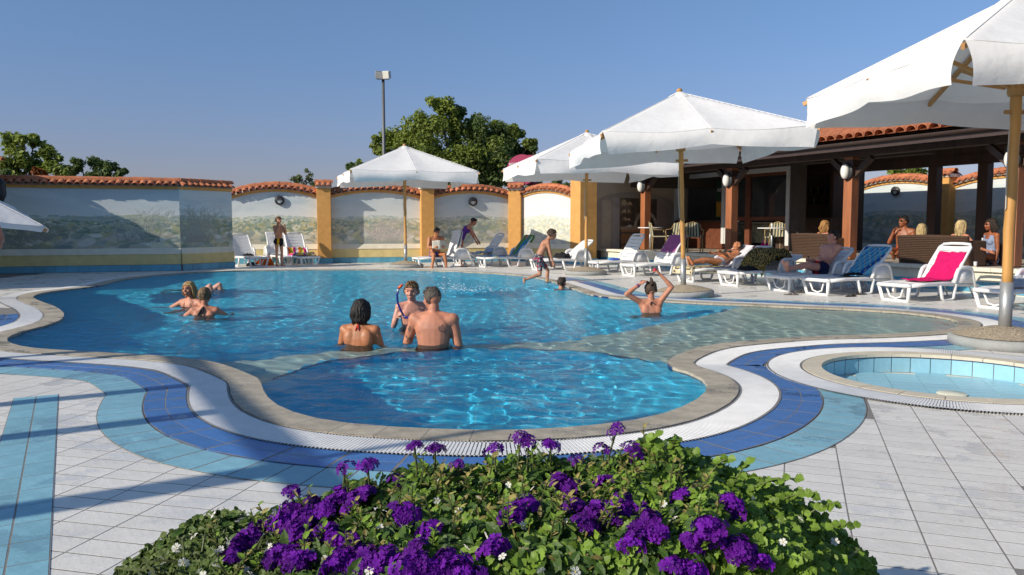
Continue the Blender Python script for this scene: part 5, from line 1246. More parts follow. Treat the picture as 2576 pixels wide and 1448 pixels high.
def person(label, loc, rz, H=1.75, pel=(0, 0, .93), up=(0, 0, 1), up2=None, face=(0, 1, 0), arms=None, legs=None, head=(0, 1, 0), headup=None, skinm='mid', hair='brown', hairstyle='short', sex='m', girth=1., vox=.010, garments=(), curl=(.35, .35), palms=(None, None), neckbend=None, extra=None, group='people at the pool', hairvol=.012, eyes=True, child=False):
    k = H/1.75; F = Fig(); u = nrm(up); u2 = nrm(up2) if up2 else u; f0 = Vector(face); g = girth
    P = Vector(pel)
    def sp(t):  # spine point and frame at t metres above the pelvis (unit body)
        q = max(0, min(1, t/.53)); d = u.lerp(u2, q*.5) if t > 0 else u; p = P+d*t*k; uu = u.lerp(u2, q).normalized(); f = (f0-uu*f0.dot(uu)).normalized(); r = f.cross(uu).normalized(); return p, uu, f, r
    if sex == 'm': st = [(-.10, .095, .085), (-.04, .150, .110), (.03, .160, .112), (.10, .150, .104), (.18, .146, .102), (.27, .163, .112), (.36, .178, .116), (.43, .170, .102), (.485, .120, .080), (.52, .062, .062)]
    else: st = [(-.10, .10, .09), (-.04, .162, .116), (.03, .168, .114), (.10, .145, .100), (.17, .126, .090), (.26, .140, .097), (.35, .155, .102), (.42, .150, .092), (.475, .105, .070), (.515, .054, .056)]
    if child: st = [(t, w*.90, d*.9) for t, w, d in st]
    rings = []
    for t, w, d in st: p, uu, f, r = sp(t); rings.append((p, r, f, w*k*g, d*k*g))
    p0, uu, f, r = sp(-.1); rings.insert(0, (p0-uu*.03*k, r, f, .04*k, .035*k)); F.loft(rings)
    for t0, t1 in ((-.1, .1), (.1, .3), (.3, .52)): F.bones.append(('torso', sp(t0)[0], sp(t1)[0], .15*k*g))
    pc, uc, fc, rc_ = sp(.30); pn, un, fn, rn = sp(.50)
    if sex == 'f':
        for sg in (-1, 1): F.ell(sp(.31)[0]+rc_*sg*.072*k+fc*.075*k*g, (rc_, fc, uc), (.062*k, .058*k, .062*k))
    else:
        for sg in (-1, 1): F.ell(sp(.345)[0]+rc_*sg*.078*k*g+fc*.070*k*g, (rc_, fc, uc), (.078*k*g, .045*k*g, .058*k*g))
    for sg in (-1, 1):   # shoulder blades and buttocks
        F.ell(sp(.36)[0]+rc_*sg*.085*k*g-fc*.062*k*g, (rc_, fc, uc), (.070*k*g, .042*k*g, .095*k*g)); F.ell(sp(-.06)[0]+sp(0)[3]*sg*.075*k*g-sp(0)[2]*.058*k*g, (sp(0)[3], sp(0)[2], sp(0)[1]), (.085*k*g, .075*k*g, .09*k*g))
    # neck and head
    hu = nrm(headup) if headup else (un*.6+Vector((0, 0, .4))).normalized(); hf = Vector(head); hf = (hf-hu*hf.dot(hu)).normalized(); hr = hf.cross(hu).normalized()
    hk = k*(1.17 if child else 1.05)
    nd = (un*.75+hu*.25+(Vector(neckbend) if neckbend else Vector((0, 0, 0)))).normalized(); hb = pn+nd*.072*k; hc = hb+hu*.088*hk+hf*.020*hk
    F.cap('neck', pn-un*.03*k, hb+hu*.02*k-hf*.006, (.060 if sex == 'm' else .05)*k*min(g, 1.1), (.056 if sex == 'm' else .047)*k)
    hd = lambda x, y, z: hc+hr*x*hk+hf*y*hk+hu*z*hk
    fr = (hr, hf, hu); F.ell(hd(0, -.012, .022), fr, (.077*hk, .096*hk, .092*hk), 18); F.ell(hd(0, .018, -.02), fr, (.066*hk, .075*hk, .085*hk), 16)
    F.ell(hd(0, .034, -.062), fr, (.050*hk, .050*hk, .045*hk), 14); F.ell(hd(0, .068, -.096), fr, (.024*hk, .020*hk, .018*hk), 10)
    F.cap(None, hd(0, .086, .018), hd(0, .108, -.022), .008*hk, .0145*hk, 10); F.ell(hd(0, .090, .036), fr, (.050*hk, .014*hk, .011*hk), 10)
    for sg in (-1, 1): F.ell(hd(sg*.078, -.008, -.005), fr, (.011*hk, .020*hk, .032*hk), 10); F.ell(hd(sg*.040, .068, -.024), fr, (.022*hk, .018*hk, .02*hk), 10); F.ell(hd(sg*.010, .0885, -.028), fr, (.010*hk, .01*hk, .008*hk), 8)
    F.ell(hd(0, .088, -.056), fr, (.022*hk, .011*hk, .006*hk), 10); F.ell(hd(0, .086, -.070), fr, (.019*hk, .011*hk, .007*hk), 10)
    F.bones.append(('head', hd(0, 0, -.05), hd(0, 0, .05), .09*hk))
    shw = (.185 if sex == 'm' else .163)*(.92 if child else 1.)*(1+(g-1)*.8); ps, us, fs_, rs = sp(.435); hands = []
    arms = arms or [((-.12, 0, -1), (0, .15, -1)), ((.12, 0, -1), (0, .15, -1))]
    for i, (du, df) in enumerate(arms):
        sg = -1 if i == 0 else 1; du, df = nrm(du), nrm(df); rise = max(0, du.dot(us)); sh = ps+rs*sg*(shw-.03*rise)*k+us*(.015+.05*rise)*k
        el = sh+du*.285*k; wr = el+df*.25*k; a = (1.12 if sex == 'm' else .92)*(g*.9+.1)*(.86 if child else 1)
        F.cap('trap', sp(.49)[0], sh+us*.005, .052*k*a, .050*k*a); F.cap('shoulder', sp(.40)[0]+rs*sg*.10*k*g, sh, .075*k*a, .060*k*a)
        F.cap('uparm%d' % i, sh, el, .053*k*a, .039*k*a); F.cap('uparm%d' % i, sh+du*.10*k, sh+du*.16*k, .049*k*a, .047*k*a); F.cap('forearm%d' % i, el, wr, .040*k*a, .026*k*a); F.cap('forearm%d' % i, el+df*.05*k, el+df*.10*k, .0425*k*a, .040*k*a)
        pnm = Vector(palms[i]) if palms[i] else (rs*-sg*.8+fs_*.2); pnm = (pnm-df*pnm.dot(df)).normalized(); la = df.cross(pnm).normalized(); hk2 = k*(.94 if sex == 'f' else 1.02)*(.95 if child else 1)
        F.ell(wr+df*.045*hk2, (la, pnm, df), (.040*hk2, .017*hk2, .052*hk2), 12); F.bones.append(('hand%d' % i, wr, wr+df*.12*hk2, .03))
        c = curl[i]
        for j in range(4):
            b0 = wr+df*.080*hk2+la*(-.030+.020*j)*hk2; L = (.036, .043, .040, .031)[j]*hk2; d1 = (df*math.cos(c)+pnm*math.sin(c)).normalized(); d2 = (df*math.cos(2.3*c)+pnm*math.sin(2.3*c)).normalized(); d3 = (df*math.cos(3.2*c)+pnm*math.sin(3.2*c)).normalized(); rr = .0088*max(hk2, .95)
            F.cap(None, b0, b0+d1*L, rr, rr*.95, 7, steps=1); F.cap(None, b0+d1*L, b0+d1*L+d2*L*.75, rr*.95, rr*.9, 7, steps=1); F.cap(None, b0+d1*L+d2*L*.75, b0+d1*L+d2*L*.75+d3*L*.5, rr*.9, rr*.8, 7, steps=1)
        ths = -sg if (la.dot(fs_) < 0) else sg; ths = 1 if la.dot(fs_+us*.3) > 0 else -1
        t0 = wr+df*.025*hk2+la*ths*.028*hk2; td = (df*.72+la*ths*.6+pnm*.3).normalized(); F.cap(None, t0, t0+td*.042*hk2, .0125*hk2, .010*hk2, 7, steps=1); F.cap(None, t0+td*.042*hk2, t0+td*.042*hk2+(td+df*.5+pnm*.3).normalized()*.028*hk2, .010*hk2, .008*hk2, 7, steps=1)
        hands.append((wr, df, pnm, la))
    ph, uh, fh, rh = sp(-.02); legs = legs or [((-.03, .03, -1), (0, -.03, -1), (-.15, 1, -.12)), ((.03, .03, -1), (0, -.03, -1), (.15, 1, -.12))]
    feet = []
    for i, (dt, ds, dff) in enumerate(legs):
        sg = -1 if i == 0 else 1; dt, ds, dff = nrm(dt), nrm(ds), nrm(dff); hp = ph+rh*sg*.088*k*g; kn = hp+dt*.425*k; an = kn+ds*.405*k; a = (g*.8+.2)*(.84 if child else 1)
        F.cap('thigh%d' % i, hp, kn, .088*k*a, .056*k*a); F.cap('shin%d' % i, kn, an, .053*k*a, .036*k*a)
        kf = (nrm(dff)*.6-ds*0).normalized(); F.ell(kn+ds*.12*k-kf*.018*k, (rh, kf, ds), (.054*k*a, .052*k*a, .11*k), 12)
        heel = an+ds*.030*k-dff*.035*k; toe = an+ds*.045*k+dff*.135*k; F.cap('foot%d' % i, heel, an+ds*.030*k+dff*.05*k, .034*k, .036*k); sd = dff.cross(ds).normalized()
        F.ell(an+ds*.048*k+dff*.11*k, (sd, dff, ds), (.043*k, .065*k, .022*k), 12); F.bones.append(('foot%d' % i, heel, toe, .04))
        for j in range(5): tb = toe+sd*(-.032+.016*j)*k*(1 if i else -1)-dff*.004*abs(j-1)*k; F.cap(None, tb, tb+dff*.028*k, .0105*k, .0085*k, 6, steps=1)
        feet.append((kn, an))
    # union into one continuous skin
    tmp = F.mb.build('person', S[skinm]); rm = tmp.modifiers.new('r', 'REMESH'); rm.mode = 'VOXEL'; rm.voxel_size = vox; sm = tmp.modifiers.new('s', 'SMOOTH'); sm.factor = .5; sm.iterations = 5
    bpy.context.view_layer.update(); dg = bpy.context.evaluated_depsgraph_get(); me = bpy.data.meshes.new_from_object(tmp.evaluated_get(dg)); old = tmp.data
    tmp.modifiers.clear(); tmp.data = me; bpy.data.meshes.remove(old); me.name = 'person'
    if not me.materials: me.materials.append(S[skinm])
    me.polygons.foreach_set('use_smooth', [True]*len(me.polygons)); o = tmp; o.location = loc; o.rotation_euler = (0, 0, rz); tag(o, label, 'person', group)
    n = len(me.vertices); co = np.empty(n*3); me.vertices.foreach_get('co', co); co = co.reshape(-1, 3); no = np.empty(n*3); me.vertices.foreach_get('normal', no); no = no.reshape(-1, 3)
    best = np.full(n, 1e9); bone = np.zeros(n, object); tt = np.zeros(n)
    for nm, a, b, r_ in F.bones:
        a, b = np.array(a), np.array(b); ab = b-a; t = np.clip(((co-a)@ab)/(ab@ab+1e-9), 0, 1); d = np.linalg.norm(co-(a+t[:, None]*ab), axis=1)/r_; kk = d < best; best[kk] = d[kk]; bone[kk] = nm; tt[kk] = t[kk]
    hl = np.stack([(co-np.array(hc))@np.array(v) for v in (hr, hf, hu)], 1)/hk; tl = np.stack([(co-np.array(P))@np.array(v) for v in (r, f, u)], 1)/k   # head and torso local
    info = dict(bone=bone, t=tt, head=hl, torso=tl, co=co, no=no, hc=hc, hd=hd, hr=hr, hf=hf, hu=hu, k=k, hk=hk, sp=sp, hands=hands, feet=feet, obj=o)
    polys = [tuple(p.vertices) for p in me.polygons]
    def shell(name, mask, off, mat, noisef=None, img=None):
        keep = [p for p in polys if all(mask[v] for v in p)]
        if not keep: return None
        ids = sorted(set(v for p in keep for v in p)); mp = {v: i for i, v in enumerate(ids)}; q = co[ids]+no[ids]*(off+(noisef(ids)[:, None] if noisef else 0))
        m2 = MB(); m2.v = q.tolist(); m2.f = [tuple(mp[v] for v in p) for p in keep]; m2.m = [0]*len(m2.f); ob = m2.build(name, mat, o, True)
        if img is not None:
            ca = ob.data.color_attributes.new('paint', 'FLOAT_COLOR', 'POINT'); c = np.ones((len(ids), 4), np.float32); c[:, :3] = img(ids); ca.data.foreach_set('color', c.ravel())
        return ob
    info['shell'] = shell
    isl = (bone == 'head') | (bone == 'neck')
    if hairstyle:
        x, y, z = hl.T; hairm = isl & (((z > .040+.25*np.clip(y-.02, 0, 1)) & (y < .092)) | ((y < -.012) & (z > -.062)) | ((np.abs(x) > .058) & (y < .028) & (z > .012)))
        if hairstyle in ('long', 'bob', 'wild'): hairm |= isl & (y < .0) & (z > -.09)
        hv = hairvol*hk
        def hn(ids): return np.array([hv*.55*noise.noise(Vector(hl[i])*26)+hv*.4*noise.noise(Vector(hl[i])*60) for i in ids])
        ho = shell('hair', hairm, hv, HM[hair], hn)
        sb = MB(); rr = random.Random(len(label))
        def strand(p, pts, r0): sb.tube([hd(*q) for q in [p]+pts], [r0*hk]+[r0*.9*hk]*(len(pts)-1)+[.0025], 6)
        if hairstyle in ('long', 'bob', 'wild'):
            ln = {'long': .30, 'bob': .09, 'wild': .13}[hairstyle]
            for j in range(46):
                a = math.pi*(1.02+.96*j/45)*1.; cx, cy = .080*math.cos(a), -.012+.088*math.sin(a); w = 1+.10*rr.random(); j1 = rr.uniform(-.012, .012)*(3 if hairstyle == 'wild' else 1); L = ln*rr.uniform(.75, 1.1)
                strand((cx*.8, cy*.8, .075), [(cx*1.08*w, cy*1.06*w, .02), (cx*1.10*w+j1, cy*1.02*w+j1, -.06), (cx*.95*w+j1*1.5, cy*.92*w-j1, -.06-L*.55), (cx*.85+j1*2, cy*.85+j1, -.06-L)], .014)
            for sg in (-1, 1):
                for j in range(7):
                    y0 = .03-.012*j; L = ln*rr.uniform(.6, .95); strand((sg*.045, y0+.02, .085), [(sg*.085, y0+.008, .03), (sg*(.090+.006*rr.random()), y0, -.05), (sg*.088, y0-.01, -.05-L*.6), (sg*.080, y0-.015, -.05-L)], .012)
        if hairstyle in ('bun', 'updo'):
            for j in range(16):
                a = 2*math.pi*j/16; c = (0, -.105, -.005) if hairstyle == 'bun' else (0, -.075, .075); strand((c[0]+.03*math.cos(a), c[1]-.01, c[2]+.03*math.sin(a)), [(c[0]+.042*math.cos(a+.5), c[1]-.03, c[2]+.042*math.sin(a+.5)), (c[0]+.02*math.cos(a+1.3), c[1]-.045, c[2]+.02*math.sin(a+1.3))], .015)
        if hairstyle == 'bun': sb.ball(hd(0, -.118, .0), (.040*hk, .036*hk, .040*hk), 12); sb.tube([hd(.03, -.10, .03), hd(.045, -.125, -.02), hd(.01, -.14, -.035)], .012*hk, 6)
        if hairstyle == 'short':
            for j in range(60):
                a = rr.uniform(0, 6.28); e = rr.uniform(.2, 1.2); d = Vector((math.cos(a)*math.cos(e), math.sin(a)*math.cos(e), math.sin(e))); p = (d.x*.078, -.012+d.y*.092, .025+d.z*.092)
                if p[1] > .07 and p[2] < .07: continue
                strand(p, [(p[0]*1.08, p[1]+.012, p[2]+.012), (p[0]*1.1, p[1]+.03, p[2]+.012)], .007)
        if sb.v: sb.build('hair_strands', HM[hair], o, True)
    if eyes:
        e = MB()
        for sg in (-1, 1): e.ball(hd(sg*.031, .0800, .012), (.0125*hk, .010*hk, .0065*hk), 8, 0, Matrix(fr).transposed())
        e.build('eyes', M['eye'], o, True)
        b = MB()
        for sg in (-1, 1): b.tube([hd(sg*.014, .097, .036), hd(sg*.032, .094, .041), hd(sg*.052, .080, .035)], [.0035*hk, .004*hk, .002*hk], 5)
        b.build('eyebrows', HM[hair], o, True)
        MB().tube([hd(-.022, .088, -.062), hd(0, .0975, -.064), hd(.022, .088, -.062)], [.002*hk, .0055*hk, .002*hk], 6).build('lips', M['lip'], o, True)
    for gname, fn, off, mat in garments: shell(gname, fn(info), off, mat)
    if extra: extra(info)
    return o
fabm = lambda n, c, v=.15: pm(n, c, .8, v, 20, .3, 150)
def trunks(t1=.45, top=.09): return lambda I: ((np.isin(I['bone'], ['torso'])) & (I['torso'][:, 2] < top)) | (np.isin(I['bone'], ['thigh0', 'thigh1']) & (I['t'] < t1))
def briefs(top=.05): return lambda I: ((I['bone'] == 'torso') & (I['torso'][:, 2] < top)) | (np.isin(I['bone'], ['thigh0', 'thigh1']) & (I['t'] < .10))
def bra(z0=.25, z1=.345): return lambda I: np.isin(I['bone'], ['torso', 'shoulder']) & (I['torso'][:, 1] > .045) & (I['torso'][:, 2] > z0) & (I['torso'][:, 2] < z1) & (np.abs(np.abs(I['torso'][:, 0])-.07) < .062)
def vest(z1=.44): return lambda I: np.isin(I['bone'], ['torso', 'shoulder']) & (I['torso'][:, 2] < z1) & (np.abs(I['torso'][:, 0]) < .155) & ~((I['torso'][:, 2] > .36) & (np.abs(I['torso'][:, 0]) < .055))
def strap(name, mat, r=.004):
    def f(I, pts): MB().tube(pts, r, 5).build(name, mat, I['obj'], True)
    return f
KNEEL = [((-.25, .75, -.6), (0, -.55, -.85), (0, .2, -1)), ((.25, .75, -.6), (0, -.55, -.85), (0, .2, -1))]
black = fabm('black_lycra', (.012, .011, .013)); red_ = fabm('red_lycra', (.45, .03, .015)); 

# the man with his back to us, a tattoo on the shoulder blade
def man7(I):
    tl, no = I['torso'], I['no']
    bl = lambda cx, cz, sx, sz, s, th: (I['bone'] != 'head') & (tl[:, 1] < -.03) & ((((tl[:, 0]-cx)/sx)**2+((tl[:, 2]-cz)/sz)**2+.9*np.array([noise.noise(Vector(p)*38+Vector((s, 0, 0))) for p in tl])) < th)
    I['shell']('tattoo', bl(.105, .355, .045, .055, 0, .8), .0012, pm('tattoo_ink', (.17, .085, .06), .5, .4, 40))
    up_ = (I['bone'] == 'uparm0') & (np.array([noise.noise(Vector(p)*30) for p in I['co']]) > -.05) & (I['t'] < .9); I['shell']('tattoo', up_, .0012, bpy.data.materials['tattoo_ink'])
p = G(1090, 866); sc7 = person('tanned man in the pool, back to us, tattoo on his right shoulder blade', (p.x, p.y, 0), R(-6), 1.78, (0, 0, -.20), (0, .03, 1), (0, .10, 1), arms=[((-.34, .16, -.92), (-.10, .95, -.12)), ((.22, .02, -.97), (-.1, .7, -.7))],
    legs=KNEEL, head=(-.75, .75, -.1), headup=(-.08, .10, 1), skinm='red', hair='grey', girth=1.08, vox=.0085, garments=[('swim_trunks', trunks(), .008, black)], extra=man7, hairvol=.006)
# dark-haired woman beside him, back to us
def woman8(I):
    sp = I['sp']; pn, un, fn, rn = sp(.505); P = lambda t, x, y: sp(t)[0]+sp(t)[3]*x*I['k']+sp(t)[2]*y*I['k']
    strap('neck_tie', red_)(I, [P(.47, -.05, .07), P(.505, -.06, .0), P(.51, 0, -.062), P(.505, .06, .0), P(.47, .05, .07)])
    MB().tube([P(.51, 0, -.064), P(.47, -.012, -.088), P(.435, -.02, -.095)], [.007, .010, .003], 6).tube([P(.51, 0, -.064), P(.475, .01, -.088), P(.44, .02, -.096)], [.007, .009, .003], 6).build('bow', red_, I['obj'], True)
    strap('back_string', black)(I, [P(.24, -.145, .02), P(.235, -.12, -.068), P(.235, 0, -.100), P(.235, .12, -.068), P(.24, .145, .02)])
    MB().tube([P(.24, 0, -.105), P(.225, .03, -.115), P(.215, .055, -.11)], [.006, .008, .003], 6).build('bow', black, I['obj'], True)
p = G(903, 866); person('woman with a wet dark bob in the pool, back to us, red neck tie', (p.x, p.y, 0), R(-8), 1.68, (0, 0, -.285), (0, .06, 1), (0, .14, 1), arms=[((-.26, .12, -.95), (.1, .6, -.7)), ((.26, .12, -.95), (-.1, .6, -.7))], legs=KNEEL,
    head=(.45, .9, -.05), headup=(0, .06, 1), skinm='tan', hair='black', hairstyle='bob', sex='f', girth=1.08, vox=.0085, garments=[('bikini_top', bra(), .006, black), ('bikini_bottom', briefs(), .006, black)], extra=woman8)
# the boy with a snorkel, facing us
M['snork'] = pm('snorkel_blue', (.015, .02, .22), .3, .1); M['snork_o'] = pm('snorkel_orange', (.75, .10, .01), .35, .1)
p = G(1036, 822); bx, by = p.x, p.y
def boy9(I):
    wr, df, pn_, la = I['hands'][1]; c = wr+df*.085+pn_*.018; w2l = lambda v: v
    top_ = [Vector(c)+Vector(q) for q in ((-.03, -.0, -.02), (-.005, 0, .03), (.03, -.005, .12), (.038, 0, .22), (.02, .01, .30), (-.03, .02, .345))]
    tb = MB(); tb.tube(top_[:5], .0125, 8); root = tb.build('snorkel', M['snork'], None, True, loc=I['obj'].location); root.rotation_euler = I['obj'].rotation_euler; tag(root, 'dark blue snorkel with an orange tip held by the boy in the pool', 'snorkel')
    MB().tube([top_[4], top_[4].lerp(top_[5], .5), top_[5]], [.016, .018, .010], 8).build('tip', M['snork_o'], root, True); MB().tube([top_[3].lerp(top_[4], .55), top_[3].lerp(top_[4], .85)], .0145, 8).build('band', M['frame_white'], root, True)
    MB().tube([top_[0], top_[0]+Vector((-.03, .02, -.035)), top_[0]+Vector((-.09, .03, -.02)), top_[0]+Vector((-.115, .05, .0))], [.0125, .014, .014, .018], 8).build('mouthpiece', M['snork'], root, True)
person('pale boy with sandy hair in the pool, looking down at his snorkel', (bx, by, 0), R(180+14), 1.52, (0, 0, -.14), (0, .02, 1), (0, .06, 1), arms=[((-.28, .10, -.95), (.35, .85, .1)), ((.30, .12, -.95), (-.15, .80, .62))],
    legs=None, head=(.30, .9, -.22), headup=(0, .14, 1), skinm='pink', hair='sandy', child=True, girth=1.05, vox=.0075, garments=[('swim_trunks', trunks(), .008, black)], curl=(.6, .85), palms=(None, (-.9, 0, .1)), extra=boy9, hairvol=.012)
# two women talking, left
def woman10(I):
    hd = I['hd']; MB().ball(hd(0, .086, -.064), (.016, .010, .0165), 10, 0, Matrix((I['hr'], I['hf'], I['hu'])).transposed()).build('open_mouth', M['mouth'], I['obj'], True)
    sp = I['sp']; P = lambda t, x, y: sp(t)[0]+sp(t)[3]*x*I['k']+sp(t)[2]*y*I['k']
    strap('straps', black)(I, [P(.30, -.07, .12), P(.42, -.06, .098), P(.50, -.055, .02)]); strap('straps', black)(I, [P(.30, .07, .12), P(.42, .06, .098), P(.50, .055, .02)])
p = G(481, 771); person('blonde woman in the pool facing us with her mouth wide open', (p.x, p.y, 0), R(180-16), 1.66, (0, 0, -.365), (0, .02, 1), arms=[((-.75, .45, -.45), (.2, .9, -.2)), ((.8, .25, -.45), (.5, .6, -.3))], legs=KNEEL, head=(.0, 1, -.02), headup=(.06, 0, 1),
    skinm='red', hair='blond', hairstyle='bob', sex='f', vox=.0085, garments=[('bikini_top', bra(), .006, black)], extra=woman10, hairvol=.014)
def woman11(I):
    sp = I['sp']; P = lambda t, x, y: sp(t)[0]+sp(t)[3]*x*I['k']+sp(t)[2]*y*I['k']
    strap('neck_tie', black, .005)(I, [P(.46, -.06, .07), P(.50, -.062, .0), P(.505, 0, -.060), P(.50, .062, .0), P(.46, .06, .07)])
    MB().tube([P(.505, 0, -.066), P(.45, -.03, -.098), P(.37, -.075, -.112)], [.008, .016, .006], 6).tube([P(.505, 0, -.066), P(.45, .0, -.098), P(.38, -.015, -.116)], [.007, .012, .004], 6).build('tie_ends', black, I['obj'], True)
p = G(514, 793); person('woman in the pool, back to us, hair in a bun, dark halter ties', (p.x, p.y, 0), R(6), 1.66, (0, 0, -.365), (0, .06, 1), arms=[((-.72, .3, -.55), (.3, .9, -.1)), ((.72, .3, -.55), (-.2, .9, -.1))], legs=KNEEL, head=(.05, 1, 0),
    skinm='red', hair='sandy', hairstyle='bun', sex='f', vox=.0085, garments=[('bikini_top', bra(), .006, black)], extra=woman11)
# swimmer on their back, only the knees above the water
p = G(556, 733); person('swimmer floating on their back, two bent knees above the water', (p.x-.42, p.y+.35, 0), R(-100), 1.68, (0, -.15, -.165), (0, -.96, .02), face=(0, 0, 1), arms=[((-.9, -.2, -.1), (-.6, .5, 0)), ((.9, -.2, -.1), (.6, .5, 0))],
    legs=[((-.22, .80, .62), (0, .30, -.95), (0, .9, -.3)), ((.22, .80, .62), (0, .35, -.95), (0, .9, -.3))], head=(0, 0, 1), headup=(0, -1, .1), skinm='fair', hair='brown', vox=.010, garments=[('swim_trunks', trunks(.4), .008, black)])
# woman tying up her hair
def woman6(I):
    sp = I['sp']; P = lambda t, x, y: sp(t)[0]+sp(t)[3]*x*I['k']+sp(t)[2]*y*I['k']
    strap('neck_tie', black, .005)(I, [P(.43, -.10, .06), P(.475, -.085, -.03), P(.485, 0, -.070), P(.475, .085, -.03), P(.43, .10, .06)])
    MB().tube([P(.49, 0, -.072), P(.46, -.03, -.09), P(.44, -.02, -.098)], .006, 6).tube([P(.49, 0, -.072), P(.46, .03, -.09), P(.45, .05, -.092)], .006, 6).build('bow', black, I['obj'], True)
    wr, df, pn_, la = I['hands'][0]; b = MB().tube([wr-df*.045, wr-df*.02], .0315*I['k'], 12); b.build('wristband', pm('purple_band', (.14, .02, .14), .6), I['obj'], True)
    wr, df, pn_, la = I['hands'][1]; ot = MB().ball(wr+df*.10+pn_*.015, (.035, .025, .03), 10).build('hair_clip', pm('clip_red', (.42, .01, .03), .4), None, True, loc=I['obj'].location); ot.rotation_euler = I['obj'].rotation_euler; tag(ot, 'red hair clip in the raised right hand of the woman tying her hair', 'hair clip')
    MB().tube([I['hd'](0, -.05, .10), I['hd'](0, -.045, .15), I['hd'](-.01, -.03, .185)], [.028, .024, .012], 8).build('pony_tail', HM['brown'], I['obj'], True)
p = G(1638, 786); person('woman in the pool seen from behind, both arms raised to tie up her brown hair', (p.x, p.y, 0), R(4), 1.66, (0, 0, -.315), (0, .05, 1), arms=[((-.72, -.20, .42), (.86, .10, .60)), ((.52, -.18, .72), (-.66, .10, .72))], legs=KNEEL, head=(-.12, 1, -.06), headup=(0, .05, 1),
    skinm='red', hair='brown', hairstyle='updo', sex='f', vox=.0085, garments=[('bikini_top', bra(), .006, black)], curl=(.5, .6), palms=((.6, .5, -.6), (-.6, .5, -.6)), extra=woman6)
# boy's head at the edge
p = G(1412, 727); person('boy in the water with his arms on the pool edge, back to us', (p.x, p.y, 0), R(-38), 1.45, (0, -.02, -.45), (0, .03, 1), arms=[((-.45, .8, -.25), (.2, .95, .12)), ((.3, .85, -.28), (-.05, .98, .12))], legs=KNEEL, head=(.05, 1, .1), skinm='mid', hair='dark', child=True, vox=.0095, garments=[('swim_trunks', trunks(.5), .008, black)], hairvol=.008)
# boy in patterned board shorts stepping in
def shorts4(I):
    m = trunks(.78, .07)(I)
    def img(ids):
        out = np.zeros((len(ids), 3)); co = I['co']
        for n_, i in enumerate(ids):
            a, b = noise.noise(Vector(co[i])*22), noise.noise(Vector(co[i])*26+Vector((7, 3, 1)))
            out[n_] = (.40, .02, .05) if a > .22 else (.42, .44, .48) if b > .18 else (.03, .028, .035) if a < -.12 else (.13, .14, .16)
        return out
    I['shell']('board_shorts', m, .012, M['vprint'], None, img)
p = G(1388, 711); person('boy in patterned red and grey board shorts stepping down into the pool', (p.x-.33, p.y+.05, 0), R(-84), 1.48, (0, .05, .545), (0, .34, .94), (0, .62, .78), arms=[((-.12, .20, -.95), (.05, .22, -.95)), ((.15, .18, -.95), (0, .30, -.95))],
    legs=[((-.10, .60, -.75), (0, -.05, -1), (0, 1, -.2)), ((.12, .05, -.98), (.05, -.88, -.28), (0, .1, -1))], head=(0, .95, -.30), headup=(0, .35, .93), skinm='mid', hair='brown', child=True, vox=.0095, extra=shorts4, hairvol=.016)
# boy standing by the wall
def trunks1(I):
    m = trunks(.30, .06)(I)
    I['shell']('swim_trunks', m, .008, M['vprint'], None, lambda ids: np.where(((I['co'][ids][:, 0] > .035) & (I['co'][ids][:, 0] < .095))[:, None], np.array((.60, .32, .01)), np.array((.012, .012, .016))))
p = G(703, 673.5); person('boy in black and yellow swim trunks standing by the wall, hands at his mouth', (p.x, p.y, .01), R(180+50), 1.47, (0, 0, .795), (0, -.02, 1), arms=[((-.12, .42, -.85), (.30, .36, .88)), ((.12, .42, -.85), (-.30, .36, .88))],
    legs=[((-.03, .04, -1), (0, -.03, -1), (-.15, 1, -.05)), ((.03, .02, -1), (0, -.05, -1), (.2, 1, -.05))], head=(.10, .9, -.25), skinm='mid', hair='sandy', child=True, vox=.0095, extra=trunks1, curl=(.3, .3), palms=((.2, -.5, 0), (-.2, -.5, 0)), hairvol=.014)
# man reading, seated sideways on a lounger
def man2(I):
    wr, df, pn_, la = I['hands'][0]; bk = empty('newspaper', I['obj'].location, I['obj'].rotation_euler.z); tag(bk, 'crumpled pale newspaper held by the seated man', 'newspaper')
    c = (I['hands'][0][0]+I['hands'][1][0])/2+Vector((0, .06, .07)); mb = MB(); n = 12
    for i in range(n+1):
        for j in range(8): u, v = i/n-.5, j/7-.5; mb.v.append((c.x+u*.42, c.y+.05-abs(u)*.18+.02*noise.noise((u*6, v*6, 1)), c.z+v*.26*(1-.25*abs(u))+.03*noise.noise((u*5, v*5, 4))))
    mb.f = [(i*8+j, i*8+j+1, (i+1)*8+j+1, (i+1)*8+j) for i in range(n) for j in range(7)]; mb.m = [0]*len(mb.f)
    mb.build('pages', pm('newsprint', (.50, .48, .42), .9, .25, 60), bk, True).modifiers.new('t', 'SOLIDIFY').thickness = .006
q = L2W('L4', (.62, -.08, 0)); person('tanned man in blue trunks seated on the lounger edge, reading a paper', (q.x, q.y, 0), R(180+22), 1.78, (0, -.05, .40), (0, .10, .99), (0, .30, .95), arms=[((-.22, .25, -.92), (.35, .85, .1)), ((.22, .25, -.92), (-.35, .85, .1))],
    legs=[((-.16, .93, .04), (-.08, .12, -.98), (-.1, 1, -.05)), ((.16, .95, .0), (.26, .42, -.80), (.1, 1, -.2))], head=(0, .8, -.5), headup=(0, .45, .89), skinm='tan', hair='grey', vox=.0105, garments=[('swim_trunks', briefs(.06), .008, fabm('blue_lycra', (.01, .08, .48)))], curl=(.7, .7), extra=man2, hairvol=.006)
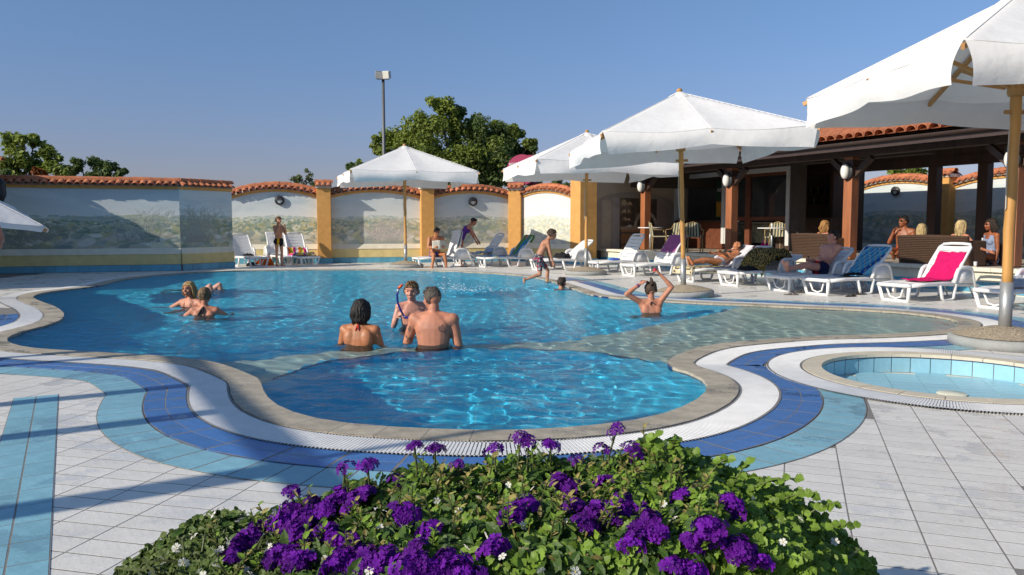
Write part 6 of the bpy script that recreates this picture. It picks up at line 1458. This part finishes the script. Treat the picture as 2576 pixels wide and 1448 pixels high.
# woman bending behind him
q = L2W('L4', (1.75, .55, 0)); person('woman in a purple swimsuit bending forward behind the reading man', (q.x-.1, q.y+.1, 0), R(-80), 1.66, (0, 0, .85), (0, .45, .89), (0, .75, .66), arms=[((-.1, .4, -.9), (0, .5, -.8)), ((.1, .5, -.85), (0, .5, -.8))], head=(0, .85, -.5), headup=(0, .5, .86), skinm='red', hair='dark', sex='f', vox=.0105,
    garments=[('swimsuit', lambda I: (np.isin(I['bone'], ['torso']) & (I['torso'][:, 2] < .42)), .007, fabm('purple_lycra', (.10, .02, .25)))])
# sunbathing woman
def lying(key, label, px, pz, tilt, tilt2, **kw):
    x, y, a, _ = LOUNGERS[key]; q = L2W(key, (px, kw.pop('py', 0), 0))
    return person(label, (q.x, q.y, 0), R(a-90), pel=(0, 0, pz), up=(0, math.cos(R(tilt)), math.sin(R(tilt))), up2=(0, math.cos(R(tilt2)), math.sin(R(tilt2))), face=(0, -.2, 1), **kw)
lying('L11', 'sunbathing woman in a black bikini lying back on a lounger', 1.02, .42, 26, 34, H=1.68, arms=[((-.35, -.80, -.15), (.35, -.75, .2)), ((.35, -.85, -.2), (-.2, -.9, .15))],
    legs=[((-.08, -.97, .12), (.02, -.97, -.10), (-.25, -.45, 1)), ((.10, -.97, .16), (-.02, -.97, -.14), (.25, -.45, 1))], head=(-.25, -.62, .72), headup=(0, .80, .6), skinm='tan', hair='black', sex='f', hairstyle='bun', vox=.0095,
    garments=[('bikini_top', bra(), .007, black), ('bikini_bottom', briefs(.03), .007, fabm('grey_lycra', (.30, .30, .34)))])
def trunks14(I):
    I['shell']('swim_trunks', trunks(.34, .06)(I), .010, M['vprint'], None, lambda ids: np.where((np.abs(I['co'][ids][:, 0]) < .055)[:, None], np.array((.42, .012, .02)), np.array((.012, .015, .055))))
lying('L13', 'pale man in navy and red trunks reclining on a lounger, head turned to the pool', 1.08, .44, 46, 60, H=1.80, py=-.05, arms=[((-.30, -.55, -.78), (.2, -.9, .05)), ((.30, -.50, -.80), (-.1, -.9, .0))],
    legs=[((-.16, -.96, .10), (-.05, -.98, -.10), (-.3, -.25, 1)), ((.22, -.95, .14), (.03, -.97, -.16), (.35, -.35, 1))], head=(-.35, -.92, .05), headup=(0, .12, 1), skinm='pink', hair='dark', vox=.0095, extra=trunks14, hairvol=.013)
# people in the bar
SEAT = [((-.15, .95, .22), (0, .85, -.35), (0, .6, .8)), ((.15, .95, .22), (0, .85, -.35), (0, .6, .8))]
def seated(s, t, rz, label, H=1.68, z=.40, **kw):
    q = bar_pt(s, t); return person(label, (q.x, q.y, q.z), BRZ-math.pi/2+R(rz), H, (0, 0, z-.24), kw.pop('up', (0, -.10, 1)), kw.pop('up2', (0, .05, 1)), legs=kw.pop('legs', SEAT), vox=.012, group='people in the bar', **kw)
orange = fabm('orange_cloth', (.62, .10, .012))
seated(7.55, -.20, 0, 'person with curly fair hair and an orange top, sitting with their back to us', skinm='red', hair='curly', hairstyle='wild', sex='f', garments=[('top', vest(), .008, orange)], hairvol=.022)
def shades(I):
    hd = I['hd']; b = MB()
    for sg in (-1, 1): b.ball(hd(sg*.033, .088, .014), (.026*I['hk'], .010*I['hk'], .020*I['hk']), 10, 0, Matrix((I['hr'], I['hf'], I['hu'])).transposed()); b.tube([hd(sg*.055, .082, .018), hd(sg*.080, .0, .012)], .003, 5)
    b.tube([hd(-.012, .098, .018), hd(.012, .098, .018)], .003, 5); b.build('sunglasses', M['shades'], I['obj'], True)
seated(9.2, .45, 195, 'dark haired man in sunglasses with a hand at his mouth, facing the pool', H=1.8, z=.45, skinm='deep', hair='black', arms=[((-.2, .1, -.95), (.2, .7, -.3)), ((.25, .45, -.85), (-.45, .15, .95))], head=(.45, .9, 0), garments=[('swim_trunks', trunks(.4), .01, fabm('red_trunks', (.5, .03, .01)))], extra=shades, hairvol=.016)
seated(10.25, -.36, 8, 'fair haired child with her back to us on the wide wicker sofa', H=1.42, child=True, sex='f', z=.42, skinm='fair', hair='light', hairstyle='long', hairvol=.018)
seated(11.10, -.40, -5, 'woman with long blonde hair leaning on the end of the wide wicker sofa', H=1.66, sex='f', z=.40, up=(.10, -.02, 1), arms=[((-.2, .1, -.95), (0, .9, -.2)), ((.60, .25, -.75), (.55, .7, -.3))], head=(.4, .9, -.15), skinm='red', hair='light', hairstyle='long', hairvol=.018)
seated(11.3, .30, 160, 'woman in sunglasses and a pale blue top, facing the pool by the last post', H=1.68, sex='f', z=.42, skinm='deep', hair='dark', hairstyle='wild', garments=[('top', vest(), .009, fabm('pale_blue_top', (.22, .27, .40)))], head=(.35, .95, -.1), extra=shades, hairvol=.02,
    legs=[((-.15, .95, .22), (0, .85, -.35), (0, .6, .8)), ((.2, .80, .55), (0, .55, -.85), (0, 1, -.1))])
# bather at the left edge, only an elbow shows
person('bather standing at the left edge, only a bent elbow in view', (-4.93, 7.25, .01), R(180+20), 1.72, (0, 0, .93), arms=[((-.3, 0, -.95), (.2, .6, -.7)), ((.62, -.12, -.72), (-.62, .25, -.60))], skinm='red', hair='brown', sex='f', vox=.012, garments=[('swimsuit', lambda I: (np.isin(I['bone'], ['torso']) & (I['torso'][:, 2] < .40)), .007, bpy.data.materials['purple_lycra'])])
# ------------------------------------------------------------------ left bank: pool house, added shadow casters, lowered parasol
ph = empty('pool_house', (-13.12, 20.3, 0)); tag(ph, 'ochre pool house at the left end of the long mural wall', 'house')
MB().box((-2.6, -3.4, 1.42), (5.2, 6.8, 2.84)).build('wall', M['ochre'], ph)
rf_ = MB(); rf_.add([(.25, .1, 2.84), (.25, -7.1, 2.84), (-2.6, -7.1, 3.6), (-2.6, .1, 3.6), (-5.5, .1, 2.84), (-5.5, -7.1, 2.84)], [(0, 3, 2, 1), (3, 4, 5, 2), (0, 1, 5, 4)]); rf_.build('roof', M['terracotta'], ph)
for k in range(30):
    o = inst(tile_front, 'roof_tile', ph, (.33, -.1-.235*k, 2.86)); o.rotation_euler = Euler((R(14), 0, math.pi/2))
MB().box((.02, -3.2, 1.02), (.05, .95, 2.04)).build('door', M['wood_red'], ph, bevel=.01)
pg = empty('shadow_pergola'); tag(pg, 'timber beam and posts added out of view to cast a shadow band on the near tiles', 'shadow_pergola')  # unseen structure, added only to throw the shadow band across the tiles
PA, PB = Vector((-8.25, 4.85, 3.0)), Vector((-5.85, .75, 3.0))
MB().beam(PA+(PA-PB)*.08, PB+(PB-PA)*.08, .14, .10).build('beam', M['wood_dark'], pg)
for t in (.03, .40, .62, .93):
    p = PA.lerp(PB, t); MB().tube([(p.x, p.y, 0), (p.x, p.y, 2.92)], [.085 if t > .1 else .06]*2, 10).build('post', M['wood_dark'], pg)
lp = empty('shadow_lamp_post', (-6.9, .62, 0)); tag(lp, 'slim lamp post added out of view to cast a thin shadow on the tiles', 'lamp post')  # unseen pole, added for the thin shadow line it throws
MB().tube([(0, 0, 0), (0, 0, 4.5)], [.045, .035], 8).build('lamp_pole', M['dark_steel'], lp, True); MB().ball((0, 0, 4.6), .13, 14).build('globe', lampm, lp, True)
e_ = parasol(-9.35, 13.0, 45, 'low tilted white parasol at the left edge, only its corner in view', 2.0, 1.58, 1.92, seed=8, base=.4, vh=.09); e_.rotation_euler = (0, R(14), R(45)); e_.rotation_mode = 'ZYX'
hl_ = empty('wall_lantern', PY(1, 475, 19.2)); tag(hl_, 'dark lantern at the left edge by the pool house corner', 'lantern')
MB().box((-.12, 0, .05), (.03, .2, .9)).build('bracket', M['iron'], hl_); MB().lathe([(.05, -.32), (.12, -.15), (.12, .12), (.04, .24)], (0, 0, 0), 10).build('lantern_body', M['iron'], hl_)
# splash where somebody has just dived, little bow waves
sp_ = MB(); rs_ = random.Random(4)
for (x, y, n, w, h) in ((1180, 733, 130, .7, .12), (1130, 728, 60, .4, .20), (1350, 704, 60, .3, .10), (1060, 690, 26, .5, .05)):
    c = G(x, y)
    for _ in range(n):
        dx, dy = rs_.gauss(0, w*.5), rs_.gauss(0, w*.35); z = abs(rs_.gauss(0, h*.5))*math.exp(-(dx*dx+dy*dy)/(w*w)); r_ = rs_.uniform(.003, .009)
        sp_.ball((c.x+dx, c.y+dy, z), (r_*rs_.uniform(1, 2), r_, r_), 6)
M['spray'] = pm('water_spray', (.82, .88, .90), .15, .05, 5, trans=.3); sp_.build('splash', M['spray'], None, True, kind='stuff')

# ------------------------------------------------------------------ flower trough in front of the camera
M['trough'] = pm('trough_terracotta', (.46, .17, .055), .75, .2, 5, .2, 30)
M['soil'] = pm('soil', (.03, .02, .014), .95, .4, 30, .5, 40)
TX0, TX1, TY0, TY1, TZT = -.46, .76, 1.82, 2.06, .45
tr_ = empty('flower_trough', ((TX0+TX1)/2, (TY0+TY1)/2, 0)); tag(tr_, 'long terracotta trough full of flowers at the pool deck\'s near edge', 'planter')
w_, d_ = (TX1-TX0), (TY1-TY0); tb_ = MB()
def ringbox(z, ex): return [(-w_/2-ex, -d_/2-ex, z), (w_/2+ex, -d_/2-ex, z), (w_/2+ex, d_/2+ex, z), (-w_/2-ex, d_/2+ex, z)]
vs = ringbox(0, -.05)+ringbox(TZT-.05, -.01)+ringbox(TZT-.05, .015)+ringbox(TZT, .02)+ringbox(TZT, -.02)+ringbox(TZT-.08, -.025)
tb_.add(vs, [(0, 3, 2, 1)]+[(4*k+i, 4*k+(i+1) % 4, 4*k+4+(i+1) % 4, 4*k+4+i) for k in range(5) for i in range(4)]); tb_.build('box', M['trough'], tr_, bevel=.006)
MB().box((0, 0, TZT-.06), (w_-.05, d_-.05, .04)).build('soil', M['soil'], tr_)
topx = [250, 310, 400, 470, 540, 640, 720, 800, 870, 960, 1040, 1150, 1300, 1450, 1550, 1640, 1750, 1860, 1920, 2000, 2100, 2150, 2200]
topy = [1475, 1440, 1372, 1330, 1300, 1318, 1285, 1262, 1240, 1215, 1185, 1190, 1165, 1170, 1160, 1125, 1150, 1205, 1215, 1255, 1330, 1375, 1440]
def fpoint(x, y):
    q = max(0, min(1, (y-np.interp(x, topx, topy))/(240 if x < 1750 else 150))); return PY(x, y, 2.06-.44*q)
def leaf_mesh(name, L, W, mat, lobes, fold=.25, curl_=.2):
    """scalloped, folded, slightly curled leaf along +y"""
    mb = MB(); n = 7; out = []
    for k in range(n+1):
        t = k/n; w = W*math.sin(math.pi*min(1, t*.93+.05))**.8*(1+(.16 if k % 2 else -.10)*lobes); z = -curl_*L*t*t+.0
        out.append((t*L, w, z))
    mb.v = [(0, 0, 0)]
    for y, w, z in out: mb.v += [(-w, y, z+abs(w)*fold), (0, y+.0, z), (w, y, z+abs(w)*fold)]
    for k in range(n): a = 1+3*k; mb.f += [(a, a+1, a+4, a+3), (a+1, a+2, a+5, a+4)]
    mb.m = [0]*len(mb.f); return mb.mesh(name, mat, False)
def lm(n, c, v=.3): return pm(n, c, .5, v, 30, .2, 90, rnd=.3, trans=.2, spec=.3)
M['l1'] = lm('leaf_bright', (.14, .23, .028)); M['l2'] = lm('leaf_mid', (.058, .115, .02)); M['l3'] = lm('leaf_small', (.10, .15, .03)); M['l4'] = lm('leaf_yellowed', (.26, .22, .07)); M['stem'] = lm('stem_green', (.12, .15, .05))
M['violet'] = pm('petal_violet', (.075, .002, .20), .65, .3, 40, rnd=.3, trans=.15, spec=.2, col2=(.17, .010, .36)); M['wpet'] = pm('petal_white', (.78, .78, .72), .6, .06, 30, trans=.25); M['ypet'] = pm('flower_eye', (.60, .45, .06), .6)
LM = {'round': [leaf_mesh('leaf', .023, .0120, M['l1'], 1.), leaf_mesh('leaf', .018, .0095, M['l1'], 1.)], 'verb': [leaf_mesh('leaf', .031, .0085, M['l2'], .9), leaf_mesh('leaf', .037, .0100, M['l2'], .8, .3, .35), leaf_mesh('leaf', .027, .0045, M['l4'], .2)], 'tiny': [leaf_mesh('leaf', .016, .0062, M['l3'], .5), leaf_mesh('leaf', .018, .0070, M['l3'], .4)]}
def plant(name, label, kind, xr, n, n_ind, seed, spread=1., yr=(0, 300), wts=None):
    r = random.Random(seed); root = empty(name, PY((xr[0]+xr[1])/2, 1370, 1.88)); tag(root, label, 'plant'); root.location.z = TZT-.04; o0 = root.location.copy()
    rest = {}; items = []
    for _ in range(n):
        x = r.uniform(*xr) if r.random() < .85 else min(2195, max(300, r.gauss(sum(xr)/2, (xr[1]-xr[0])*.36))); yt = float(np.interp(x, topx, topy)); q = r.random()**1.25
        y = yt-6+q*(1475-yt); p = fpoint(x, y); dep = r.random()**2*.15; p = p+Vector((0, dep, -dep*.35+r.uniform(-.012, .012)))
        nv = Vector((r.gauss(0, .55)-.25, r.gauss(0, .5)-.75+.3*(1-q), r.gauss(.75, .4))).normalized(); td = Vector((r.gauss(0, .8), r.gauss(-.25, .6), r.gauss(-.05, .5))); td = (td-nv*td.dot(nv)).normalized(); sx = td.cross(nv)
        Mx = Matrix((sx, td, nv)).transposed(); ms = LM[kind]; mi = r.choices(range(len(ms)), wts or [1]*len(ms))[0]; items.append((dep, p-o0, Mx, mi, r.uniform(.75, 1.3)))
    items.sort(key=lambda a: a[0])
    for k, (dep, p, Mx, mi, s) in enumerate(items):
        me = LM[kind][mi]
        if k < n_ind: o = inst(me, 'leaf', root, p, Mx.to_euler(), (s, s, s))
        else:
            b = rest.setdefault(mi, MB()); b.add([Mx @ (v.co*s)+p for v in me.vertices], [tuple(f.vertices) for f in me.polygons])
    for mi, b in rest.items(): b.build('foliage', LM[kind][mi].materials[0], root, kind='stuff')
    st = MB()
    for _ in range(int((xr[1]-xr[0])/9)):
        x = r.uniform(*xr); yt = float(np.interp(x, topx, topy)); p = fpoint(x, yt+r.uniform(0, 130))-o0; b = Vector((p.x*.55, r.uniform(-.05, .1), 0)); m = b.lerp(p, .55)+Vector((r.gauss(0, .02), r.gauss(0, .02), .03)); st.tube([b, m, p], [.0035, .003, .0018], 5)
    st.build('stems', M['stem'], root, kind='stuff'); return root, o0
pw1, ow1 = plant('bacopa_plant', 'small leaved plant with white flowers spilling over the trough\'s left end', 'tiny', (300, 760), 9000, 200, 1)
pv, ov = plant('verbena_plant', 'purple verbena filling the middle of the flower trough', 'verb', (600, 1800), 6000, 280, 2, wts=[3, 2, 1.3])
pr_, or_ = plant('ground_ivy_plant', 'bright green scalloped leaf plant trailing over the trough\'s right end', 'round', (1560, 2190), 4200, 290, 3)
plant2 = plant('bacopa_plant', 'green scalloped leaf plant with tiny white flowers between the purple verbena', 'round', (1000, 1640), 2600, 180, 6)
# trailing sprigs to the right, with leaves in pairs
sg_ = MB(); sl2 = MB(); r = random.Random(12)
for (x0, y0, x1, y1) in ((1780, 1200, 1845, 1150), (1840, 1230, 1890, 1160), (1880, 1230, 2035, 1205), (1960, 1260, 2060, 1250), (2080, 1330, 2165, 1330), (2130, 1390, 2195, 1425), (2150, 1420, 2200, 1470), (2040, 1290, 2110, 1270), (1640, 1130, 1655, 1100), (1690, 1140, 1700, 1105)):
    a, b = PY(x0, y0, 1.95)-or_, PY(x1, y1, 1.93)-or_; m = a.lerp(b, .5)+Vector((0, 0, .012)); P0 = resample([a, m, b], .016, False); sg_.tube(P0.tolist(), .002, 5)
    for q in P0:
        for s in (-1, 1):
            nv = Vector((r.gauss(-.2, .4), -.6+r.gauss(0, .3), .75)).normalized(); td = Vector((s*.7+r.gauss(0, .3), r.gauss(0, .4), r.gauss(.1, .4))); td = (td-nv*td.dot(nv)).normalized(); Mx = Matrix((td.cross(nv), td, nv)).transposed(); sc2 = r.uniform(.7, 1.15)
            sl2.add([Mx @ (v.co*sc2)+Vector(q) for v in LM['round'][0].vertices], [tuple(f.vertices) for f in LM['round'][0].polygons])
sg_.build('runners', M['stem'], pr_); sl2.build('runner_leaves', M['l1'], pr_, kind='stuff')
def floret(mb, c, nv, s, mi=0, eye=None):
    nv = nv.normalized(); t = nv.cross(Vector((.3, .7, .2))).normalized(); b = nv.cross(t); a0 = random.random()*6
    for k in range(5):
        a = a0+2*math.pi*k/5; d = t*math.cos(a)+b*math.sin(a); e = t*math.cos(a+1.57)+b*math.sin(a+1.57); lift = nv*s*.16
        mb.add([c, c+d*s*.62+e*s*.36+lift, c+d*s*.98+e*s*.20+lift*.6, c+d*s*.84+lift, c+d*s*.98-e*s*.20+lift*.6, c+d*s*.62-e*s*.36+lift], [(0, 1, 2, 3), (0, 3, 4, 5)], mi)
    if eye is not None: mb.ball(c+nv*s*.1, s*.16, 5, eye)
# leggy verbena shoots standing clear of the mound
lg = MB(); lgl = MB(); r = random.Random(77)
for _ in range(95):
    x = r.uniform(560, 1780); yt = float(np.interp(x, topx, topy)); b = fpoint(x+r.uniform(-25, 25), yt+r.uniform(20, 190))-ov; b.y -= .01; t = b+Vector((r.gauss(0, .018), r.gauss(-.01, .015), r.uniform(.045, .085))); lg.tube([b, b.lerp(t, .5)+Vector((r.gauss(0, .004), 0, 0)), t], [.0022, .002, .0012], 5)
    for j in range(9):
        q = b.lerp(t, .15+.1*j); a = j*2.4+r.random(); td = Vector((math.cos(a), math.sin(a)-.2, .75)).normalized(); nv = Vector((-td.x*.5, -td.y*.5-.3, .8)); nv = (nv-td*nv.dot(td)).normalized(); Mx = Matrix((td.cross(nv), td, nv)).transposed(); s = r.uniform(.45, .85)
        lgl.add([Mx @ (v.co*s)+q for v in LM['verb'][r.choice((0, 2, 2))].vertices], [tuple(f.vertices) for f in LM['verb'][0].polygons], 1 if r.random() < .45 else 0)
lg.build('shoots', M['stem'], pv, kind='stuff'); lgl.build('shoot_leaves', [M['l1'], M['l4']], pv, kind='stuff')
heads = []
for v in range(5):
    mb = MB(); r = random.Random(20+v); random.seed(30+v)
    nF = (20, 26, 14, 22, 9)[v]
    for k in range(nF):
        th = math.acos(1-(k+.5)/nF*1.15); phi = k*2.39996; d = Vector((math.sin(th)*math.cos(phi), math.sin(th)*math.sin(phi), math.cos(th)))
        floret(mb, Vector((d.x*.026, d.y*.026, d.z*.016))*r.uniform(.8, 1.3), d+Vector((r.gauss(0, .25), r.gauss(0, .25), .2)), .0135*r.uniform(.8, 1.15))
    heads.append(mb.mesh('flower_head', M['violet']))
tall = [(868, 1178), (925, 1172), (1043, 1125), (1095, 1132), (1243, 1135), (1310, 1105), (1330, 1112), (1385, 1122), (1450, 1158), (1515, 1132), (1550, 1085), (1588, 1128), (1602, 1155), (1640, 1188), (733, 1238), (1150, 1172), (1000, 1212)]
low = [(870, 1250), (905, 1255), (888, 1275), (1005, 1292), (1085, 1338), (1330, 1272), (1300, 1288), (1448, 1280), (1482, 1303), (1470, 1325), (1520, 1218), (1535, 1282), (1410, 1218), (1425, 1232), (1560, 1258), (1545, 1300), (1612, 1290), (1622, 1318), (1598, 1335), (1605, 1355), (1748, 1256), (1705, 1250), (1830, 1266), (1790, 1335), (1762, 1352), (1735, 1368), (1845, 1375), (1870, 1395), (1905, 1415),
       (700, 1322), (660, 1330), (740, 1300), (778, 1302), (752, 1338), (775, 1358), (615, 1372), (596, 1392), (718, 1390), (742, 1402), (765, 1412), (880, 1366), (905, 1388), (862, 1408), (935, 1402), (845, 1432), (1045, 1392), (1062, 1420), (1150, 1425), (1172, 1442), (1735, 1436), (1688, 1428), (822, 1285), (850, 1262), (1022, 1432), (985, 1402), (905, 1425), (1560, 1275), (1495, 1285), (820, 1340), (1100, 1440), (1240, 1385), (1120, 1405)]
rx = random.Random(15); low += [(x+rx.uniform(-30, 30), y+rx.uniform(-16, 24)) for x, y in low if rx.random() < (.9 if x < 960 else .5)]
ss = MB(); r = random.Random(5)
for k, (x, y) in enumerate(tall+low):
    tl_ = k < len(tall); p = (PY(x, y, 2.02) if tl_ else fpoint(x, y)+Vector((0, -.03, .012)))-ov; s = r.uniform(.78, 1.05)*(.88 if tl_ else 1)
    o = inst(heads[r.choice((2, 3, 4, 4)) if tl_ else r.choice((0, 1, 3))], 'flower_head', pv, p, (R(r.uniform(15, 60) if not tl_ else r.uniform(-10, 30)), R(r.uniform(-30, 20)), r.uniform(0, 6)), (s, s, s))
    if tl_:
        b = p+Vector((r.uniform(-.02, .02), r.uniform(-.02, .02), -.13)); ss.tube([b, b.lerp(p, .5)+Vector((r.gauss(0, .006), 0, 0)), p], [.0028, .0026, .003], 6)
        for j in range(8):   # faded calyxes and small leaves up the stalk
            q = b.lerp(p, .2+.09*j); d = Vector((math.cos(j*2.4), math.sin(j*2.4), .7)).normalized(); sx = d.cross(Vector((0, 0, 1))).normalized(); ss.add([q, q+d*.014+sx*.0035, q+d*.024, q+d*.014-sx*.0035], [(0, 1, 2, 3)])
ss.build('flower_stalks', M['stem'], pv, kind='stuff')
wfm = MB(); random.seed(3); floret(wfm, Vector((0, 0, 0)), Vector((0, 0, 1)), .0115, 0, 1); wf = wfm.mesh('white_flower', [M['wpet'], M['ypet']])
wl_ = [(548, 1300), (640, 1325), (700, 1290), (715, 1310), (660, 1355), (690, 1370), (680, 1385), (720, 1290), (450, 1380), (470, 1385), (560, 1420), (620, 1430), (640, 1440), (400, 1440), (520, 1440), (585, 1360), (1120, 1163), (1110, 1200), (1160, 1290), (1145, 1330), (1180, 1380), (1210, 1250), (1215, 1345), (1310, 1330), (1265, 1400), (1340, 1230), (1360, 1440), (1415, 1285), (1425, 1310), (1275, 1215), (1605, 1225), (1010, 1325), (955, 1318), (1100, 1265), (1195, 1290), (1450, 1435), (1660, 1270), (1890, 1255), (2060, 1260), (2000, 1300), (1960, 1370), (2090, 1360), (1690, 1310), (500, 1350), (430, 1410), (610, 1310), (480, 1420), (560, 1385), (930, 1440), (790, 1390), (830, 1395)]
for (x, y) in wl_:
    left = x < 760; own, oo = (pw1, ow1) if left else ((pr_, or_) if x > 1640 else plant2)
    for j in range(2 if left else 1):
        p = fpoint(x+r.uniform(-8, 8), y+r.uniform(-8, 8))+Vector((0, -.03, .01))-oo; s = r.uniform(.75, 1.1); inst(wf, 'white_flower', own, p, (R(r.uniform(25, 75)), R(r.uniform(-30, 30)), r.uniform(0, 6)), (s, s, s))
